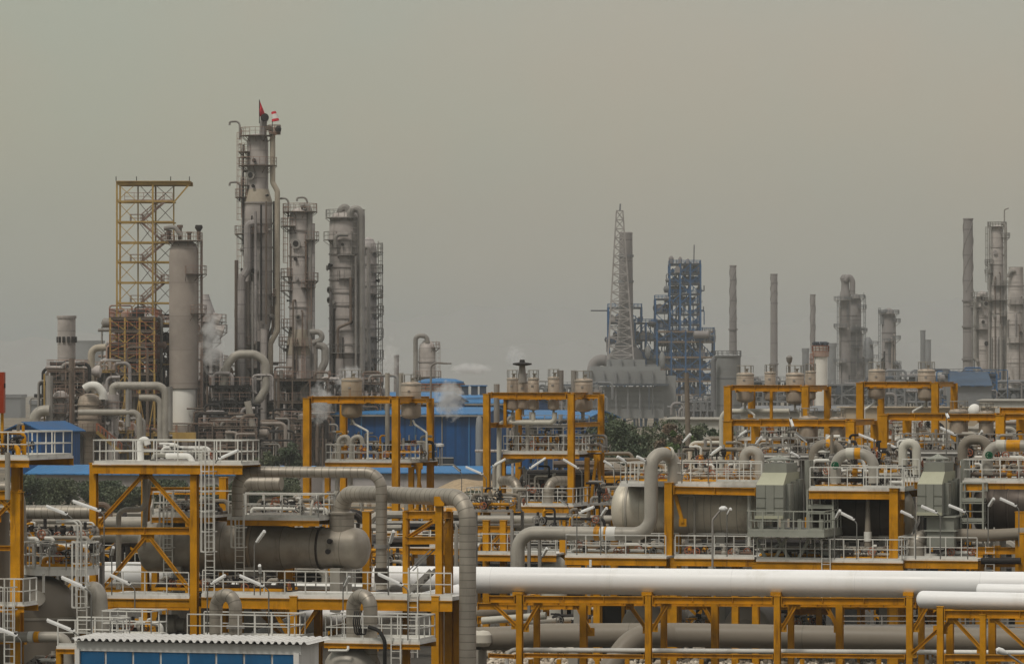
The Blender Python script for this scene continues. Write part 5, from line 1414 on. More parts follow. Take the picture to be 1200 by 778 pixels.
    # right rear frames (two rows)
    def portal(pl, xs, y, lab, w, ref, deck=None, D=8, extra=None, low=None):
        f = Frame('tank_portal', lab, pl, ref)
        for x in xs:
            f.col(x, y, 0, w); q = pl.p(x, y, 0) + pl.v * D
            f.part('column', MB().hsec(Vector((q.x, q.y, 0)), q, w * .92, w * .92, .05, U), yellow)
            f.beamw(pl.p(x, y + 1.2, 0) + pl.v * w / 2, pl.p(x, y + 1.2, 0) + pl.v * (D - w / 2), .36, .28)
        for a, b in zip(xs, xs[1:]):
            f.beam(a + 5, y + 1.2, b - 5, None, 0, None, .36, .3)
            f.beamw(pl.p(a + 4, y + 1.2, 0) + pl.v * D, pl.p(b - 4, y + 1.2, 0) + pl.v * D, .36, .28)
        if deck: f.deck(deck[0], deck[1], deck[2], deck[3], deck[4], 'FBLR', under=.3, th=.2)
        return f
    pa = Plane(853, 308)
    f = portal(pa, (853, 944), 453, 'farther ochre portal frame with four tan tanks right of the bluish tank', .5, 900, (862, 914, 514, 1.5, 8.2))
    f.tank_beams(856, 942, 455, (2.4, 3.6, 4.7, 5.6, 6.6))
    f.col(904, 456, 3, .2, 500, False)
    for (x0, x1, yt, yb, b, lab) in ((863, 883.5, 436, 472, 4, 'tan tank at the left end of the farther frame, beside the bluish tank'), (896, 909, 435, 470, 6, 'slim tan tank second in the farther frame'),
                                     (921, 942.5, 436, 474, 3, 'wide tan tank before the white chimney in the farther frame'), (943.5, 956, 434, 469, 7, 'slim tan tank tucked beside the white chimney')):
        hung_tank(pa, b, x0, x1, yt, yb, lab, ring_y=454)
    pipe('cream level pipe under the farther frame, its left end turned down', [pa.p(846, 560, 5), pa.p(846, 482, 5), pa.p(925, 482, 5)], .2, cream_pipe, .6, 14)
    pipe('thin white drain pipe slanting from the tank beside the bluish tank', [pa.p(872, 474, 4), pa.p(873, 478, 4), pa.p(884, 486, 4), pa.p(884, 513, 4)], .08, white_rail, .1, 8, 'drain_pipe', 'thin tank drain pipes')
    pipe('thin white drain pipe slanting from the wide tank before the white chimney', [pa.p(931, 475, 3), pa.p(932, 479, 3), pa.p(938, 484, 3), pa.p(938, 513, 3)], .08, white_rail, .1, 8, 'drain_pipe', 'thin tank drain pipes')
    t = Thing('relief_valve', 'dark relief valve head on a thin riser above the farther frame', 'valve', pa.p(925, 436, 5))
    t.part('riser', MB().tube([pa.p(925, 445, 5), pa.p(925, 424, 5)], .1, 0, 8), steel_grey)
    t.part('head', MB().lathe([(-.3, .1), (-.15, .2), (.15, .24), (.28, .12)], pa.p(925, 421, 5), n=12), steel_grey)
    manifold(pa, 3.5, 866, 934, 514, 26, 'pipes and rails under the farther frame with four tanks', 61, 2.4, 9, [grey_pipe, white_rail, steel_grey])
    pb = Plane(1008, 308)
    f = portal(pb, (1008, 1096), 449, 'farther ochre portal frame with two tan tanks near the blue-grey building', .5, 1050, (1012, 1068, 512, 1.5, 8.2))
    f.tank_beams(1011, 1094, 451, (2.4, 3.7))
    for (x0, x1, yt, yb, lab) in ((1017.5, 1037.5, 432, 468, 'tan tank in the farther right frame, under the hazy twin column'), (1075.5, 1096, 432, 470, 'tan tank with white-capped rail posts in the farther right frame')):
        hung_tank(pb, 3, x0, x1, yt, yb, lab, ring_y=450)
    pipe('white drain pipe slanting down-left from the tank under the hazy twin column', [pb.p(1027, 470, 3), pb.p(1024, 473, 3), pb.p(1013, 480, 3), pb.p(1013, 512, 3)], .09, white_rail, .1, 8, 'drain_pipe', 'thin tank drain pipes')
    pipe('white drain pipe slanting down-left from the tank with white-capped posts', [pb.p(1085, 472, 3), pb.p(1083, 475, 3), pb.p(1070, 482, 3), pb.p(1070, 512, 3)], .09, white_rail, .1, 8, 'drain_pipe', 'thin tank drain pipes')
    manifold(pb, 3.5, 1016, 1088, 512, 26, 'pipes and rails under the farther frame with two tanks', 62, 2.4, 9, [grey_pipe, white_rail, redrail])
    pc = Plane(853, 266)
    f = portal(pc, (853.5, 997), 494, 'nearer low ochre portal frame over the first stainless vessel', .54, 920)
    f.tank_beams(857, 994, 496, (3.4, 4.7))
    hung_tank(pc, 4, 936, 958.5, 487, 518, 'wide tan tank half sunk behind the low portal frame, left of two', ring_y=495)
    hung_tank(pc, 4, 972.5, 991, 488, 515, 'tan tank half sunk behind the low portal frame, right of two', ring_y=495)
    manifold(pc, 2, 860, 930, 548, 40, 'greyish pipework between low portal and green enclosure', 63, 3, 10, [grey_pipe, white_rail, taupe_pipe])
    manifold(pc, 5, 930, 996, 548, 34, 'thick pipework under the two half sunk tanks', 64, 3, 9, [grey_pipe, taupe_pipe, steel_grey])
    pd = Plane(1036, 262)
    f = portal(pd, (1035.5, 1172.5, 1300), 487, 'nearer low ochre portal frame running out of the picture', .54, 1100)
    f.beam(1172, 481, 1215, None, 8, None, .36)
    f.tank_beams(1039, 1169, 489, (3.4, 4.7))
    hung_tank(pd, 4, 1112.5, 1134.5, 479, 512, 'wide tan tank behind the low portal beam near the picture edge', ring_y=488)
    hung_tank(pd, 4, 1147, 1164.5, 481, 513, 'tan tank behind the low portal beam nearest the picture edge', ring_y=488)
    t = one('ball_tank', 'small white dome between the two tanks near the picture edge', 'tank', MB().lathe([(0, .3)] + [(.35 + .45 * -math.cos(PI * i / 10) + .1, max(.02, .42 * math.sin(PI * i / 10))) for i in range(11)], pd.p(1142, 490, 7), n=18), white_deck)
    manifold(pd, 2, 1040, 1110, 543, 42, 'greyish pipework behind the second green enclosure', 65, 3, 10, [grey_pipe, white_rail, taupe_pipe])
    manifold(pd, 5, 1112, 1200, 545, 40, 'dark pipework under the tanks near the picture edge', 66, 3, 10, [grey_pipe, steel_dark, steel_grey])
    w = Frame('rear_deck', 'grey-railed deck on posts behind both green enclosures', pc, 1000, 6, steel_grey, rail_mat=steel_grey)
    w.deck(885, 1000, 534, -3, 0, 'FB', under=.2); w.deck(1044, 1200, 530, -3, 0, 'FB', under=.2)
    for x in (890, 940, 990, 1050, 1100, 1150): w.col(x, 536, -2, .24, cap=False)
    # process racks filling the middle distance
    rack('pipe_rack_unit', 'dark crowded pipe rack low behind the right-hand decks', 700, 860, 330, 12, [560, 590], 5, steel_grey, yellow, white_rail, [grey_pipe, taupe_pipe, steel_dark, steel_brown], 71, 34, 8, True, None, .35, .06, clutter=34)
    rack('pipe_rack_unit', 'crowded pipe rack low behind the dark vessel', 880, 1040, 330, 12, [530, 562], 5, steel_grey, steel_grey, white_rail, [grey_pipe, taupe_pipe, cream_pipe, steel_dark], 72, 40, 8, True, None, .35, .06, clutter=44)
    rack('pipe_rack_unit', 'crowded pipe rack low at the picture edge behind the hung tanks', 1050, 1230, 330, 12, [526, 560], 5, steel_grey, steel_grey, white_rail, [grey_pipe, taupe_pipe, steel_brown, steel_dark], 73, 40, 8, True, None, .35, .06, clutter=44)
    rack('pipe_rack_unit', 'crowded pipe rack low behind the portal frame and clad pipes', 345, 560, 345, 10, [600, 640], 6, yellow, yellow, white_rail, [grey_pipe, taupe_pipe, steel_dark, steel_brown], 74, 34, 6, True, None, .35, .06, clutter=34)
    rack('pipe_rack_unit', 'low pipe rack behind the chevron frame near the shrubs', 20, 180, 290, 8, [628, 660], 5, yellow, yellow, white_rail, [grey_pipe, taupe_pipe, steel_dark, steel_brown], 75, 30, 6, True, None, .32, .06, clutter=34)
    rack('pipe_rack_unit', 'dark low rack of machinery behind the stainless drum', 180, 440, 240, 8, [640, 672], 6, yellow, steel_dark, white_rail, [grey_pipe, inox_dark, steel_dark], 76, 34, 8, True, None, .34, .05, clutter=44)
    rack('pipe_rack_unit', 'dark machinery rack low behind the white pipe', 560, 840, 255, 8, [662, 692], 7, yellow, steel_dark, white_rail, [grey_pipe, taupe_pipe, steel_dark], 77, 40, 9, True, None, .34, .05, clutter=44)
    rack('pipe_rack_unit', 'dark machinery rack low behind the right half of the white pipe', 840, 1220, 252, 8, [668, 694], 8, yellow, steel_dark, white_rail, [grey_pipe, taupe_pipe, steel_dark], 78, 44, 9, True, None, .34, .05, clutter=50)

# ================================================================== LAMPS
def build_lamps():
    a = Plane(228, 200); m = Plane(570, 283); r = Plane(720, 224); b = Plane(60, 183); rr = Plane(853, 262)
    L = lamp
    L(a, 0, (57, 593), (79, 603), (85, 607, 650), 'tube lamp above the round tank platform, lower of two parallel ones')
    L(a, 0, (88, 587), (118, 599), (122, 603, 697), 'tube lamp crossing the left column of the chevron frame')
    L(b, -3, (75, 676), (100, 689), (107, 694, 757), 'tube lamp right of the grey riveted tank dome')
    L(b, -3, (58, 726), (87, 740), (94, 746, 800), 'tube lamp in front of the riveted tank near the banded pipe')
    L(b, -4, (-4, 734), (20, 745), (25, 750, 800), 'tube lamp at the ladder by the picture edge')
    L(a, -2, (131, 673), (153, 685), (158, 690, 746), 'tube lamp under the lower chevron brace')
    L(a, 1, (136, 641), (131, 650), (131, 653, 697), 'short tube lamp seen end-on by the offset grey pipe')
    L(a, 1.5, (313, 622), (301, 635), (298, 638, 697), 'tube lamp tilted up before the rusty drum seam')
    L(a, -1.5, (267, 674), (248, 684), (243, 688, 746), 'tube lamp above the inverted U bend, sloping up to the right')
    L(a, -1.5, (283, 674), (309, 687), (315, 691, 746), 'tube lamp above the inverted U bend, sloping down to the right')
    L(a, 1, (307, 662), (305, 671), (305, 673, 697), 'tiny white lamp seen end-on under the drum')
    L(a, 1, (282, 528), (257, 538), (253, 540, 543), 'tube lamp on the top deck beside the caged ladder')
    L(a, -1, (464, 622), (457, 636), (455, 640, 697), 'tube lamp tilted up beside the slimmer clad pipe')
    L(a, -2.5, (445, 672), (472, 686), (478, 690, 750), 'tube lamp over the small tank platform')
    L(a, -2.5, (412, 674), (404, 686), (402, 690, 716), 'dark lamp seen from behind over the U bend of the domed tank', True)
    L(m, 2, (533, 545), (539, 552), (541, 555, 600), 'dark lamp before the low sand bank', True)
    L(m, 1, (547, 547), (566, 556), (570, 560, 591), 'tube lamp left of the five-tank frame before the sand bank')
    L(m, -1, (594, 538), (578, 546), (575, 549, 591), 'tube lamp across the left column of the five-tank frame')
    L(m, 1, (641, 537), (621, 549), (617, 552, 591), 'tube lamp under the upper deck of the five-tank frame')
    L(m, 1, (661, 538), (678, 549), (682, 553, 591), 'tube lamp beside the middle column of the five-tank frame')
    L(m, 3, (709, 540), (718, 547), (720, 550, 591), 'short tube lamp at the right rear column of the five-tank frame')
    L(m, -1.5, (657, 585), (665, 592), (667, 595, 640), 'dark lamp at the edge of the lower deck', True)
    L(r, 0, (698, 594), (679, 601), (676, 603, 650), 'tube lamp left of the first stainless vessel, sloping up right')
    L(r, 0, (713, 595), (705, 604), (704, 607, 650), 'stubby tube lamp touching the domed vessel end')
    L(r, 1, (643, 642), (636, 651), (634, 654, 662), 'small tube lamp by the pale tank dome')
    L(r, 4, (725, 535), (733, 541), (735, 544, 566), 'small tube lamp at the left end of the first vessel deck')
    L(r, 4, (748, 535), (756, 540), (758, 543, 566), 'small tube lamp just left of the tall pipe loop')
    L(r, 2, (811, 509), (801, 518), (799, 521, 566), 'tube lamp tilted up in front of the trees')
    L(r, 5, (847, 524), (833, 533), (830, 536, 566), 'tube lamp before the left column of the low portal')
    L(r, 1, (858, 596), (853, 602), (852, 605, 652), 'faint lamp in front of the first stainless vessel')
    L(rr, 2, (876, 505), (866, 511), (864, 514, 545), 'tube lamp between the columns of the low portal')
    L(rr, 1, (894, 512), (886, 520), (884, 523, 545), 'tube lamp beside the short grey pipe arch')
    L(rr, -1, (931, 500), (926, 490), (926, 488, 545), 'short white lamp hanging at the low portal beam')
    L(rr, 0, (933, 507), (946, 518), (948, 522, 545), 'dark lamp under the wide half sunk tank', True)
    L(rr, -1, (928, 530), (937, 536), (939, 539, 560), 'short lamp above the first green enclosure')
    L(rr, 1, (974, 515), (967, 523), (966, 526, 555), 'tube lamp in front of the dark banded arch')
    L(rr, -1, (1007, 509), (1026, 517), (1029, 522, 560), 'long tube lamp left of the low portal column above the banded arch')
    L(rr, 0, (1041, 520), (1056, 528), (1059, 531, 560), 'long tube lamp right of the low portal column')
    L(rr, 0, (1103, 501), (1120, 510), (1123, 513, 545), 'tube lamp above the second green enclosure')
    L(rr, -1, (1113, 490), (1109, 484), (1109, 482, 540), 'short white lamp at the low portal beam near the wide tank')
    L(rr, 0, (1152, 505), (1146, 513), (1145, 516, 545), 'tube lamp tilted up below the tanks near the picture edge')
    L(r, -1, (986, 598), (980, 606), (978, 609, 655), 'tube lamp tilted up before the dark vessel')
    L(r, -1, (987, 601), (1001, 609), (1004, 613, 655), 'tube lamp sloping down before the dark vessel')
    L(r, -1, (1057, 599), (1070, 606), (1073, 609, 655), 'tube lamp right of the yellow deck column')
    L(r, -2, (1081, 593), (1098, 601), (1102, 604, 655), 'tube lamp across the second green enclosure, left of two')
    L(r, -2, (1113, 592), (1131, 600), (1134, 603, 655), 'tube lamp across the second green enclosure, right of two')
    L(r, 0, (1166, 584), (1159, 593), (1158, 596, 640), 'tube lamp tilted up before the vessel at the picture edge')
    L(r, 0, (1173, 584), (1191, 593), (1194, 596, 640), 'tube lamp sloping down before the vessel at the picture edge')
    # curved street-type lamp
    p = r
    t = Thing('deck_lamp', 'slender curved pole lamp with round white head before the first stainless vessel', 'lamp', p.p(835, 700, 0))
    t.part('pole', MB().tube([p.p(835, 700, 0), p.p(835, 609, 0), p.p(845, 597, 0)], .055, .3, 8), steel_grey)
    t.part('lamp_head', MB().lathe([(-.22, .05), (-.1, .14), (.1, .15), (.22, .05)], p.p(847.5, 596, 0), U, 12), lamp_white)
    for i, (x, y, yb) in enumerate(((718, 455, 535), )): pass
    q = m
    t = Thing('deck_lamp', 'lollipop-shaped small lamp before the blue hall', 'lamp', q.p(515.5, 545, 6))
    t.part('pole', MB().tube([q.p(515.5, 546, 6), q.p(515.5, 523, 6)], .05, 0, 8), steel_grey)
    t.part('lamp_head', MB().lathe([(-.1, .2), (-.05, .28), (.1, .28), (.15, .1)], q.p(515.5, 522, 6), ZU, 12), lamp_white)
    t = Thing('deck_lamp', 'hooked lamp on a tall thin pole behind the right hung tank', 'lamp', q.p(505, 470, 12))
    t.part('pole', MB().tube([q.p(505, 475, 12), q.p(505, 428, 12), q.p(512, 425, 12), q.p(524, 426, 12)], .07, .5, 8), steel_grey)
    t.part('lamp_head', MB().box(q.p(525, 426, 12), (.5, .2, .1)), steel_grey)

# ================================================================== THE COLUMN COMPLEX (about 650 m away)
def build_columns():
    Y = 640
    # stair tower
    s = F / Y
    def X(x): return (x - 600) / s
    def z(y): return CH - (y - HZ) / s
    t = Thing('stair_tower', 'slender faded yellow lattice stair tower with overhanging roof beam', 'stair tower', (X(170), Y, 0))
    D = 5.2
    lev = [236, 260, 284, 307, 331, 355, 379, 403, 427, 460, 500]
    xs = (137, 179, 203); 
    for x in (137, 179): 
        for dy in (0, D): t.part('column', MB().hsec(Vector((X(x), Y + dy, 0)), Vector((X(x), Y + dy, z(216))), .26, .26, .05, Vector((1, 0, 0))), yellow_far)
    for x in (160, 202):
        t.part('column', MB().bar(Vector((X(x), Y + D / 2, 0 if x == 160 else z(440))), Vector((X(x), Y + D / 2, z(216))), .2, .2, Vector((1, 0, 0))), yellow_far)
    roof = MB()
    for dy in (0, D): roof.bar(Vector((X(136), Y + dy, z(215))), Vector((X(223), Y + dy, z(215))), .3, .45)
    roof.box(Vector(((X(136) + X(223)) / 2, Y + D / 2, z(212.7))), (X(223) - X(136), D + .8, .12))
    t.part('roof', roof, yellow_far)
    t.part('brace', MB().bar(Vector((X(203), Y, z(238))), Vector((X(221), Y, z(217))), .22), yellow_far)
    for x in (136, 160, 200, 222): t.part('lightning_rod', MB().bar(Vector((X(x), Y, z(212))), Vector((X(x), Y, z(207))), .1), steel_dark)
    for i, y in enumerate(lev):
        mb = MB()
        for dy in (0, D): mb.bar(Vector((X(137), Y + dy, z(y))), Vector((X(203 if y < 262 else 198), Y + dy, z(y))), .16, .22)
        for x in xs[:2]: mb.bar(Vector((X(x), Y, z(y))), Vector((X(x), Y + D, z(y))), .14, .18)
        t.part('floor_beam', mb, yellow_far)
        y0 = ([215] + lev)[i]
        k = MB(); k.bar(Vector((X(137), Y, z(y))), Vector((X(160), Y, z(y0))), .1); k.bar(Vector((X(160), Y, z(y))), Vector((X(137), Y, z(y0))), .1)
        t.part('brace', k, yellow_far)
        k = MB(); k.bar(Vector((X(160), Y + D, z(y))), Vector((X(179), Y + D, z(y0))), .09); k.bar(Vector((X(179), Y + D, z(y))), Vector((X(160), Y + D, z(y0))), .09)
        t.part('brace', k, steel_brown)
        k = MB(); k.bar(Vector((X(179), Y + D, z(y))), Vector((X(202), Y + D, z(y0))), .09); k.bar(Vector((X(202), Y + D, z(y))), Vector((X(179), Y + D, z(y0))), .09)
        t.part('brace', k, steel_brown)
    st = [(236, 260), (260, 284), (284, 307), (307, 331), (331, 355), (355, 379), (379, 403)]
    for i, (ya, yb) in enumerate(st):
        xa, xb = (192, 164) if i % 2 == 0 else (164, 192)
        k = MB(); p, q = Vector((X(xa), Y + 1.2, z(ya))), Vector((X(xb), Y + 1.2, z(yb)))
        for dy in (0, .9):
            e = Vector((0, dy, 0)); k.bar(p + e, q + e, .1, .3); k.bar(p + e + ZU * 1.1, q + e + ZU * 1.1, .07); k.bar(p + e + ZU * .6, q + e + ZU * .6, .05)
        for j in range(8):
            f = j / 7; k.box(p.lerp(q, f) + Vector((0, .45, .05)), (.35, .9, .08)); k.bar(p.lerp(q, f), p.lerp(q, f) + ZU * 1.1, .05)
        t.part('stair_flight', k, pinkrail)
        k = MB(); x0, x1 = (152, 166) if xb < 180 else (188, 203)
        A = Vector((X(x0), Y + .6, z(yb))); B = Vector((X(x1), Y + .6, z(yb)))
        k.box((A + B) / 2 + Vector((0, 1, 0)), (B.x - A.x, 2.4, .14)); 
        lo = t.part('landing', k, steel_brown)
        t.part('guard_rail', MB().rail([A, B, B + Vector((0, 2.2, 0)), A + Vector((0, 2.2, 0))], 1.15, .07, 1.2, closed=True), pinkrail, lo)
    A = Vector((X(146), Y, z(235))); B = Vector((X(202), Y, z(235)))
    t.part('guard_rail', MB().rail([A, B], 1.15, .08, 1.4), pinkrail)
    rack('process_unit', 'crowded yellow and orange-red process frame at the foot of the lattice stair tower', 129, 181, Y - 5, 12, [372, 387, 402, 412, 421, 437, 462], 4, yellow_far, steel_brown, redrail, [steel_grey, shell_grey, steel_brown, pinkrail, steel_dark], 81, 50, 14, True, None, .26, .12, clutter=36)
    rack('process_unit', 'brown cluttered process frame under the stair tower platforms', 100, 205, Y - 8, 10, [508, 530], 5, yellow_far, yellow_far, redrail, [steel_grey, steel_dark, steel_brown], 82, 40, 10, True, None, .3, .08, clutter=40)
    rack('process_unit', 'thin dark pipe frame between the stair tower and the pale capped column', 180, 200, Y + 4, 8, [380, 410, 430], 2, steel_dark, steel_brown, pinkrail, [steel_dark, steel_brown], 83, 8, 2, True, None, .35, .1, clutter=6)
    # brown grey column with white foot
    tw = tower('column', 'plain brown-grey column with white foot and railed cap beside the stair tower', 215.5, Y - 3, [(560, 15), (455, 15), (455, 17.3), (300, 17.3), (292, 16.5), (286, 14), (283, 10)], shell_conc,
          platforms=((283, 0, 360, 1.5), (322, -80, 60, 1.2), (368, -60, 60, 1.2)), ladder=((500, 283, -10),), risers=(([(236, 283, 0), (236, 350, 0), (238, 480, 0)], .14, steel_grey),), n=32)
    s2 = F / (Y - 3); zz = lambda y: CH - (y - HZ) / s2
    cx = (215.5 - 600) / s2
    tw.part('white_foot', MB().lathe([(zz(498), 15.3 / s2), (zz(453), 15.3 / s2), (zz(452), 14.9 / s2)], Vector((cx, Y - 3, 0)), n=32), shell_white)
    for k, (dx, h) in enumerate(((-2.2, 1.4), (-.6, 2.2), (.8, 1.2), (2.2, 1.9))):
        c = Vector((cx + dx, Y - 3, zz(281)))
        tw.part('cap_nozzle', MB().lathe([(0, .3), (h * .8, .3), (h * .8, .45), (h, .45)], c, n=10), steel_brown)
    tw.part('cap_pipe', MB().tube([P(192, 268, Y - 4), P(205, 266, Y - 4), P(212, 276, Y - 4)], .35, .8, 10), steel_grey)
    tw.part('end_lamp', MB().lathe([(-.5, .3), (0, .6), (.4, .5)], P(233, 267, Y - 3), n=12), steel_dark)
    # the tallest column
    Yt = 650
    tower('column', 'tallest column of the plant, streaked grey-brown, with red pennant on top', 302, Yt,
          [(560, 11), (404, 11), (396, 12), (370, 17), (240, 17), (236, 16.8), (221, 12.5), (166, 12.5), (160, 11), (157, 5)], shell_grey,
          platforms=((160, 150, 400, 1.2), (179, 120, 230, 1.3), (195, 110, 430, 1.3), (232, 120, 220, 1.4), (275, 130, 300, 1.3), (372, 130, 230, 1.4), (345, 140, 230, 1.2), (405, 100, 260, 1.5), (432, 90, 280, 1.4)),
          ladder=((560, 405, 185), (405, 275, 185), (275, 160, 185)),
          manways=((206, -118, .55), (318, -100, .5)),
          risers=(([(309, 150, -1), (319.5, 150, -1), (319.5, 214, -1), (325, 224, -1), (325, 388, -1), (317, 402, -1), (317, 560, -1)], .42, shell_tan),
                  ([(321.5, 236, 1), (321.5, 380, 1), (314, 396, 1), (314, 560, 1)], .25, steel_grey),
                  ([(299, 262, -3), (290.5, 263, -3), (290.5, 315, -3), (283, 326, -3), (283, 560, -3)], .62, shell_dark),
                  ([(277, 305, -2), (277, 560, -2)], .28, steel_brown), ([(289, 330, -2), (289, 560, -2)], .45, shell_conc), ([(286.5, 330, -3), (286.5, 540, -3)], .14, steel_dark), ([(306, 240, -4), (306, 376, -4)], .16, steel_dark), ([(312, 236, -4), (312, 380, -4)], .14, steel_brown),
                  ([(299.5, 248, -4), (299.5, 400, -4)], .2, shell_dark), ([(296, 330, -4), (296, 560, -4)], .18, steel_grey), ([(309, 385, -4), (309, 560, -4)], .5, shell_grey), ([(303, 400, -4), (303, 560, -4)], .22, steel_dark),
                  ([(285, 170, 0), (285, 300, 0)], .14, steel_grey), ([(308, 165, -1), (308.5, 148, -1), (309, 141, -1), (311.5, 138, -1)], .55, shell_dark)),
          davit=((281, 142, -1), (281, 213, -1)), seams=(238, 262, 290, 318, 345, 368), dress=16)
    t = Thing('top_pennant', 'red pointed pennant fixed to the tip of the tallest column', 'pennant', P(306, 140, Yt - 2))
    t.part('pole', MB().bar(P(304, 145, Yt - 2), P(304, 117, Yt - 2), .1), steel_dark)
    pn = MB(); a, b, c = P(304, 117, Yt - 2), P(304.5, 137, Yt - 2), P(311, 135, Yt - 2)
    N = 10
    for j in range(N + 1):
        f = j / N
        for i in range(5):
            g = i / 4; p = a.lerp(b, f).lerp(a.lerp(c, f), g); pn.v.append(p + Vector((0, .25 * math.sin(f * 6 + g * 3), 0)))
    for j in range(N):
        for i in range(4):
            k = j * 5 + i; pn.quad([k, k + 1, k + 6, k + 5])
    k0 = len(pn.v)
    pn.v += [v + Vector((0, .05, 0)) for v in list(pn.v)]
    pn.f += [[i + k0 for i in q[::-1]] for q in list(pn.f)]; pn.uv += [[(0, 0)] * 4] * (len(pn.f) - len(pn.uv))
    t.part('cloth', pn, red_cloth)
    t.part('mount', MB().lathe([(-.4, .5), (0, .58), (.3, .6)], P(310, 138, Yt - 2), Vector((.5, -.8, .2)), 14), steel_dark)
    t = Thing('wind_sock', 'red and white banded wind sock on the tallest column', 'wind sock', P(321, 150, Yt - 2))
    t.part('pole', MB().bar(P(319, 155, Yt - 2), P(319.4, 131, Yt - 2), .1), steel_dark)
    seg = [(320.5, 131), (321.2, 133.8), (321.8, 136.6), (322.4, 139.4), (322.9, 142.2)]
    for i in range(4):
        p, q = P(*seg[i], Yt - 2), P(*seg[i + 1], Yt - 2)
        t.part('sock_band', MB().lathe([(0, .34 + .06 * i), ((q - p).length, .4 + .06 * i)], p, q - p, 12), red_cloth if i % 3 == 0 else white_cloth)
    t = Thing('service_platform', 'small railed service platform beside the tip of the tallest column', 'platform', P(321, 155, Yt - 2))
    a = P(315, 155, Yt - 2); b = P(328, 155, Yt - 2); d = Vector((0, 2, 0))
    t.part('floor', MB().prism([a, b, b + d, a + d], ZU * -.3), steel_brown); t.part('guard_rail', MB().rail([a, b, b + d, a + d], 1.1, .08, 1, closed=True), pinkrail)
    t.part('bracket', MB().bar(P(316, 163, Yt - 2), P(326, 156, Yt - 2), .14), steel_brown); t.part('valve', MB().lathe([(0, .4), (.5, .5), (.9, .2)], P(326, 154.5, Yt - 2), n=10), steel_dark)
    pipe('thick clad pipe loop swinging out of the tallest column near its foot', [P(262, 452, 630), P(266, 428, 630), P(276, 415, 630), P(298, 415, 630), P(311, 422, 630), P(312, 455, 630), P(303, 470, 630), P(290, 473, 630)], .62, grey_pipe, 1.8, 16, 'pipe')
    # third column
    tower('column', 'slim grey column with tan conical band, right neighbour of the tallest one', 351.5, 650,
          [(560, 17), (420, 16.5), (405, 15.5), (388, 13), (384, 12.5), (258, 12.5), (250, 11.5), (246, 9), (244, 3)], shell_grey,
          platforms=((249, 0, 360, 1.2), (266, 140, 250, 1.3), (282, -60, 50, 1.3), (325, 130, 230, 1.3), (341, 130, 230, 1.3), (330, -60, 40, 1.2), (384, 120, 230, 1.2), (405, 130, 220, 1.3), (446, 100, 440, 1.4), (462, 120, 430, 1.8), (490, 120, 250, 1.3)),
          ladder=((560, 446, 190), (446, 325, 190), (325, 249, 190)), manways=((286, -105, .6), (372, -95, .35)),
          risers=(([(352, 242, -1), (357, 240, -1), (363, 245, -1), (363, 560, -1)], .45, steel_grey), ([(367, 262, -1), (367, 560, -1)], .28, shell_dark),
                  ([(363, 389, -2), (376, 389, -2), (378, 398, -2), (366, 402, -2)], .45, steel_grey), ([(371, 404, -2), (381, 406, -2), (381, 424, -2), (375, 436, -2), (375, 500, -2)], .6, steel_grey),
                  ([(370, 400, -2), (370, 540, -2)], .3, steel_grey)),
          davit=((338, 232, -1), (360, 231, -1)), seams=(270, 300, 330, 360), dress=12)
    o = [q for q in bpy.data.objects if q.get('label', '').startswith('slim grey column')][0]
    s5 = F / 650; zf = lambda y: CH - (y - HZ) / s5; c5 = Vector(((351.5 - 600) / s5, 650, 0))
    cb = mesh_obj('insulated_cone', MB().lathe([(zf(416), 16.6 / s5), (zf(405), 15.7 / s5), (zf(388), 13.2 / s5), (zf(386), 12.8 / s5)], c5, n=30, caps=False), shell_tan, o.location); cb.parent = o
    o = [q for q in bpy.data.objects if q.get('label', '').startswith('tallest column of the plant')][0]
    c5 = Vector(((302 - 600) / s5, 650, 0))
    cb = mesh_obj('insulated_cone', MB().lathe([(zf(240), 17.15 / s5), (zf(236), 17 / s5), (zf(222), 12.9 / s5)], c5, n=30, caps=False), shell_tan, o.location); cb.parent = o
    tw = Thing('heat_band', 'tan insulated cone wrapped round the slim grey column', 'insulation', (0, 0, 0)) if False else None
    # fourth and fifth
    tower('column', 'stout ribbed grey column with arched top pipes', 404.5, 655, [(560, 18.5), (262, 18.5), (256, 17.5), (250, 14), (247, 6)], shell_grey,
          platforms=((256, 0, 360, .7), (282, 180, 240, .9), (300, -110, -60, .7), (327, -110, -50, .7), (414, 190, 330, 1.0)), ladder=((560, 256, -55),),
          manways=((340, -150, .38), (352, -150, .38)), rail=steel_grey,
          risers=(([(398, 258, -1), (399, 246, -1), (406, 242, -1), (408, 258, -1)], .6, steel_grey), ([(410, 258, -2), (411, 246, -2), (420, 244, -2), (423.5, 252, -2), (423.5, 560, -2)], .55, steel_grey),
                  ([(393, 290, -3), (393, 275, -3), (408, 275, -3)], .3, steel_grey), ([(411, 325, -3), (411, 378, -3), (396, 384, -3), (396, 460, -3)], .22, steel_brown), ([(417, 300, -3), (417, 470, -3)], .16, steel_grey), ([(398, 420, -3), (398, 480, -3)], .6, shell_grey)),
          seams=(282, 298, 313, 328, 343, 358, 373, 388, 403), dress=10)
    tower('column', 'narrower darker column tight behind the stout ribbed one', 432, 668, [(560, 9.5), (293, 9.5), (285, 8), (280, 5), (278, 1)], shell_dark,
          platforms=((296, -70, 70, 1.0), (320, -70, 60, 1.0), (345, -90, 60, 1.0), (368, -70, 60, 1.1), (395, -100, 50, 1.1), (420, -70, 60, 1.1), (450, -70, 60, 1.1)), ladder=((550, 290, 10),), n=22, rail=steel_grey,
          risers=(([(427, 300, -3), (427, 290, -3), (432, 290, -3), (432, 460, -3)], .3, steel_grey),), seams=(310, 335, 360, 385, 410), dress=7)
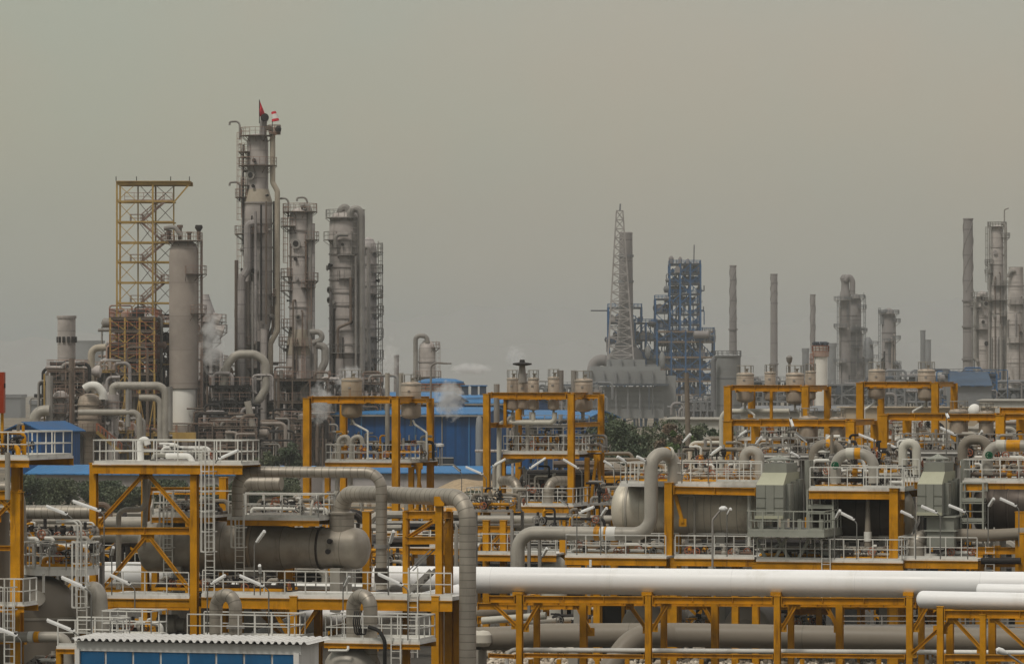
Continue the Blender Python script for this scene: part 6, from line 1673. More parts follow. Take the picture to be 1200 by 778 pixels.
    # dark blurry regenerator behind
    tower('vessel_tower', 'hazy regenerator vessel with stubby side nozzles behind the capped column', 241, 690, [(560, 8), (400, 8), (392, 14), (368, 12), (358, 8), (346, 4), (345, 4)], shell_dark,
          platforms=((378, -110, 60, 1.6), (390, -120, 60, 1.6), (402, -100, 60, 1.4)), risers=(([(248, 372, -2), (258, 376, -2)], 1.0, shell_grey), ([(248, 384, -2), (262, 388, -2)], 1.0, shell_grey)), n=20)
    # dark clutter left of the tallest column foot
    rack('process_unit', 'black tangled process frame at the foot of the tallest column', 246, 292, Y - 12, 10, [452, 470, 488, 505, 522], 4, steel_dark, steel_dark, pinkrail, [steel_dark, steel_brown, steel_dark, shell_dark], 85, 60, 14, True, None, .25, .07, clutter=60)
    rack('process_unit', 'brown frame of pipes between the black unit and the capped column', 236, 262, Y - 2, 8, [426, 446, 466, 495], 3, steel_brown, steel_brown, pinkrail, [steel_brown, shell_dark, steel_grey], 86, 34, 6, True, None, .22, .07, clutter=30)
    rack('process_unit', 'pipe-laced rusty steel at the feet of the slim grey column', 322, 384, Y, 9, [444, 470, 498, 520], 4, steel_brown, steel_brown, pinkrail, [steel_grey, shell_grey, steel_brown], 87, 44, 5, True, None, .2, .06, clutter=34)
    rack('process_unit', 'rusty steel and pipes at the feet of the stout ribbed column', 386, 446, Y + 4, 9, [448, 470, 500], 4, steel_brown, steel_brown, pinkrail, [steel_grey, shell_grey, steel_brown], 88, 40, 4, True, None, .2, .06, clutter=30)
    pipe('bow-shaped thick pipe hung before the black tangled unit', [P(290, 470, 620), P(296, 500, 620), P(292, 540, 620)], .5, grey_pipe, 1.5, 14)
    for i, (x0, x1, Yr, fl, cmat, lab) in enumerate(((262, 345, Y + 8, [440, 456, 472, 490, 508], steel_brown, 'wide rusty steel tangle between the tallest column and the slim grey one'), (138, 200, Y + 9, [446, 460, 475, 492], steel_grey, 'grey steel tangle behind the stepped grey pipes'),
            (232, 300, Y - 22, [500, 516, 530], steel_brown, 'low brown pipe frame before the black tangled unit'), (330, 378, Y - 14, [492, 508, 524], steel_brown, 'low brown pipe frame before the slim grey column'))):
        rack('process_unit', lab, x0, x1, Yr, 7, fl, 5, cmat, steel_brown, pinkrail, [steel_grey, steel_brown, steel_brown, steel_dark, shell_conc], 410 + i, 70, 8, True, None, .2, .07, clutter=60)
    # left cluster
    Yc = 600
    stack('chimney', 'pale grey short chimney with a dark notched band behind the left cluster', 78, 11, 10.6, 370, 660, shell_grey, 0, (), group=None)
    o = bpy.data.objects['chimney']
    s3 = F / 660
    nb = MB()
    for i in range(6):
        a = PI + (i + .5) / 6 * PI
        c = Vector(((78.5 - 600) / s3 + math.cos(a) * 10.7 / s3, 660 + math.sin(a) * 10.7 / s3, CH - (398 - HZ) / s3))
        k = MB().box(c, (.42, .42, .9)); ob = mesh_obj('notch', k, steel_dark, o.location); ob.parent = o
    rack('process_unit', 'rusty orange-brown process frame crowded with pipes at the left end of the plant', 56, 98, Yc, 8, [432, 446, 462, 482, 505], 3, steel_brown, steel_brown, pinkrail, [steel_grey, shell_grey, steel_brown, steel_dark], 89, 60, 6, True, None, .24, .07, clutter=22)
    rack('process_unit', 'yellow-decked brown frame carrying the tan drum', 92, 150, Yc + 2, 9, [505, 528], 4, yellow_far, yellow_far, redrail, [steel_grey, shell_grey, steel_brown], 90, 30, 5, True, None, .26, .07, clutter=30)
    rack('process_unit', 'brown frame behind the tan drum with yellow platforms', 96, 130, Yc + 16, 8, [434, 462], 3, steel_brown, yellow_far, pinkrail, [steel_grey, shell_dark], 91, 26, 4, True, None, .22, .07, clutter=24)
    tower('process_vessel', 'upright grey ribbed vessel at the left end of the plant', 71, Yc - 5, [(560, 7), (485, 7), (480, 9.5), (465, 9.5), (460, 7), (458, 3)], shell_grey, platforms=((484, 0, 360, 1.0), (466, 150, 330, 1.0)), n=22, cat='vessel', seams=(495, 510, 525, 540), dress=5,
          risers=(([(58, 440, -2), (58, 545, -2)], .5, steel_grey), ([(52, 438, -2), (52, 500, -2)], .12, yellow_far), ([(84, 420, -1), (84, 545, -1)], .4, steel_brown), ([(79, 432, -2), (83, 436, -2), (83, 520, -2)], .2, steel_brown)))
    tower('process_vessel', 'squat tan drum tower under the bright curved pipe', 105, Yc, [(560, 6), (512, 7), (505, 14), (470, 14), (465, 12), (461, 5)], tank_tan, platforms=((507, 0, 360, 1.1),), n=26, cat='vessel', seams=(474, 490))
    tower('process_vessel', 'narrow upright drum with railed deck beside the squat tan one', 132, Yc, [(560, 6), (500, 6.5), (494, 7.5), (462, 7.5), (457, 3)], shell_grey, platforms=((482, 120, 330, 1.2),), n=22, cat='vessel', seams=(470,), dress=4)
    pipe('bright curved pipe over the squat tan drum', [P(99, 456, Yc - 2), P(105, 452, Yc - 2), P(114, 452, Yc - 2), P(121, 461, Yc - 2), P(121, 468, Yc - 2)], .62, white_rail, 1.2, 16)
    pipe('thick brown gooseneck pipe rising behind the tan drum', [P(107, 470, Yc + 6), P(107, 408, Yc + 6), P(124, 407, Yc + 6)], .5, shell_tan, 1.4, 14)
    for i, (pts, r, m, lab) in enumerate((([(132, 462), (132, 452), (194, 452), (194, 520)], .55, grey_pipe, 'thick grey pipe stepping over and down in front of the capped column'),
            ([(199, 453), (199, 505)], .4, steel_grey, 'grey upright pipe tight beside the capped column foot'),
            ([(150, 455), (150, 500)], .35, steel_grey, 'short grey upright pipe left of the stepped one'),
            ([(163, 466), (188, 466), (188, 520)], .45, grey_pipe, 'thinner grey pipe stepping down inside the larger one'),
            ([(92, 483), (163, 483), (164, 525)], .42, grey_pipe, 'long level grey pipe turning down beside the yellow deck'),
            ([(44, 510), (40, 488), (48, 481), (58, 481)], .75, grey_pipe, 'thick grey gooseneck above the blue shed'))):
        pipe(lab, [P(x, y, Yc - 8) for x, y in pts], r, m, r * 2.4, 12, group='grey pipes of the left cluster')
    t = Thing('stair_flight', 'rusty stair flight before the yellow deck of the left cluster', 'stair', P(125, 520, Yc - 6))
    k = MB(); p, q = P(113, 506, Yc - 6), P(142, 530, Yc - 6)
    for dy in (0, 1.2):
        e = Vector((0, dy, 0)); k.bar(p + e, q + e, .15, .4)
    t.part('stringer', k, yellow_far)
    k = MB()
    for dy in (0, 1.2):
        e = Vector((0, dy, 0)); k.bar(p + e + ZU * 1.2, q + e + ZU * 1.2, .12)
        for j in range(8): k.bar(p.lerp(q, j / 7) + e, p.lerp(q, j / 7) + e + ZU * 1.2, .09)
    t.part('hand_rail', k, redrail)
    k = MB()
    for j in range(12): k.box(p.lerp(q, (j + .5) / 12) + Vector((0, .6, .1)), (.35, 1.2, .06))
    t.part('tread', k, steel_brown)
    one('yellow_panel', 'plain yellow box beam beside the capped column foot', 'panel', MB().box(P(216, 512, Yc - 8), (3.2, 1.0, 1.3)), yellow_far)
    # vertical vessel with gooseneck further back
    tower('process_vessel', 'single upright tank with gooseneck pipe rising over the blue roofs', 500.5, 900, [(560, 10), (410, 10), (404, 8.5), (399, 4), (398, 1)], shell_grey, platforms=((442, 0, 360, 1.2), (408, -60, 50, 1.0)), ladder=((500, 405, 0),),
          risers=(([(487, 460, -1), (487, 396, -1), (491, 393, -1), (500, 394, -1), (501, 402, -1)], .5, steel_grey),), seams=(424,), cat='vessel')
    stack('chimney', 'thin grey vent stack wrapped in steam beyond the blue hall', 464.5, 3.4, 3, 416, 880, far_shell)

# ================================================================== FAR PLANT
def build_far():
    Y = 1500
    s = F / Y
    lattice('lattice_mast', 'white-grey tapering lattice mast beside the big grey chimney', 708, 748, 722.5, 730, 500, 247, Y - 12, shell_dark, 24, .42, 'lattice mast', zbase=0)
    one('mast_rod', 'thin lightning rod on the tip of the lattice mast', 'rod', MB().bar(P(726.5, 247, Y - 10), P(727, 239, Y - 10), .5), far_grey)
    t = Thing('heater_chimney', 'big grey heater chimney with flared foot behind the lattice mast', 'chimney', P(733, 470, Y) * 1.0)
    t.o.location.z = 0; t.loc.z = 0
    cx = (733.5 - 600) / s; z = lambda y: CH - (y - HZ) / s
    pr = [(z(432), 22 / s), (z(414), 19 / s), (z(404), 11 / s), (z(372), 8.6 / s), (z(275), 7.6 / s), (z(273), 8.1 / s), (z(272), 7 / s)]
    t.part('shaft', MB().lathe(pr, Vector((cx, Y, 0)), n=28), far_shell)
    for y in (300, 330, 360, 404): t.part('ring', MB().lathe([(-.4, (8.1 if y < 400 else 11) / s), (-.4, (9.2 if y < 400 else 13) / s), (.4, (9.2 if y < 400 else 13) / s), (.4, (8.1 if y < 400 else 11) / s)], Vector((cx, Y, z(y))), ZU, 28, False), far_grey)
    t.part('duct', MB().tube([P(694, 438, Y + 4), P(696, 423, Y + 4), P(712, 421, Y + 4), P(720, 436, Y + 4)], 2.0, 4, 14), far_shell)
    t.part('duct', MB().tube([P(745, 415, Y + 4), P(765, 424, Y + 4), P(772, 436, Y + 4)], 2.6, 4, 14), far_shell)
    t = Thing('heater_box', 'long grey panelled furnace box under the heater chimney', 'furnace', P(730, 460, Y)); t.o.location.z = 0; t.loc.z = 0
    def bx(x0, x1, y0, y1, d=24, yo=0):
        yo -= 30
        a, b = P(x0, y1, Y + yo), P(x1, y0, Y + yo)
        return MB().box(Vector(((a.x + b.x) / 2, Y + yo + d / 2, (a.z + b.z) / 2)), (b.x - a.x, d, b.z - a.z))
    t.part('neck_box', bx(712, 756, 421, 434, 14, 8), far_panel); t.part('duct_box', bx(756, 770, 427, 434, 10, 10), far_grey)
    for x in (714, 728, 742): t.part('stiffener', bx(x, x + 1, 421, 434, .8, 7), far_grey)
    t.part('stepped_roof', bx(692, 774, 429, 434, 14, 6), far_panel); t.part('side_box', bx(770, 792, 440, 488, 18, 4), far_panel)
    t.part('upper_box', bx(684, 780, 434, 449), far_panel); t.part('walkway', bx(680, 784, 449.5, 452, 27, -3), far_dark); t.part('lower_box', bx(686, 778, 453, 490, 22, 1), far_panel)
    for x in (693, 707, 721, 735, 749, 764): t.part('stiffener', bx(x, x + 1.5, 434.5, 486, 1.2, -1.6), far_grey)
    t.part('guard_rail', MB().rail([P(680, 449.5, Y - 33), P(784, 449.5, Y - 33)], 1.2, .2, 4), far_grey)
    for y in (458, 464, 470, 476): t.part('seam_strip', bx(690, 776, y, y + .7, .5, .6), far_grey)
    for x in (690, 700, 760): t.part('burner_leg', bx(x, x + 1.4, 452, 480, 1.2, -4), far_dark)
    # blue steel tower
    def brack(lab, x0, x1, fl, seed, nx, npipe, ndr, yo, d, fm=far_dark, pm=None, clutter=8):
        rack('process_unit', lab, x0, x1, Y + yo, d, fl, nx, far_blue, fm, far_blue, pm or [far_dark, far_dark, far_shell, far_blue, far_grey], seed, npipe // 2, ndr, True, None, .55, .17, clutter=min(90, clutter * 2 + 24), prange=(.1, .26), csize=1.7)
    brack('tall dark-blue steel process tower, highest floors against the sky', 785, 821, [309, 320, 332, 344, 356, 368, 380, 394, 408, 422, 440], 101, 4, 26, 10, 0, 12, clutter=24)
    brack('wide lower block of the dark-blue steel tower with brown floors', 770, 837, [388, 400, 418, 432, 446, 462], 102, 5, 26, 12, -2, 15, far_brown, clutter=30)
    brack('narrow blue frame between the grey chimney and the tall blue tower', 768, 785, [350, 366, 384, 404, 424], 103, 2, 10, 3, 2, 9, clutter=8)
    brack('blue platforms wrapped round the grey heater chimney', 713, 752, [360, 378, 402], 104, 3, 8, 2, 12, 10, clutter=8)
    brack('low blue-grey pipe frames between chimney and blue tower', 744, 770, [378, 398, 420], 105, 3, 12, 4, 1, 9, clutter=10)
    for i, (x, w, y0, y1, lab) in enumerate(((786.5, 3, 300, 312, 'short grey drum on top of the blue tower, left'), (797, 2.4, 301, 312, 'short grey drum on top of the blue tower, second'), (806, 2, 303, 312, 'short grey drum on top of the blue tower, third'))):
        a = P(x, y1, Y + 3); one('top_drum', lab, 'drum', MB().lathe([(0, w / s), ((y1 - y0) / s * .8, w / s), ((y1 - y0) / s, w / s * .4)], a, n=14), far_shell)
    one('antenna', 'thin antenna rising from the blue steel tower', 'antenna', MB().bar(P(813, 310, Y + 4), P(813.5, 287, Y + 4), .4), far_grey)
    t = Thing('rooftop_exchanger', 'white-grey boxed exchanger on the right shoulder of the blue tower', 'exchanger', P(825, 400, Y - 4))
    t.part('shell', MB().lathe([(0, .3), (.4, 1.3), (5.4, 1.3), (5.8, .3)], P(812, 392, Y - 4), Vector((1, 0, 0)), 16), far_shell); t.part('cage', MB().rail([P(826, 401, Y - 4), P(838, 401, Y - 4)], 4.5, .4, 2), far_grey)
    for (x, y0, y1, w, lab) in ((759, 405, 420, 3.4, 'silver pot vessel between chimney and blue tower, left'), (776, 412, 432, 3.6, 'silver pot vessel between chimney and blue tower, right')):
        a = P(x, y1, Y - 5); one('pot_vessel', lab, 'vessel', MB().lathe([(0, .3), (1.2, w / s), ((y1 - y0) / s * .75, w / s), ((y1 - y0) / s, .4)], a, n=16), far_panel)
    # bluish tank and stacks
    t = Thing('storage_tank', 'bluish-grey storage tank with railed rim at the left of the farther frame', 'tank', P(852.5, 480, 800)); t.o.location.z = 0; t.loc.z = 0
    s8 = F / 800; cx = (852.5 - 600) / s8; zt = CH - (418 - HZ) / s8; c = Vector((cx, 800, 0))
    t.part('shell', MB().lathe([(0, 15.5 / s8), (zt, 15.5 / s8), (zt, 16.6 / s8), (zt + .25, 16.6 / s8), (zt + .25, 14 / s8), (zt + .5, .5)], c, n=36), far_panel)
    for f in (.55, .8): t.part('wind_girder', MB().lathe([(-.1, 15.5 / s8), (-.1, 15.9 / s8), (.1, 15.9 / s8), (.1, 15.5 / s8)], c + ZU * zt * f, ZU, 36, False), far_grey)
    t.part('rim_rail', MB().rail([c + Vector((math.cos(a) * 16 / s8, math.sin(a) * 16 / s8, zt + .2)) for a in [2 * PI * k / 16 for k in range(16)]], .9, .1, 2, toe=False, closed=True), far_grey)
    t.part('down_pipe', MB().tube([P(838, 419, 797), P(836, 422, 797), P(836, 480, 797)], .5, .8, 10), far_grey)
    stack('chimney', 'thin chimney with helical strakes just right of the blue tower', 859, 5.2, 3.8, 311, 1550, far_shell, 3, (.6,))
    stack('chimney', 'second thin chimney, plain, with a wider top section', 907, 4.6, 4, 321, 1600, far_shell, 3, (.4,), strake_from=.8)
    stack('chimney', 'third and shortest thin chimney with straked top', 952.5, 3.2, 3, 345, 1650, far_shell, 3, (.5,), strake_from=.6)
    # white chimney with red band
    Yw = 900; sw = F / Yw
    t = Thing('banded_chimney', 'stubby white chimney with a red band and dark crown', 'chimney', P(961.5, 500, Yw)); t.o.location.z = 0; t.loc.z = 0
    c = Vector(((961.5 - 600) / sw, Yw, 0)); zz = lambda y: CH - (y - HZ) / sw
    t.part('shaft', MB().lathe([(0, 8.6 / sw), (zz(418), 8.2 / sw), (zz(406), 8.4 / sw), (zz(406), 7 / sw)], c, n=26), shell_white)
    t.part('red_band', MB().lathe([(zz(418), 8.3 / sw), (zz(418), 10 / sw), (zz(412), 10 / sw), (zz(412), 8.3 / sw)], c, n=26, caps=False), pinkrail)
    t.part('platform_rail', MB().rail([c + Vector((math.cos(a) * 10 / sw, math.sin(a) * 10 / sw, zz(412))) for a in [2 * PI * k / 14 for k in range(14)]], 1.2, .14, 1.5, closed=True), redrail)
    for k in range(9):
        a = 2 * PI * k / 9
        t.part('crown_fin', MB().bar(c + Vector((math.cos(a) * 6.4 / sw, math.sin(a) * 6.4 / sw, zz(406))), c + Vector((math.cos(a) * 8.6 / sw, math.sin(a) * 8.6 / sw, zz(401))), .6), far_dark)
    t.part('ladder', MB().ladder(c + Vector((-8.9 / sw, -1, zz(480))), c + Vector((-8.9 / sw, -1, zz(418))), Vector((-1, 0, 0)), .6, t=.12), redrail)
    # hazy twin column etc.
    k = dict(rail=far_grey, rt=.16, n=22)
    tower('hazy_column', 'tall hazy column with bulbous pipe head, left of a pair', 990.5, 1500, [(500, 6.5), (352, 6), (345, 6.5), (340, 5), (332, 4.5), (326, 6.2), (322, 4)], far_shell, platforms=((352, 90, 300, 2.2), (384, 90, 270, 2.2), (425, 90, 270, 2.2)), ladder=((480, 350, 180),),
          risers=(([(990, 330, -1), (994, 323, -1), (999, 328, -1), (999, 345, -1)], 1.0, far_shell),), seams=(370, 400), dress=5, **k)
    tower('hazy_column', 'stouter hazy column touching the bulb-headed one', 1002.5, 1510, [(500, 9), (392, 8.6), (388, 6.8), (352, 6.5), (346, 5), (344, 2)], far_shell, platforms=((350, 0, 360, 1.6), (362, -70, 60, 2), (389, 0, 360, 2), (425, -60, 60, 2)), ladder=((480, 346, 0),), seams=(370, 405, 440), dress=6, **k)
    tower('hazy_column', 'short dark hazy column right of the touching pair', 1017.5, 1650, [(500, 6.5), (412, 6.2), (400, 5), (395, 2)], far_grey, platforms=((404, -80, 70, 2), (420, -80, 70, 2)), **k)
    tower('hazy_column', 'hazy column with railed head standing alone above a hung tank', 1041.5, 1450, [(500, 9), (372, 8.2), (364, 6), (361, 2)], far_shell, platforms=((368, 0, 360, 1.5), (378, -60, 80, 1.6), (398, -60, 60, 1.6), (428, -70, 60, 1.8)), ladder=((480, 364, 180),),
          risers=(([(1034, 380, -1), (1034, 366, -1), (1040, 364, -1)], .8, far_grey), ([(1048, 425, -2), (1054, 428, -2), (1054, 470, -2)], .8, far_grey)), seams=(390, 415), dress=6, **k)
    stack('chimney', 'short dark hazy chimney far behind the capped tank posts', 1081.5, 3, 3, 387, 2100, far_grey)
    stack('chimney', 'broad smoky hazy stack beside the short dark chimney', 1087, 4.4, 4, 398, 2300, far_grey)
    for (x, hw, yt, lab) in ((944, 4, 408, 'hazy block silhouette left of the white chimney'), (975, 5, 402, 'hazy block silhouette right of the white chimney')):
        c = P(x, 470, 2200); c.z = 0; s2 = F / 2200
        t = Thing('hazy_tower', lab, 'tower', c)
        zt = CH - (yt - HZ) / s2
        t.part('shaft', MB().lathe([(0, hw / s2), (zt, hw / s2)], c, n=16), far_grey); t.part('rim', MB().lathe([(zt - 2, hw / s2 * 1.12), (zt, hw / s2 * 1.12)], c, n=16), far_grey)
    # right-hand group
    stack('chimney', 'tall pale chimney with helical strakes at the right of the far plant', 1134.5, 6.6, 5.6, 256, 1250, far_shell, 3, (.35, .5, .62), strake_from=.66)
    k = dict(rail=steel_grey, rt=.13, n=26)
    tower('far_column', 'short column with cluttered head between straked chimney and tall column', 1151, 1200, [(520, 8.5), (352, 8), (344, 6), (341, 2)], shell_grey, platforms=((348, 0, 360, 1.4), (360, 100, 260, 1.6), (386, -150, -30, 1.6)), ladder=((500, 345, 180),), manways=((350, -90, .9), (356, -70, .8)),
          risers=(([(1143, 350, -2), (1143, 420, -2), (1146, 424, -2)], .5, steel_grey),), seams=(372, 390, 410), dress=7, **k)
    tower('far_column', 'tallest right-hand column with cage ladder and davits on top', 1168.5, 1180, [(520, 10.5), (340, 10), (328, 7.8), (270, 7.2), (266, 6.5), (264, 3)], shell_grey, platforms=((266, 0, 360, 1.1), (279, -60, 60, 1.8), (310, 120, 230, 1.6), (335, -120, 60, 1.4), (352, -130, -40, 1.4)),
          ladder=((340, 264, 185),), risers=(([(1174, 262, -2), (1178.3, 264, -2), (1178.3, 520, -2)], .42, steel_grey), ([(1159.8, 264, -2), (1159.8, 520, -2)], .22, steel_grey), ([(1173, 380, -4), (1173, 480, -4)], .4, steel_grey)),
          seams=(290, 310, 335, 351, 367, 383, 399, 416, 432, 448), dress=9, **k)
    tower('far_column', 'broad column with flat cut top at the picture edge', 1190.5, 1170, [(520, 11.5), (400, 10.8), (330, 9), (318, 8.6), (313, 8.6)], shell_grey, platforms=((357, -140, -20, 1.2), (402, -140, -20, 1.2)), risers=(([(1181, 325, -2), (1184, 318, -2), (1190, 318, -2)], .5, steel_grey),),
          seams=(335, 356, 380, 402, 425, 450), dress=7, **k)
    one('davit_arm', 'thin bent davit arm above the tallest right-hand column', 'davit', MB().tube([P(1177, 262, 1180), P(1177, 246, 1180), P(1182, 244, 1180)], .18, .5, 6), steel_grey)
    rack('process_unit', 'blue-grey boxy process block at the foot of the straked chimney', 1112, 1168, 1100, 16, [438, 450, 464, 480], 5, far_blue, far_dark, far_grey, [far_grey, far_dark, far_blue, far_shell], 111, 40, 10, True, None, .45, .14, clutter=60, csize=1.8)
    t = Thing('roof_shed', 'dusty, haze-paled blue sloped shed roof before the straked chimney', 'shed', P(1140, 470, 1080)); t.o.location.z = 0; t.loc.z = 0
    a, b, c, d = P(1113, 452, 1080), P(1113, 437, 1092), P(1158, 437, 1092), P(1163, 452, 1080)
    t.part('roof', MB().prism([a, d, c, b], Vector((0, .6, .3))), M('dusty_hazed_blue_sheet', (.05, .085, .14), .8, 0, .2, .2))  # dusty blue, lightened in the colour to stand for haze
    a0, d0 = P(1114, 453, 1081), P(1162, 453, 1081)
    t.part('wall', MB().prism([Vector((a0.x, 1081, 0)), Vector((d0.x, 1081, 0)), Vector((d0.x, 1091, 0)), Vector((a0.x, 1091, 0))], ZU * a0.z), far_grey)
    for i, (x0, x1, fl, Yr, seed, lab) in enumerate(((860, 945, [446, 458, 470], 1300, 112, 'hazy low pipe racks behind the four tan tanks'), (968, 1060, [450, 462, 474], 1300, 113, 'hazy low pipe racks under the twin hazy columns'),
            (1046, 1115, [440, 455, 470], 1350, 114, 'hazy low pipe racks behind the two tan tanks'), (1150, 1230, [455, 470, 484], 1130, 115, 'grey pipe racks at the feet of the right-hand columns'),
            (640, 700, [452, 464, 476], 1400, 116, 'hazy pipe racks left of the furnace box'), (805, 845, [470, 480], 1300, 117, 'dark blue low pipe bridge left of the bluish tank'))):
        rack('process_unit', lab, x0, x1, Yr, 14, fl, 6, far_grey, far_grey, far_grey, [far_grey, far_shell, far_dark], seed, 34, 8, True, None, .45, .14, clutter=60, prange=(.2, .5), csize=1.6)

# ================================================================== BUILDINGS AND GREENERY OF THE MIDDLE DISTANCE
def house(name, label, x0, x1, yw, Y, depth, wall, roof, ridge=0, zbase=0, over=.6, cat='hall', ridge_dir='x', doors=(), windows=(), th=True):
    """building: front eave at photo row yw; ridge = rise in metres"""
    pl = Plane((x0 + x1) / 2, Y, th)
    A, B = pl.p(x0, yw), pl.p(x1, yw); z = (A.z + B.z) / 2
    A0, B0 = Vector((A.x, A.y, 0)), Vector((B.x, B.y, 0)); u = (B0 - A0).normalized(); v = pl.v; L = (B0 - A0).length
    t = Thing(name, label, cat, (A0 + B0) / 2)
    D = v * depth
    wm = MB().prism([A0, B0, B0 + D, A0 + D], ZU * z)
    if ridge and ridge_dir == 'y':
        for q in (A0, A0 + D - v * .05): wm.prism([q + ZU * z, q + u * L + ZU * z, q + u * L / 2 + ZU * (z + ridge - .1)], v * .05)
    t.part('wall', wm, wall)
    rb = MB(); o = over
    if ridge_dir == 'x':
        e0 = A0 - u * o - v * o + ZU * (z + .03); e1 = B0 + u * o - v * o + ZU * (z + .03)
        r0 = A0 - u * o + D * .5 + ZU * (z + ridge); r1 = B0 + u * o + D * .5 + ZU * (z + ridge)
        f0 = A0 - u * o + D + v * o + ZU * (z + .03); f1 = B0 + u * o + D + v * o + ZU * (z + .03)
        rb.prism([e0, e1, r1, r0], ZU * .15); rb.prism([r0 + v * .01, r1 + v * .01, f1, f0], ZU * .15)
        if ridge:
            for q, nn in ((A0, -1), (B0, 1)):
                t.part('gable', MB().prism([q + ZU * (z + .02), q + D + ZU * (z + .02), q + D * .5 + ZU * (z + ridge - .1)], u * (-.05 * nn)), wall)
    else:
        for sgn in (0, 1):
            e = (A0 - u * o if sgn == 0 else B0 + u * o) - v * o + ZU * (z - .1); r = A0 + u * (L / 2) - v * o + ZU * (z + ridge)
            w = D + v * 2 * o
            rb.prism([e, r, r + w, e + w], ZU * .15)
    t.part('roof', rb, roof)
    if name == 'blue_hall':
        t.part('gutter', MB().bar(A0 - u * .3 - v * .75 + ZU * (z - .12), B0 + u * .3 - v * .75 + ZU * (z - .12), .3, .26), steel_grey)
        for k in range(6):
            q = A0.lerp(B0, (k + .5) / 6) - v * .14
            t.part('down_pipe', MB().bar(q, q + ZU * (z - .2), .16), blue_roof if k % 2 else steel_grey)
        t.part('base_strip', MB().box((A0 + B0) / 2 - v * .06 + ZU * .9, (L, .1, 1.8), u, v), concrete)
    for i, (fa, fb, h) in enumerate(doors):
        p = A0.lerp(B0, fa); q = A0.lerp(B0, fb)
        t.part('door', MB().prism([p - v * .08, q - v * .08, q - v * .01, p - v * .01], ZU * h), window_dark)
    for (fa, fb, h0, h1) in windows:
        p = A0.lerp(B0, fa) + ZU * h0; q = A0.lerp(B0, fb) + ZU * h0
        w_ = t.part('window', MB().prism([p - v * .1, q - v * .1, q - v * .01, p - v * .01], ZU * (h1 - h0)), window_dark)
        t.part('frame', MB().bar(p - v * .13, q - v * .13, .12).bar(p - v * .13 + ZU * (h1 - h0), q - v * .13 + ZU * (h1 - h0), .12), plaster, w_)
    return t

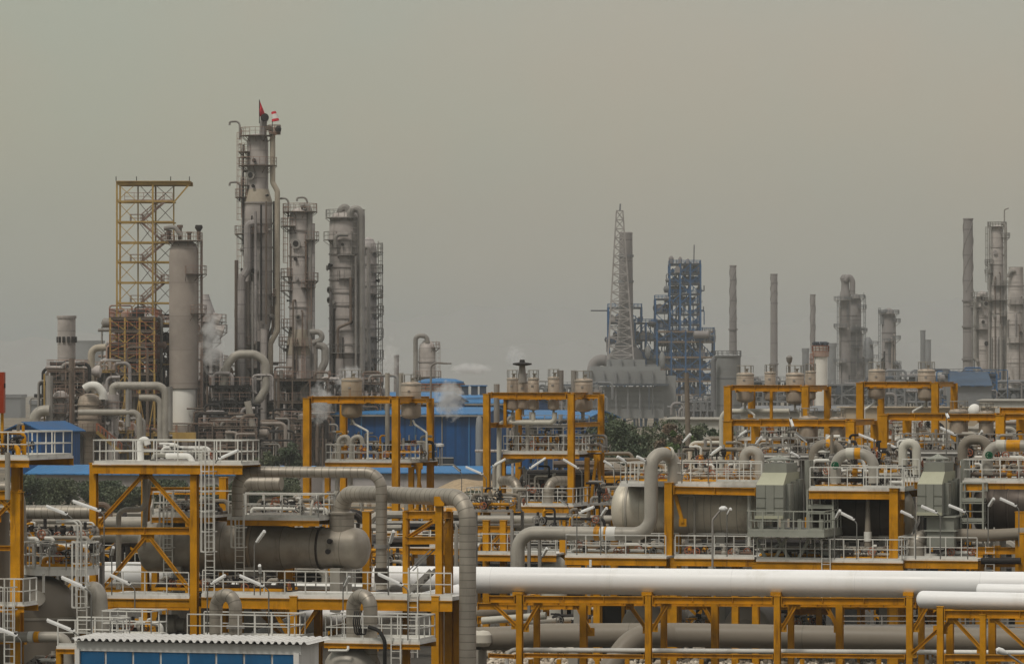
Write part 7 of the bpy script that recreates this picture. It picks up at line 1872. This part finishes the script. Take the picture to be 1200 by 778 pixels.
def build_buildings():
    house('blue_shed', 'small blue gabled shed at the left edge below the hazy blocks', 8, 48, 506, 560, 14, blue_wall, M('dark_blue_roof_sheet', (.015, .10, .26), .6, 0, .2, .2, (.02, .06, .13), .6, corr=.9), 1.2, ridge_dir='y', cat='shed', doors=((.4, .6, 3),))
    house('low_building', 'long low building with light blue roof in front of the left cluster', 36, 352, 557, 545, 9, shell_dark, blue_roof, 1.1, cat='building', windows=tuple((k / 10 + .03, k / 10 + .06, .9, 2.0) for k in range(10)))
    house('blue_hall', 'wide deep-blue hall with light blue roof behind the portal frame', 377, 566, 486, 640, 14, blue_wall, blue_roof, 1.0, doors=((.3, .36, 4),), windows=((.5, .62, 3, 4), (.7, .82, 3, 4)))
    house('blue_hall', 'taller blue hall block rising behind the portal frame tanks', 430, 512, 472, 690, 16, blue_wall, blue_roof, 1.6)
    house('blue_hall', 'blue hall with strip windows behind the five-tank frame', 540, 685, 491, 660, 20, blue_wall, blue_roof, 1.2, windows=tuple((k / 8 + .02, k / 8 + .09, 4.2, 5.2) for k in range(8)))
    house('blue_hall', 'far blue hall with stepped roof vents left of the five-tank frame', 500, 602, 473, 760, 24, blue_wall, blue_roof, 1.5, windows=tuple((k / 9 + .01, k / 9 + .1, 9.2, 10.4) for k in range(9)))
    for i, x in enumerate((545, 556, 566)):
        c = P(x, 461, 765); t = Thing('roof_vent', ('dark roof vent on the far blue hall, first', 'dark roof vent on the far blue hall, second', 'dark roof vent on the far blue hall, third')[i], 'roof vent', c)
        t.part('box', MB().box(c + ZU * .5, (1.2, 1.2, 1.6)), far_dark); t.part('cap', MB().box(c + ZU * 1.4, (1.6, 1.6, .2)), blue_roof)
    house('low_building', 'low grey building with light blue roof before the blue halls', 376, 600, 555, 590, 8, shell_dark, blue_roof, .9, cat='building')
    for i, (x0, x1, Yr, fl, lab) in enumerate(((600, 690, 560, [498, 515, 532], 'grey pipe frame before the strip-windowed blue hall'),)):
        rack('process_unit', lab, x0, x1, Yr, 6, fl, 4, steel_grey, steel_grey, steel_grey, [steel_grey, shell_grey, steel_dark, cream_pipe], 400 + i, 9, 1, True, None, .16, .06, clutter=14)
    sm = MB(); N = 24
    for j in range(5):
        for i in range(N + 1):
            q = P(500 + 110 * i / N, 500, 545 + j * 5); g = math.sin(PI * i / N) ** .5 * (0, 1.2, 2.2, 2.6, 0)[j]
            sm.v.append(Vector((q.x, q.y, -.05 + g * (1 + .07 * math.sin(i * .6 + j)))))
    for j in range(4):
        for i in range(N): k = j * (N + 1) + i; sm.quad([k, k + 1, k + N + 2, k + N + 1])
    one('sand_bank', 'low tan sand bank before the blue halls', 'sand bank', sm, M('tan_sand', (.40, .30, .19), .95, 0, .2, 1.2, (.2, .15, .1), .6), kind='structure', loc=Vector((0, 0, 0)), sharp=120)
    # round blue-roofed tank
    t = Thing('round_hall', 'round brown tank building with domed blue roof beyond the halls', 'tank', P(516, 480, 820)); t.o.location.z = 0; t.loc.z = 0
    s = F / 820; c = Vector(((516 - 600) / s, 820, 0)); z = lambda y: CH - (y - HZ) / s
    t.part('wall', MB().lathe([(0, 27 / s), (z(450), 27 / s)], c, n=36), shell_conc)
    t.part('roof', MB().lathe([(z(450), 28 / s), (z(447), 27.5 / s), (z(444), 18 / s), (z(443), .3)], c, n=36), blue_roof)
    t.part('guard_rail', MB().rail([c + Vector((math.cos(a) * 28.5 / s, math.sin(a) * 28.5 / s, z(457))) for a in [2 * PI * k / 20 for k in range(20)]], 1.2, .14, 2, closed=True), redrail)
    for i, (x, hw, yt, lab) in enumerate(((400, 15, 477, 'cream domed tank behind the rusty hung tank, left of two'), (428, 17, 481, 'cream domed tank behind the portal frame, right of two'))):
        s = F / 750; c = P(x, 480, 750); c.z = 0; zt = CH - (yt - HZ) / s; r = hw / s
        t = Thing('domed_tank', lab, 'tank', c, 'cream domed tanks')
        t.part('shell', MB().lathe([(0, r), (zt - r * .45, r)] + [(zt - r * .45 + r * .45 * math.sin(PI / 2 * k / 6), max(.1, r * math.cos(PI / 2 * k / 6))) for k in range(1, 7)], c, n=30), cream_tank)
        t.part('guard_rail', MB().rail([c + Vector((math.cos(a) * r * 1.02, math.sin(a) * r * 1.02, zt - r * .5)) for a in [2 * PI * k / 16 for k in range(16)]], 1.1, .1, 2, closed=True), plaster)
    t = Thing('silo', 'slim pale silo with pointed cap beside the five-tank frame', 'silo', P(561.5, 540, 600)); t.o.location.z = 0; t.loc.z = 0
    s = F / 600; c = Vector(((561.5 - 600) / s, 600, 0)); z = lambda y: CH - (y - HZ) / s
    t.part('shell', MB().lathe([(0, 4.2 / s), (z(500), 4.2 / s), (z(490), 3.2 / s), (z(487), .1)], c, n=20), far_panel); t.part('ladder', MB().ladder(c + Vector((4.5 / s, -.2, 1)), c + Vector((4.5 / s, -.2, z(498))), Vector((1, 0, 0)), .4), steel_grey)
    # walls and low buildings behind the right trains
    house('low_building', 'white flat building behind the trees under the furnace box', 781, 842, 492, 640, 10, plaster, concrete, .25, cat='building', windows=((.15, .3, 2, 3.4), (.5, .6, 2, 3.4)))
    house('low_building', 'small white cube building with parapet at the right', 1148, 1232, 470, 900, 14, plaster, concrete, .3, cat='building', windows=((.1, .2, 6, 8), (.4, .5, 6, 8)))
    house('boundary_wall', 'long beige wall behind the two tan tanks of the farther right frame', 985, 1165, 478, 700, 1, beige_wall, beige_wall, .1, cat='wall')
    house('low_building', 'grey shed low behind the bluish tank', 868, 985, 482, 720, 10, concrete, far_grey, .8, cat='building', windows=tuple((k / 6 + .04, k / 6 + .1, 4, 6) for k in range(6)))
    house('low_building', 'white site hut behind the low portal near the picture edge', 1164, 1230, 496, 520, 8, plaster, concrete, .4, cat='building')
    house('boundary_wall', 'pale kerb-like wall along the sand bank behind the five-tank frame', 500, 640, 560, 620, .4, plaster, plaster, .05, cat='wall')
    # hazy blocks at the far left
    for i, (x0, x1, yt, Y, nm, lab) in enumerate(((36, 82, 474, 1500, 'hazy_block', 'faint grey flat-roofed block above the blue shed'), (136, 166, 452, 1400, 'hazy_block', 'faint dark tower block behind the left cluster'),
                                              (2, 24, 466, 1900, 'hazy_block', 'very faint block beside the red cabinet'))):
        a, b = P(x0, yt, Y), P(x1, yt, Y); c = Vector(((a.x + b.x) / 2, Y, 0))
        t = Thing(nm, lab, 'building', c)
        t.part('wall', MB().box(c + Vector((0, 10, a.z / 2)), (b.x - a.x, 20, a.z)), far_grey)
        t.part('parapet', MB().box(c + Vector((0, 10, a.z + .8)), (b.x - a.x + 1.2, 21, 1.4)), far_grey)
    # dome silhouettes (cooling tower) in the left haze
    s = F / 3000; c = Vector(((98 - 600) / s, 3000, 0)); z = lambda y: CH - (y - HZ) / s
    t = Thing('cooling_tower', 'ghostly cooling tower shape fading in the haze behind the left cluster', 'cooling tower', c)
    t.part('shell', MB().lathe([(0, 40 / s), (z(470), 34 / s), (z(440), 27 / s), (z(415), 24 / s), (z(400), 25 / s), (z(400), 23 / s)], c, n=32), far_grey)
    t.part('rim', MB().lathe([(z(400) - .5, 25.5 / s), (z(400) + .5, 25.5 / s)], c, n=32, caps=False), far_grey)
    # utility pole
    t = Thing('utility_pole', 'leaning weathered pole among the trees behind the first vessel deck', 'pole', P(809, 560, 430)); t.o.location.z = 0; t.loc.z = 0
    p0, p1 = P(809, 560, 430), P(804.5, 437, 430); p0.z = 0
    t.part('shaft', MB().tube([p0, p1], [.36, .22], 0, 12), wood); t.part('cross_arm', MB().bar(p1 - ZU * .6 - Vector((.9, 0, 0)), p1 - ZU * .6 + Vector((.9, 0, 0)), .14), wood)
    # people at work? none visible; trees
    T = tree
    for i, (x, Y, yt, w, lm, lab) in enumerate(((728, 430, 483, 66, leaf_dark, 'tall dark evergreen at the corner of the five-tank frame'), (706, 450, 505, 40, leaf_dark, 'dark tree half hidden by the right rear column of the five-tank frame'),
            (756, 440, 500, 50, leaf_mid, 'olive tree between the dark evergreen and pink bush'), (779, 450, 486, 40, leaf_pink, 'pinkish-brown flowering tree under the furnace box'), (800, 435, 484, 34, leaf_bright, 'fresh green tree right of the pink blossoms'),
            (820, 445, 494, 44, leaf_mid, 'olive tree right of the leaning pole'), (842, 430, 488, 34, leaf_dark, 'dark tree against the left column of the farther frame'), (770, 420, 530, 60, leaf_dark, 'low dark bushy tree behind the pipe loop'),
            (740, 415, 535, 50, leaf_mid, 'low olive bush tree behind the first vessel deck rails'), (822, 415, 532, 44, leaf_dark, 'low dark tree under the leaning pole'),
            (716, 470, 484, 70, leaf_dark, 'broad dark tree behind the evergreen at the five-tank frame'), (746, 465, 488, 74, leaf_mid, 'broad olive tree filling the gap left of the pink blossoms'), (790, 470, 492, 70, leaf_mid, 'broad olive tree behind the fresh green one'),
            (832, 465, 490, 62, leaf_dark, 'broad dark tree right of the leaning pole'), (766, 425, 545, 80, leaf_dark, 'low wide dark bush behind the first vessel deck, left half'), (815, 425, 545, 80, leaf_mid, 'low wide olive bush behind the first vessel deck, right half'),
            (24, 480, 556, 60, leaf_dark, 'dark shrub-like tree at the left edge below the blue shed'), (66, 500, 560, 60, leaf_mid, 'olive tree before the low blue-roofed building, first'), (118, 505, 563, 64, leaf_dark, 'dark tree seen inside the chevron frame'),
            (150, 500, 570, 56, leaf_mid, 'olive tree inside the chevron frame beside the dark one'), (200, 505, 562, 60, leaf_dark, 'dark tree behind the right brace of the chevron frame'), (250, 500, 568, 54, leaf_mid, 'olive tree behind the caged ladder'),
            (312, 520, 524, 30, leaf_mid, 'slim olive tree before the slim grey column foot'), (342, 520, 516, 34, leaf_dark, 'dark tree beside the left column of the portal frame'), (326, 500, 552, 60, leaf_mid, 'low olive tree above the arching clad pipe'),
            (285, 500, 556, 40, leaf_dark, 'low dark tree left of the arching clad pipe'), (1196, 500, 498, 40, leaf_dark, 'dark tree at the right edge by the white hut'), (560, 480, 575, 40, leaf_mid, 'low olive bush on the sand bank'))):
        T(x, Y, yt, w, lab, lm, 200 + i, n=7500 if w > 45 else 4600, leaf=.17)

def build_steam():
    steam(248, 404, 628, 32, 88, 'white steam plume rising behind the capped column', 1.0, -.1)
    steam(410, 446, 600, 38, 44, 'white steam puff above the rusty hung tank', 1.1, .3)
    steam(376, 472, 610, 32, 60, 'white steam drifting at the foot of the stout ribbed column', 1.0, .1)
    steam(457, 425, 860, 26, 70, 'thin steam round the vent stack beyond the blue hall', .45, .1)
    steam(552, 432, 800, 54, 15, 'flat wisp of white steam over the round blue-roofed tank', 1.2, .0)
    steam(604, 418, 760, 28, 30, 'faint steam puff above the mushroom vent', .5, -.3)
    steam(526, 468, 600, 40, 58, 'white steam curling before the far blue halls', 1.3, -.5)

# ================================================================== SKY, LIGHT, AIR, CAMERA
def build_world():
    w = bpy.data.worlds.new('World'); scene.world = w; w.use_nodes = True
    n, l = w.node_tree.nodes, w.node_tree.links; n.clear()
    out = n.new('ShaderNodeOutputWorld'); bg = n.new('ShaderNodeBackground'); l.new(bg.outputs[0], out.inputs[0])
    sky = n.new('ShaderNodeTexSky'); sky.sky_type = 'NISHITA'; sky.sun_disc = False
    sky.sun_elevation = math.radians(SUN_EL); sky.sun_rotation = math.radians(SUN_ROT)
    sky.air_density = 1.2; sky.dust_density = 6; sky.ozone_density = 1
    hs = n.new('ShaderNodeHueSaturation'); hs.inputs['Saturation'].default_value = .12; l.new(sky.outputs[0], hs.inputs['Color'])
    # overcast veil: brighter overhead, brownish
    tc = n.new('ShaderNodeTexCoord'); sp = n.new('ShaderNodeSeparateXYZ'); l.new(tc.outputs['Generated'], sp.inputs[0])
    r = n.new('ShaderNodeValToRGB'); l.new(sp.outputs[2], r.inputs[0])
    e = r.color_ramp.elements; K = VEIL
    for pos, c in K:
        el = e.new(pos); el.color = (*c, 1)
    e.remove(e[0]); e.remove(e[-1]) if len(e) > len(K) else None
    mx = n.new('ShaderNodeMix'); mx.data_type = 'RGBA'; mx.inputs[0].default_value = .8
    l.new(hs.outputs[0], mx.inputs[6]); l.new(r.outputs[0], mx.inputs[7])
    nzn = n.new('ShaderNodeTexNoise'); nzn.inputs['Scale'].default_value = 3.5; nzn.inputs['Detail'].default_value = 4
    l.new(tc.outputs['Generated'], nzn.inputs['Vector'])
    k = mth(n, l, 'MULTIPLY_ADD', nzn.outputs[0], .12, .94)
    m2 = n.new('ShaderNodeMix'); m2.data_type = 'RGBA'; m2.blend_type = 'MULTIPLY'; m2.inputs[0].default_value = 1
    l.new(mx.outputs[2], m2.inputs[6]); l.new(k, m2.inputs[7])
    nz3 = n.new('ShaderNodeTexNoise'); nz3.inputs['Scale'].default_value = 22; nz3.inputs['Detail'].default_value = 3
    l.new(tc.outputs['Generated'], nz3.inputs['Vector'])
    m3 = n.new('ShaderNodeMix'); m3.data_type = 'RGBA'; l.new(nz3.outputs[0], m3.inputs[0])
    m3.inputs[6].default_value = (1.10, .98, .93, 1); m3.inputs[7].default_value = (.90, 1.02, 1.05, 1)
    m4 = n.new('ShaderNodeMix'); m4.data_type = 'RGBA'; m4.blend_type = 'MULTIPLY'; m4.inputs[0].default_value = 1
    l.new(m2.outputs[2], m4.inputs[6]); l.new(m3.outputs[2], m4.inputs[7])
    lr = n.new('ShaderNodeMapRange'); lr.interpolation_type = 'SMOOTHSTEP'; l.new(sp.outputs[0], lr.inputs[0])
    lr.inputs[1].default_value = -.13; lr.inputs[2].default_value = .06
    m6 = n.new('ShaderNodeMix'); m6.data_type = 'RGBA'; l.new(lr.outputs[0], m6.inputs[0])
    m6.inputs[6].default_value = (.95, .985, .94, 1); m6.inputs[7].default_value = (1.045, 1.0, .985, 1)
    m7 = n.new('ShaderNodeMix'); m7.data_type = 'RGBA'; m7.blend_type = 'MULTIPLY'; m7.inputs[0].default_value = 1
    l.new(m4.outputs[2], m7.inputs[6]); l.new(m6.outputs[2], m7.inputs[7]); m4 = m7
    bk = n.new('ShaderNodeMapRange'); bk.interpolation_type = 'SMOOTHSTEP'; l.new(sp.outputs[1], bk.inputs[0])
    bk.inputs[1].default_value = -.75; bk.inputs[2].default_value = .5; bk.inputs[3].default_value = .5; bk.inputs[4].default_value = 1.0
    m5 = n.new('ShaderNodeMix'); m5.data_type = 'RGBA'; m5.blend_type = 'MULTIPLY'; m5.inputs[0].default_value = 1
    l.new(m4.outputs[2], m5.inputs[6]); l.new(bk.outputs[0], m5.inputs[7])
    l.new(m5.outputs[2], bg.inputs[0]); bg.inputs[1].default_value = SKY_STR
    sd = bpy.data.lights.new('sun', 'SUN'); so = bpy.data.objects.new('sun', sd); COL.objects.link(so)
    sd.energy = SUN_E; sd.angle = math.radians(14); sd.color = (1, .93, .83)
    el, ro = math.radians(SUN_EL), math.radians(SUN_ROT)
    d = Vector((math.sin(ro) * math.cos(el), math.cos(ro) * math.cos(el), math.sin(el)))
    so.rotation_euler = d.to_track_quat('Z', 'Y').to_euler()
    # haze box
    m = bpy.data.materials.new('haze_air'); m.use_nodes = True; nn, ll = m.node_tree.nodes, m.node_tree.links; nn.clear()
    o = nn.new('ShaderNodeOutputMaterial'); pv = nn.new('ShaderNodeVolumePrincipled'); ll.new(pv.outputs[0], o.inputs['Volume'])
    pv.inputs['Color'].default_value = (*HAZE_COL, 1); pv.inputs['Density'].default_value = HAZE_D; pv.inputs['Anisotropy'].default_value = 0.0
    mb = MB().box((0, 4450, 159), (3600, 9100, 320))
    h = one('haze', None, None, mb, m, kind='stuff', loc=Vector((0, 0, 0)))
    cam = bpy.data.cameras.new('camera'); co = bpy.data.objects.new('camera', cam); COL.objects.link(co)
    co.location = (0, 0, CH); co.rotation_euler = (PI / 2, 0, 0)
    cam.sensor_width = 36; cam.lens = F * 36 / 1200; cam.shift_y = (HZ - 389) / 1200
    cam.clip_start = 1; cam.clip_end = 30000
    scene.camera = co
    scene.view_settings.view_transform = 'Standard'; scene.view_settings.look = 'None'; scene.view_settings.gamma = 1
    scene.view_settings.exposure = EXPO
    c = scene.cycles
    c.use_denoising = True; c.max_bounces = 5; c.diffuse_bounces = 1; c.glossy_bounces = 3; c.volume_bounces = 1; c.transmission_bounces = 2
    c.use_adaptive_sampling = True; c.adaptive_threshold = 0.015
    c.volume_step_rate = 2.0; c.volume_max_steps = 128
    c.sample_clamp_indirect = 6

SUN_EL, SUN_ROT, SUN_E = 58, -145, 1.5
SKY_STR = 0.12
VEIL = [(0.0, (2.15, 2.27, 2.28)), (0.012, (2.25, 2.36, 2.32)), (0.03, (3.35, 3.22, 2.48)), (0.06, (3.64, 3.5, 2.68)), (0.09, (3.5, 3.5, 2.87)), (0.25, (3.5, 3.4, 3.2)), (0.55, (8, 8, 7.9)), (1.0, (23, 23, 23.5))]
HAZE_COL = (.665, .69, .69); HAZE_D = 0.00016
EXPO = 0.25

build_setting()
build_left_train()
build_left_edge()
build_pipe_rack()
build_right_train()
build_mid_frames()
build_lamps()
build_columns()
build_far()
build_buildings()
build_steam()
build_world()
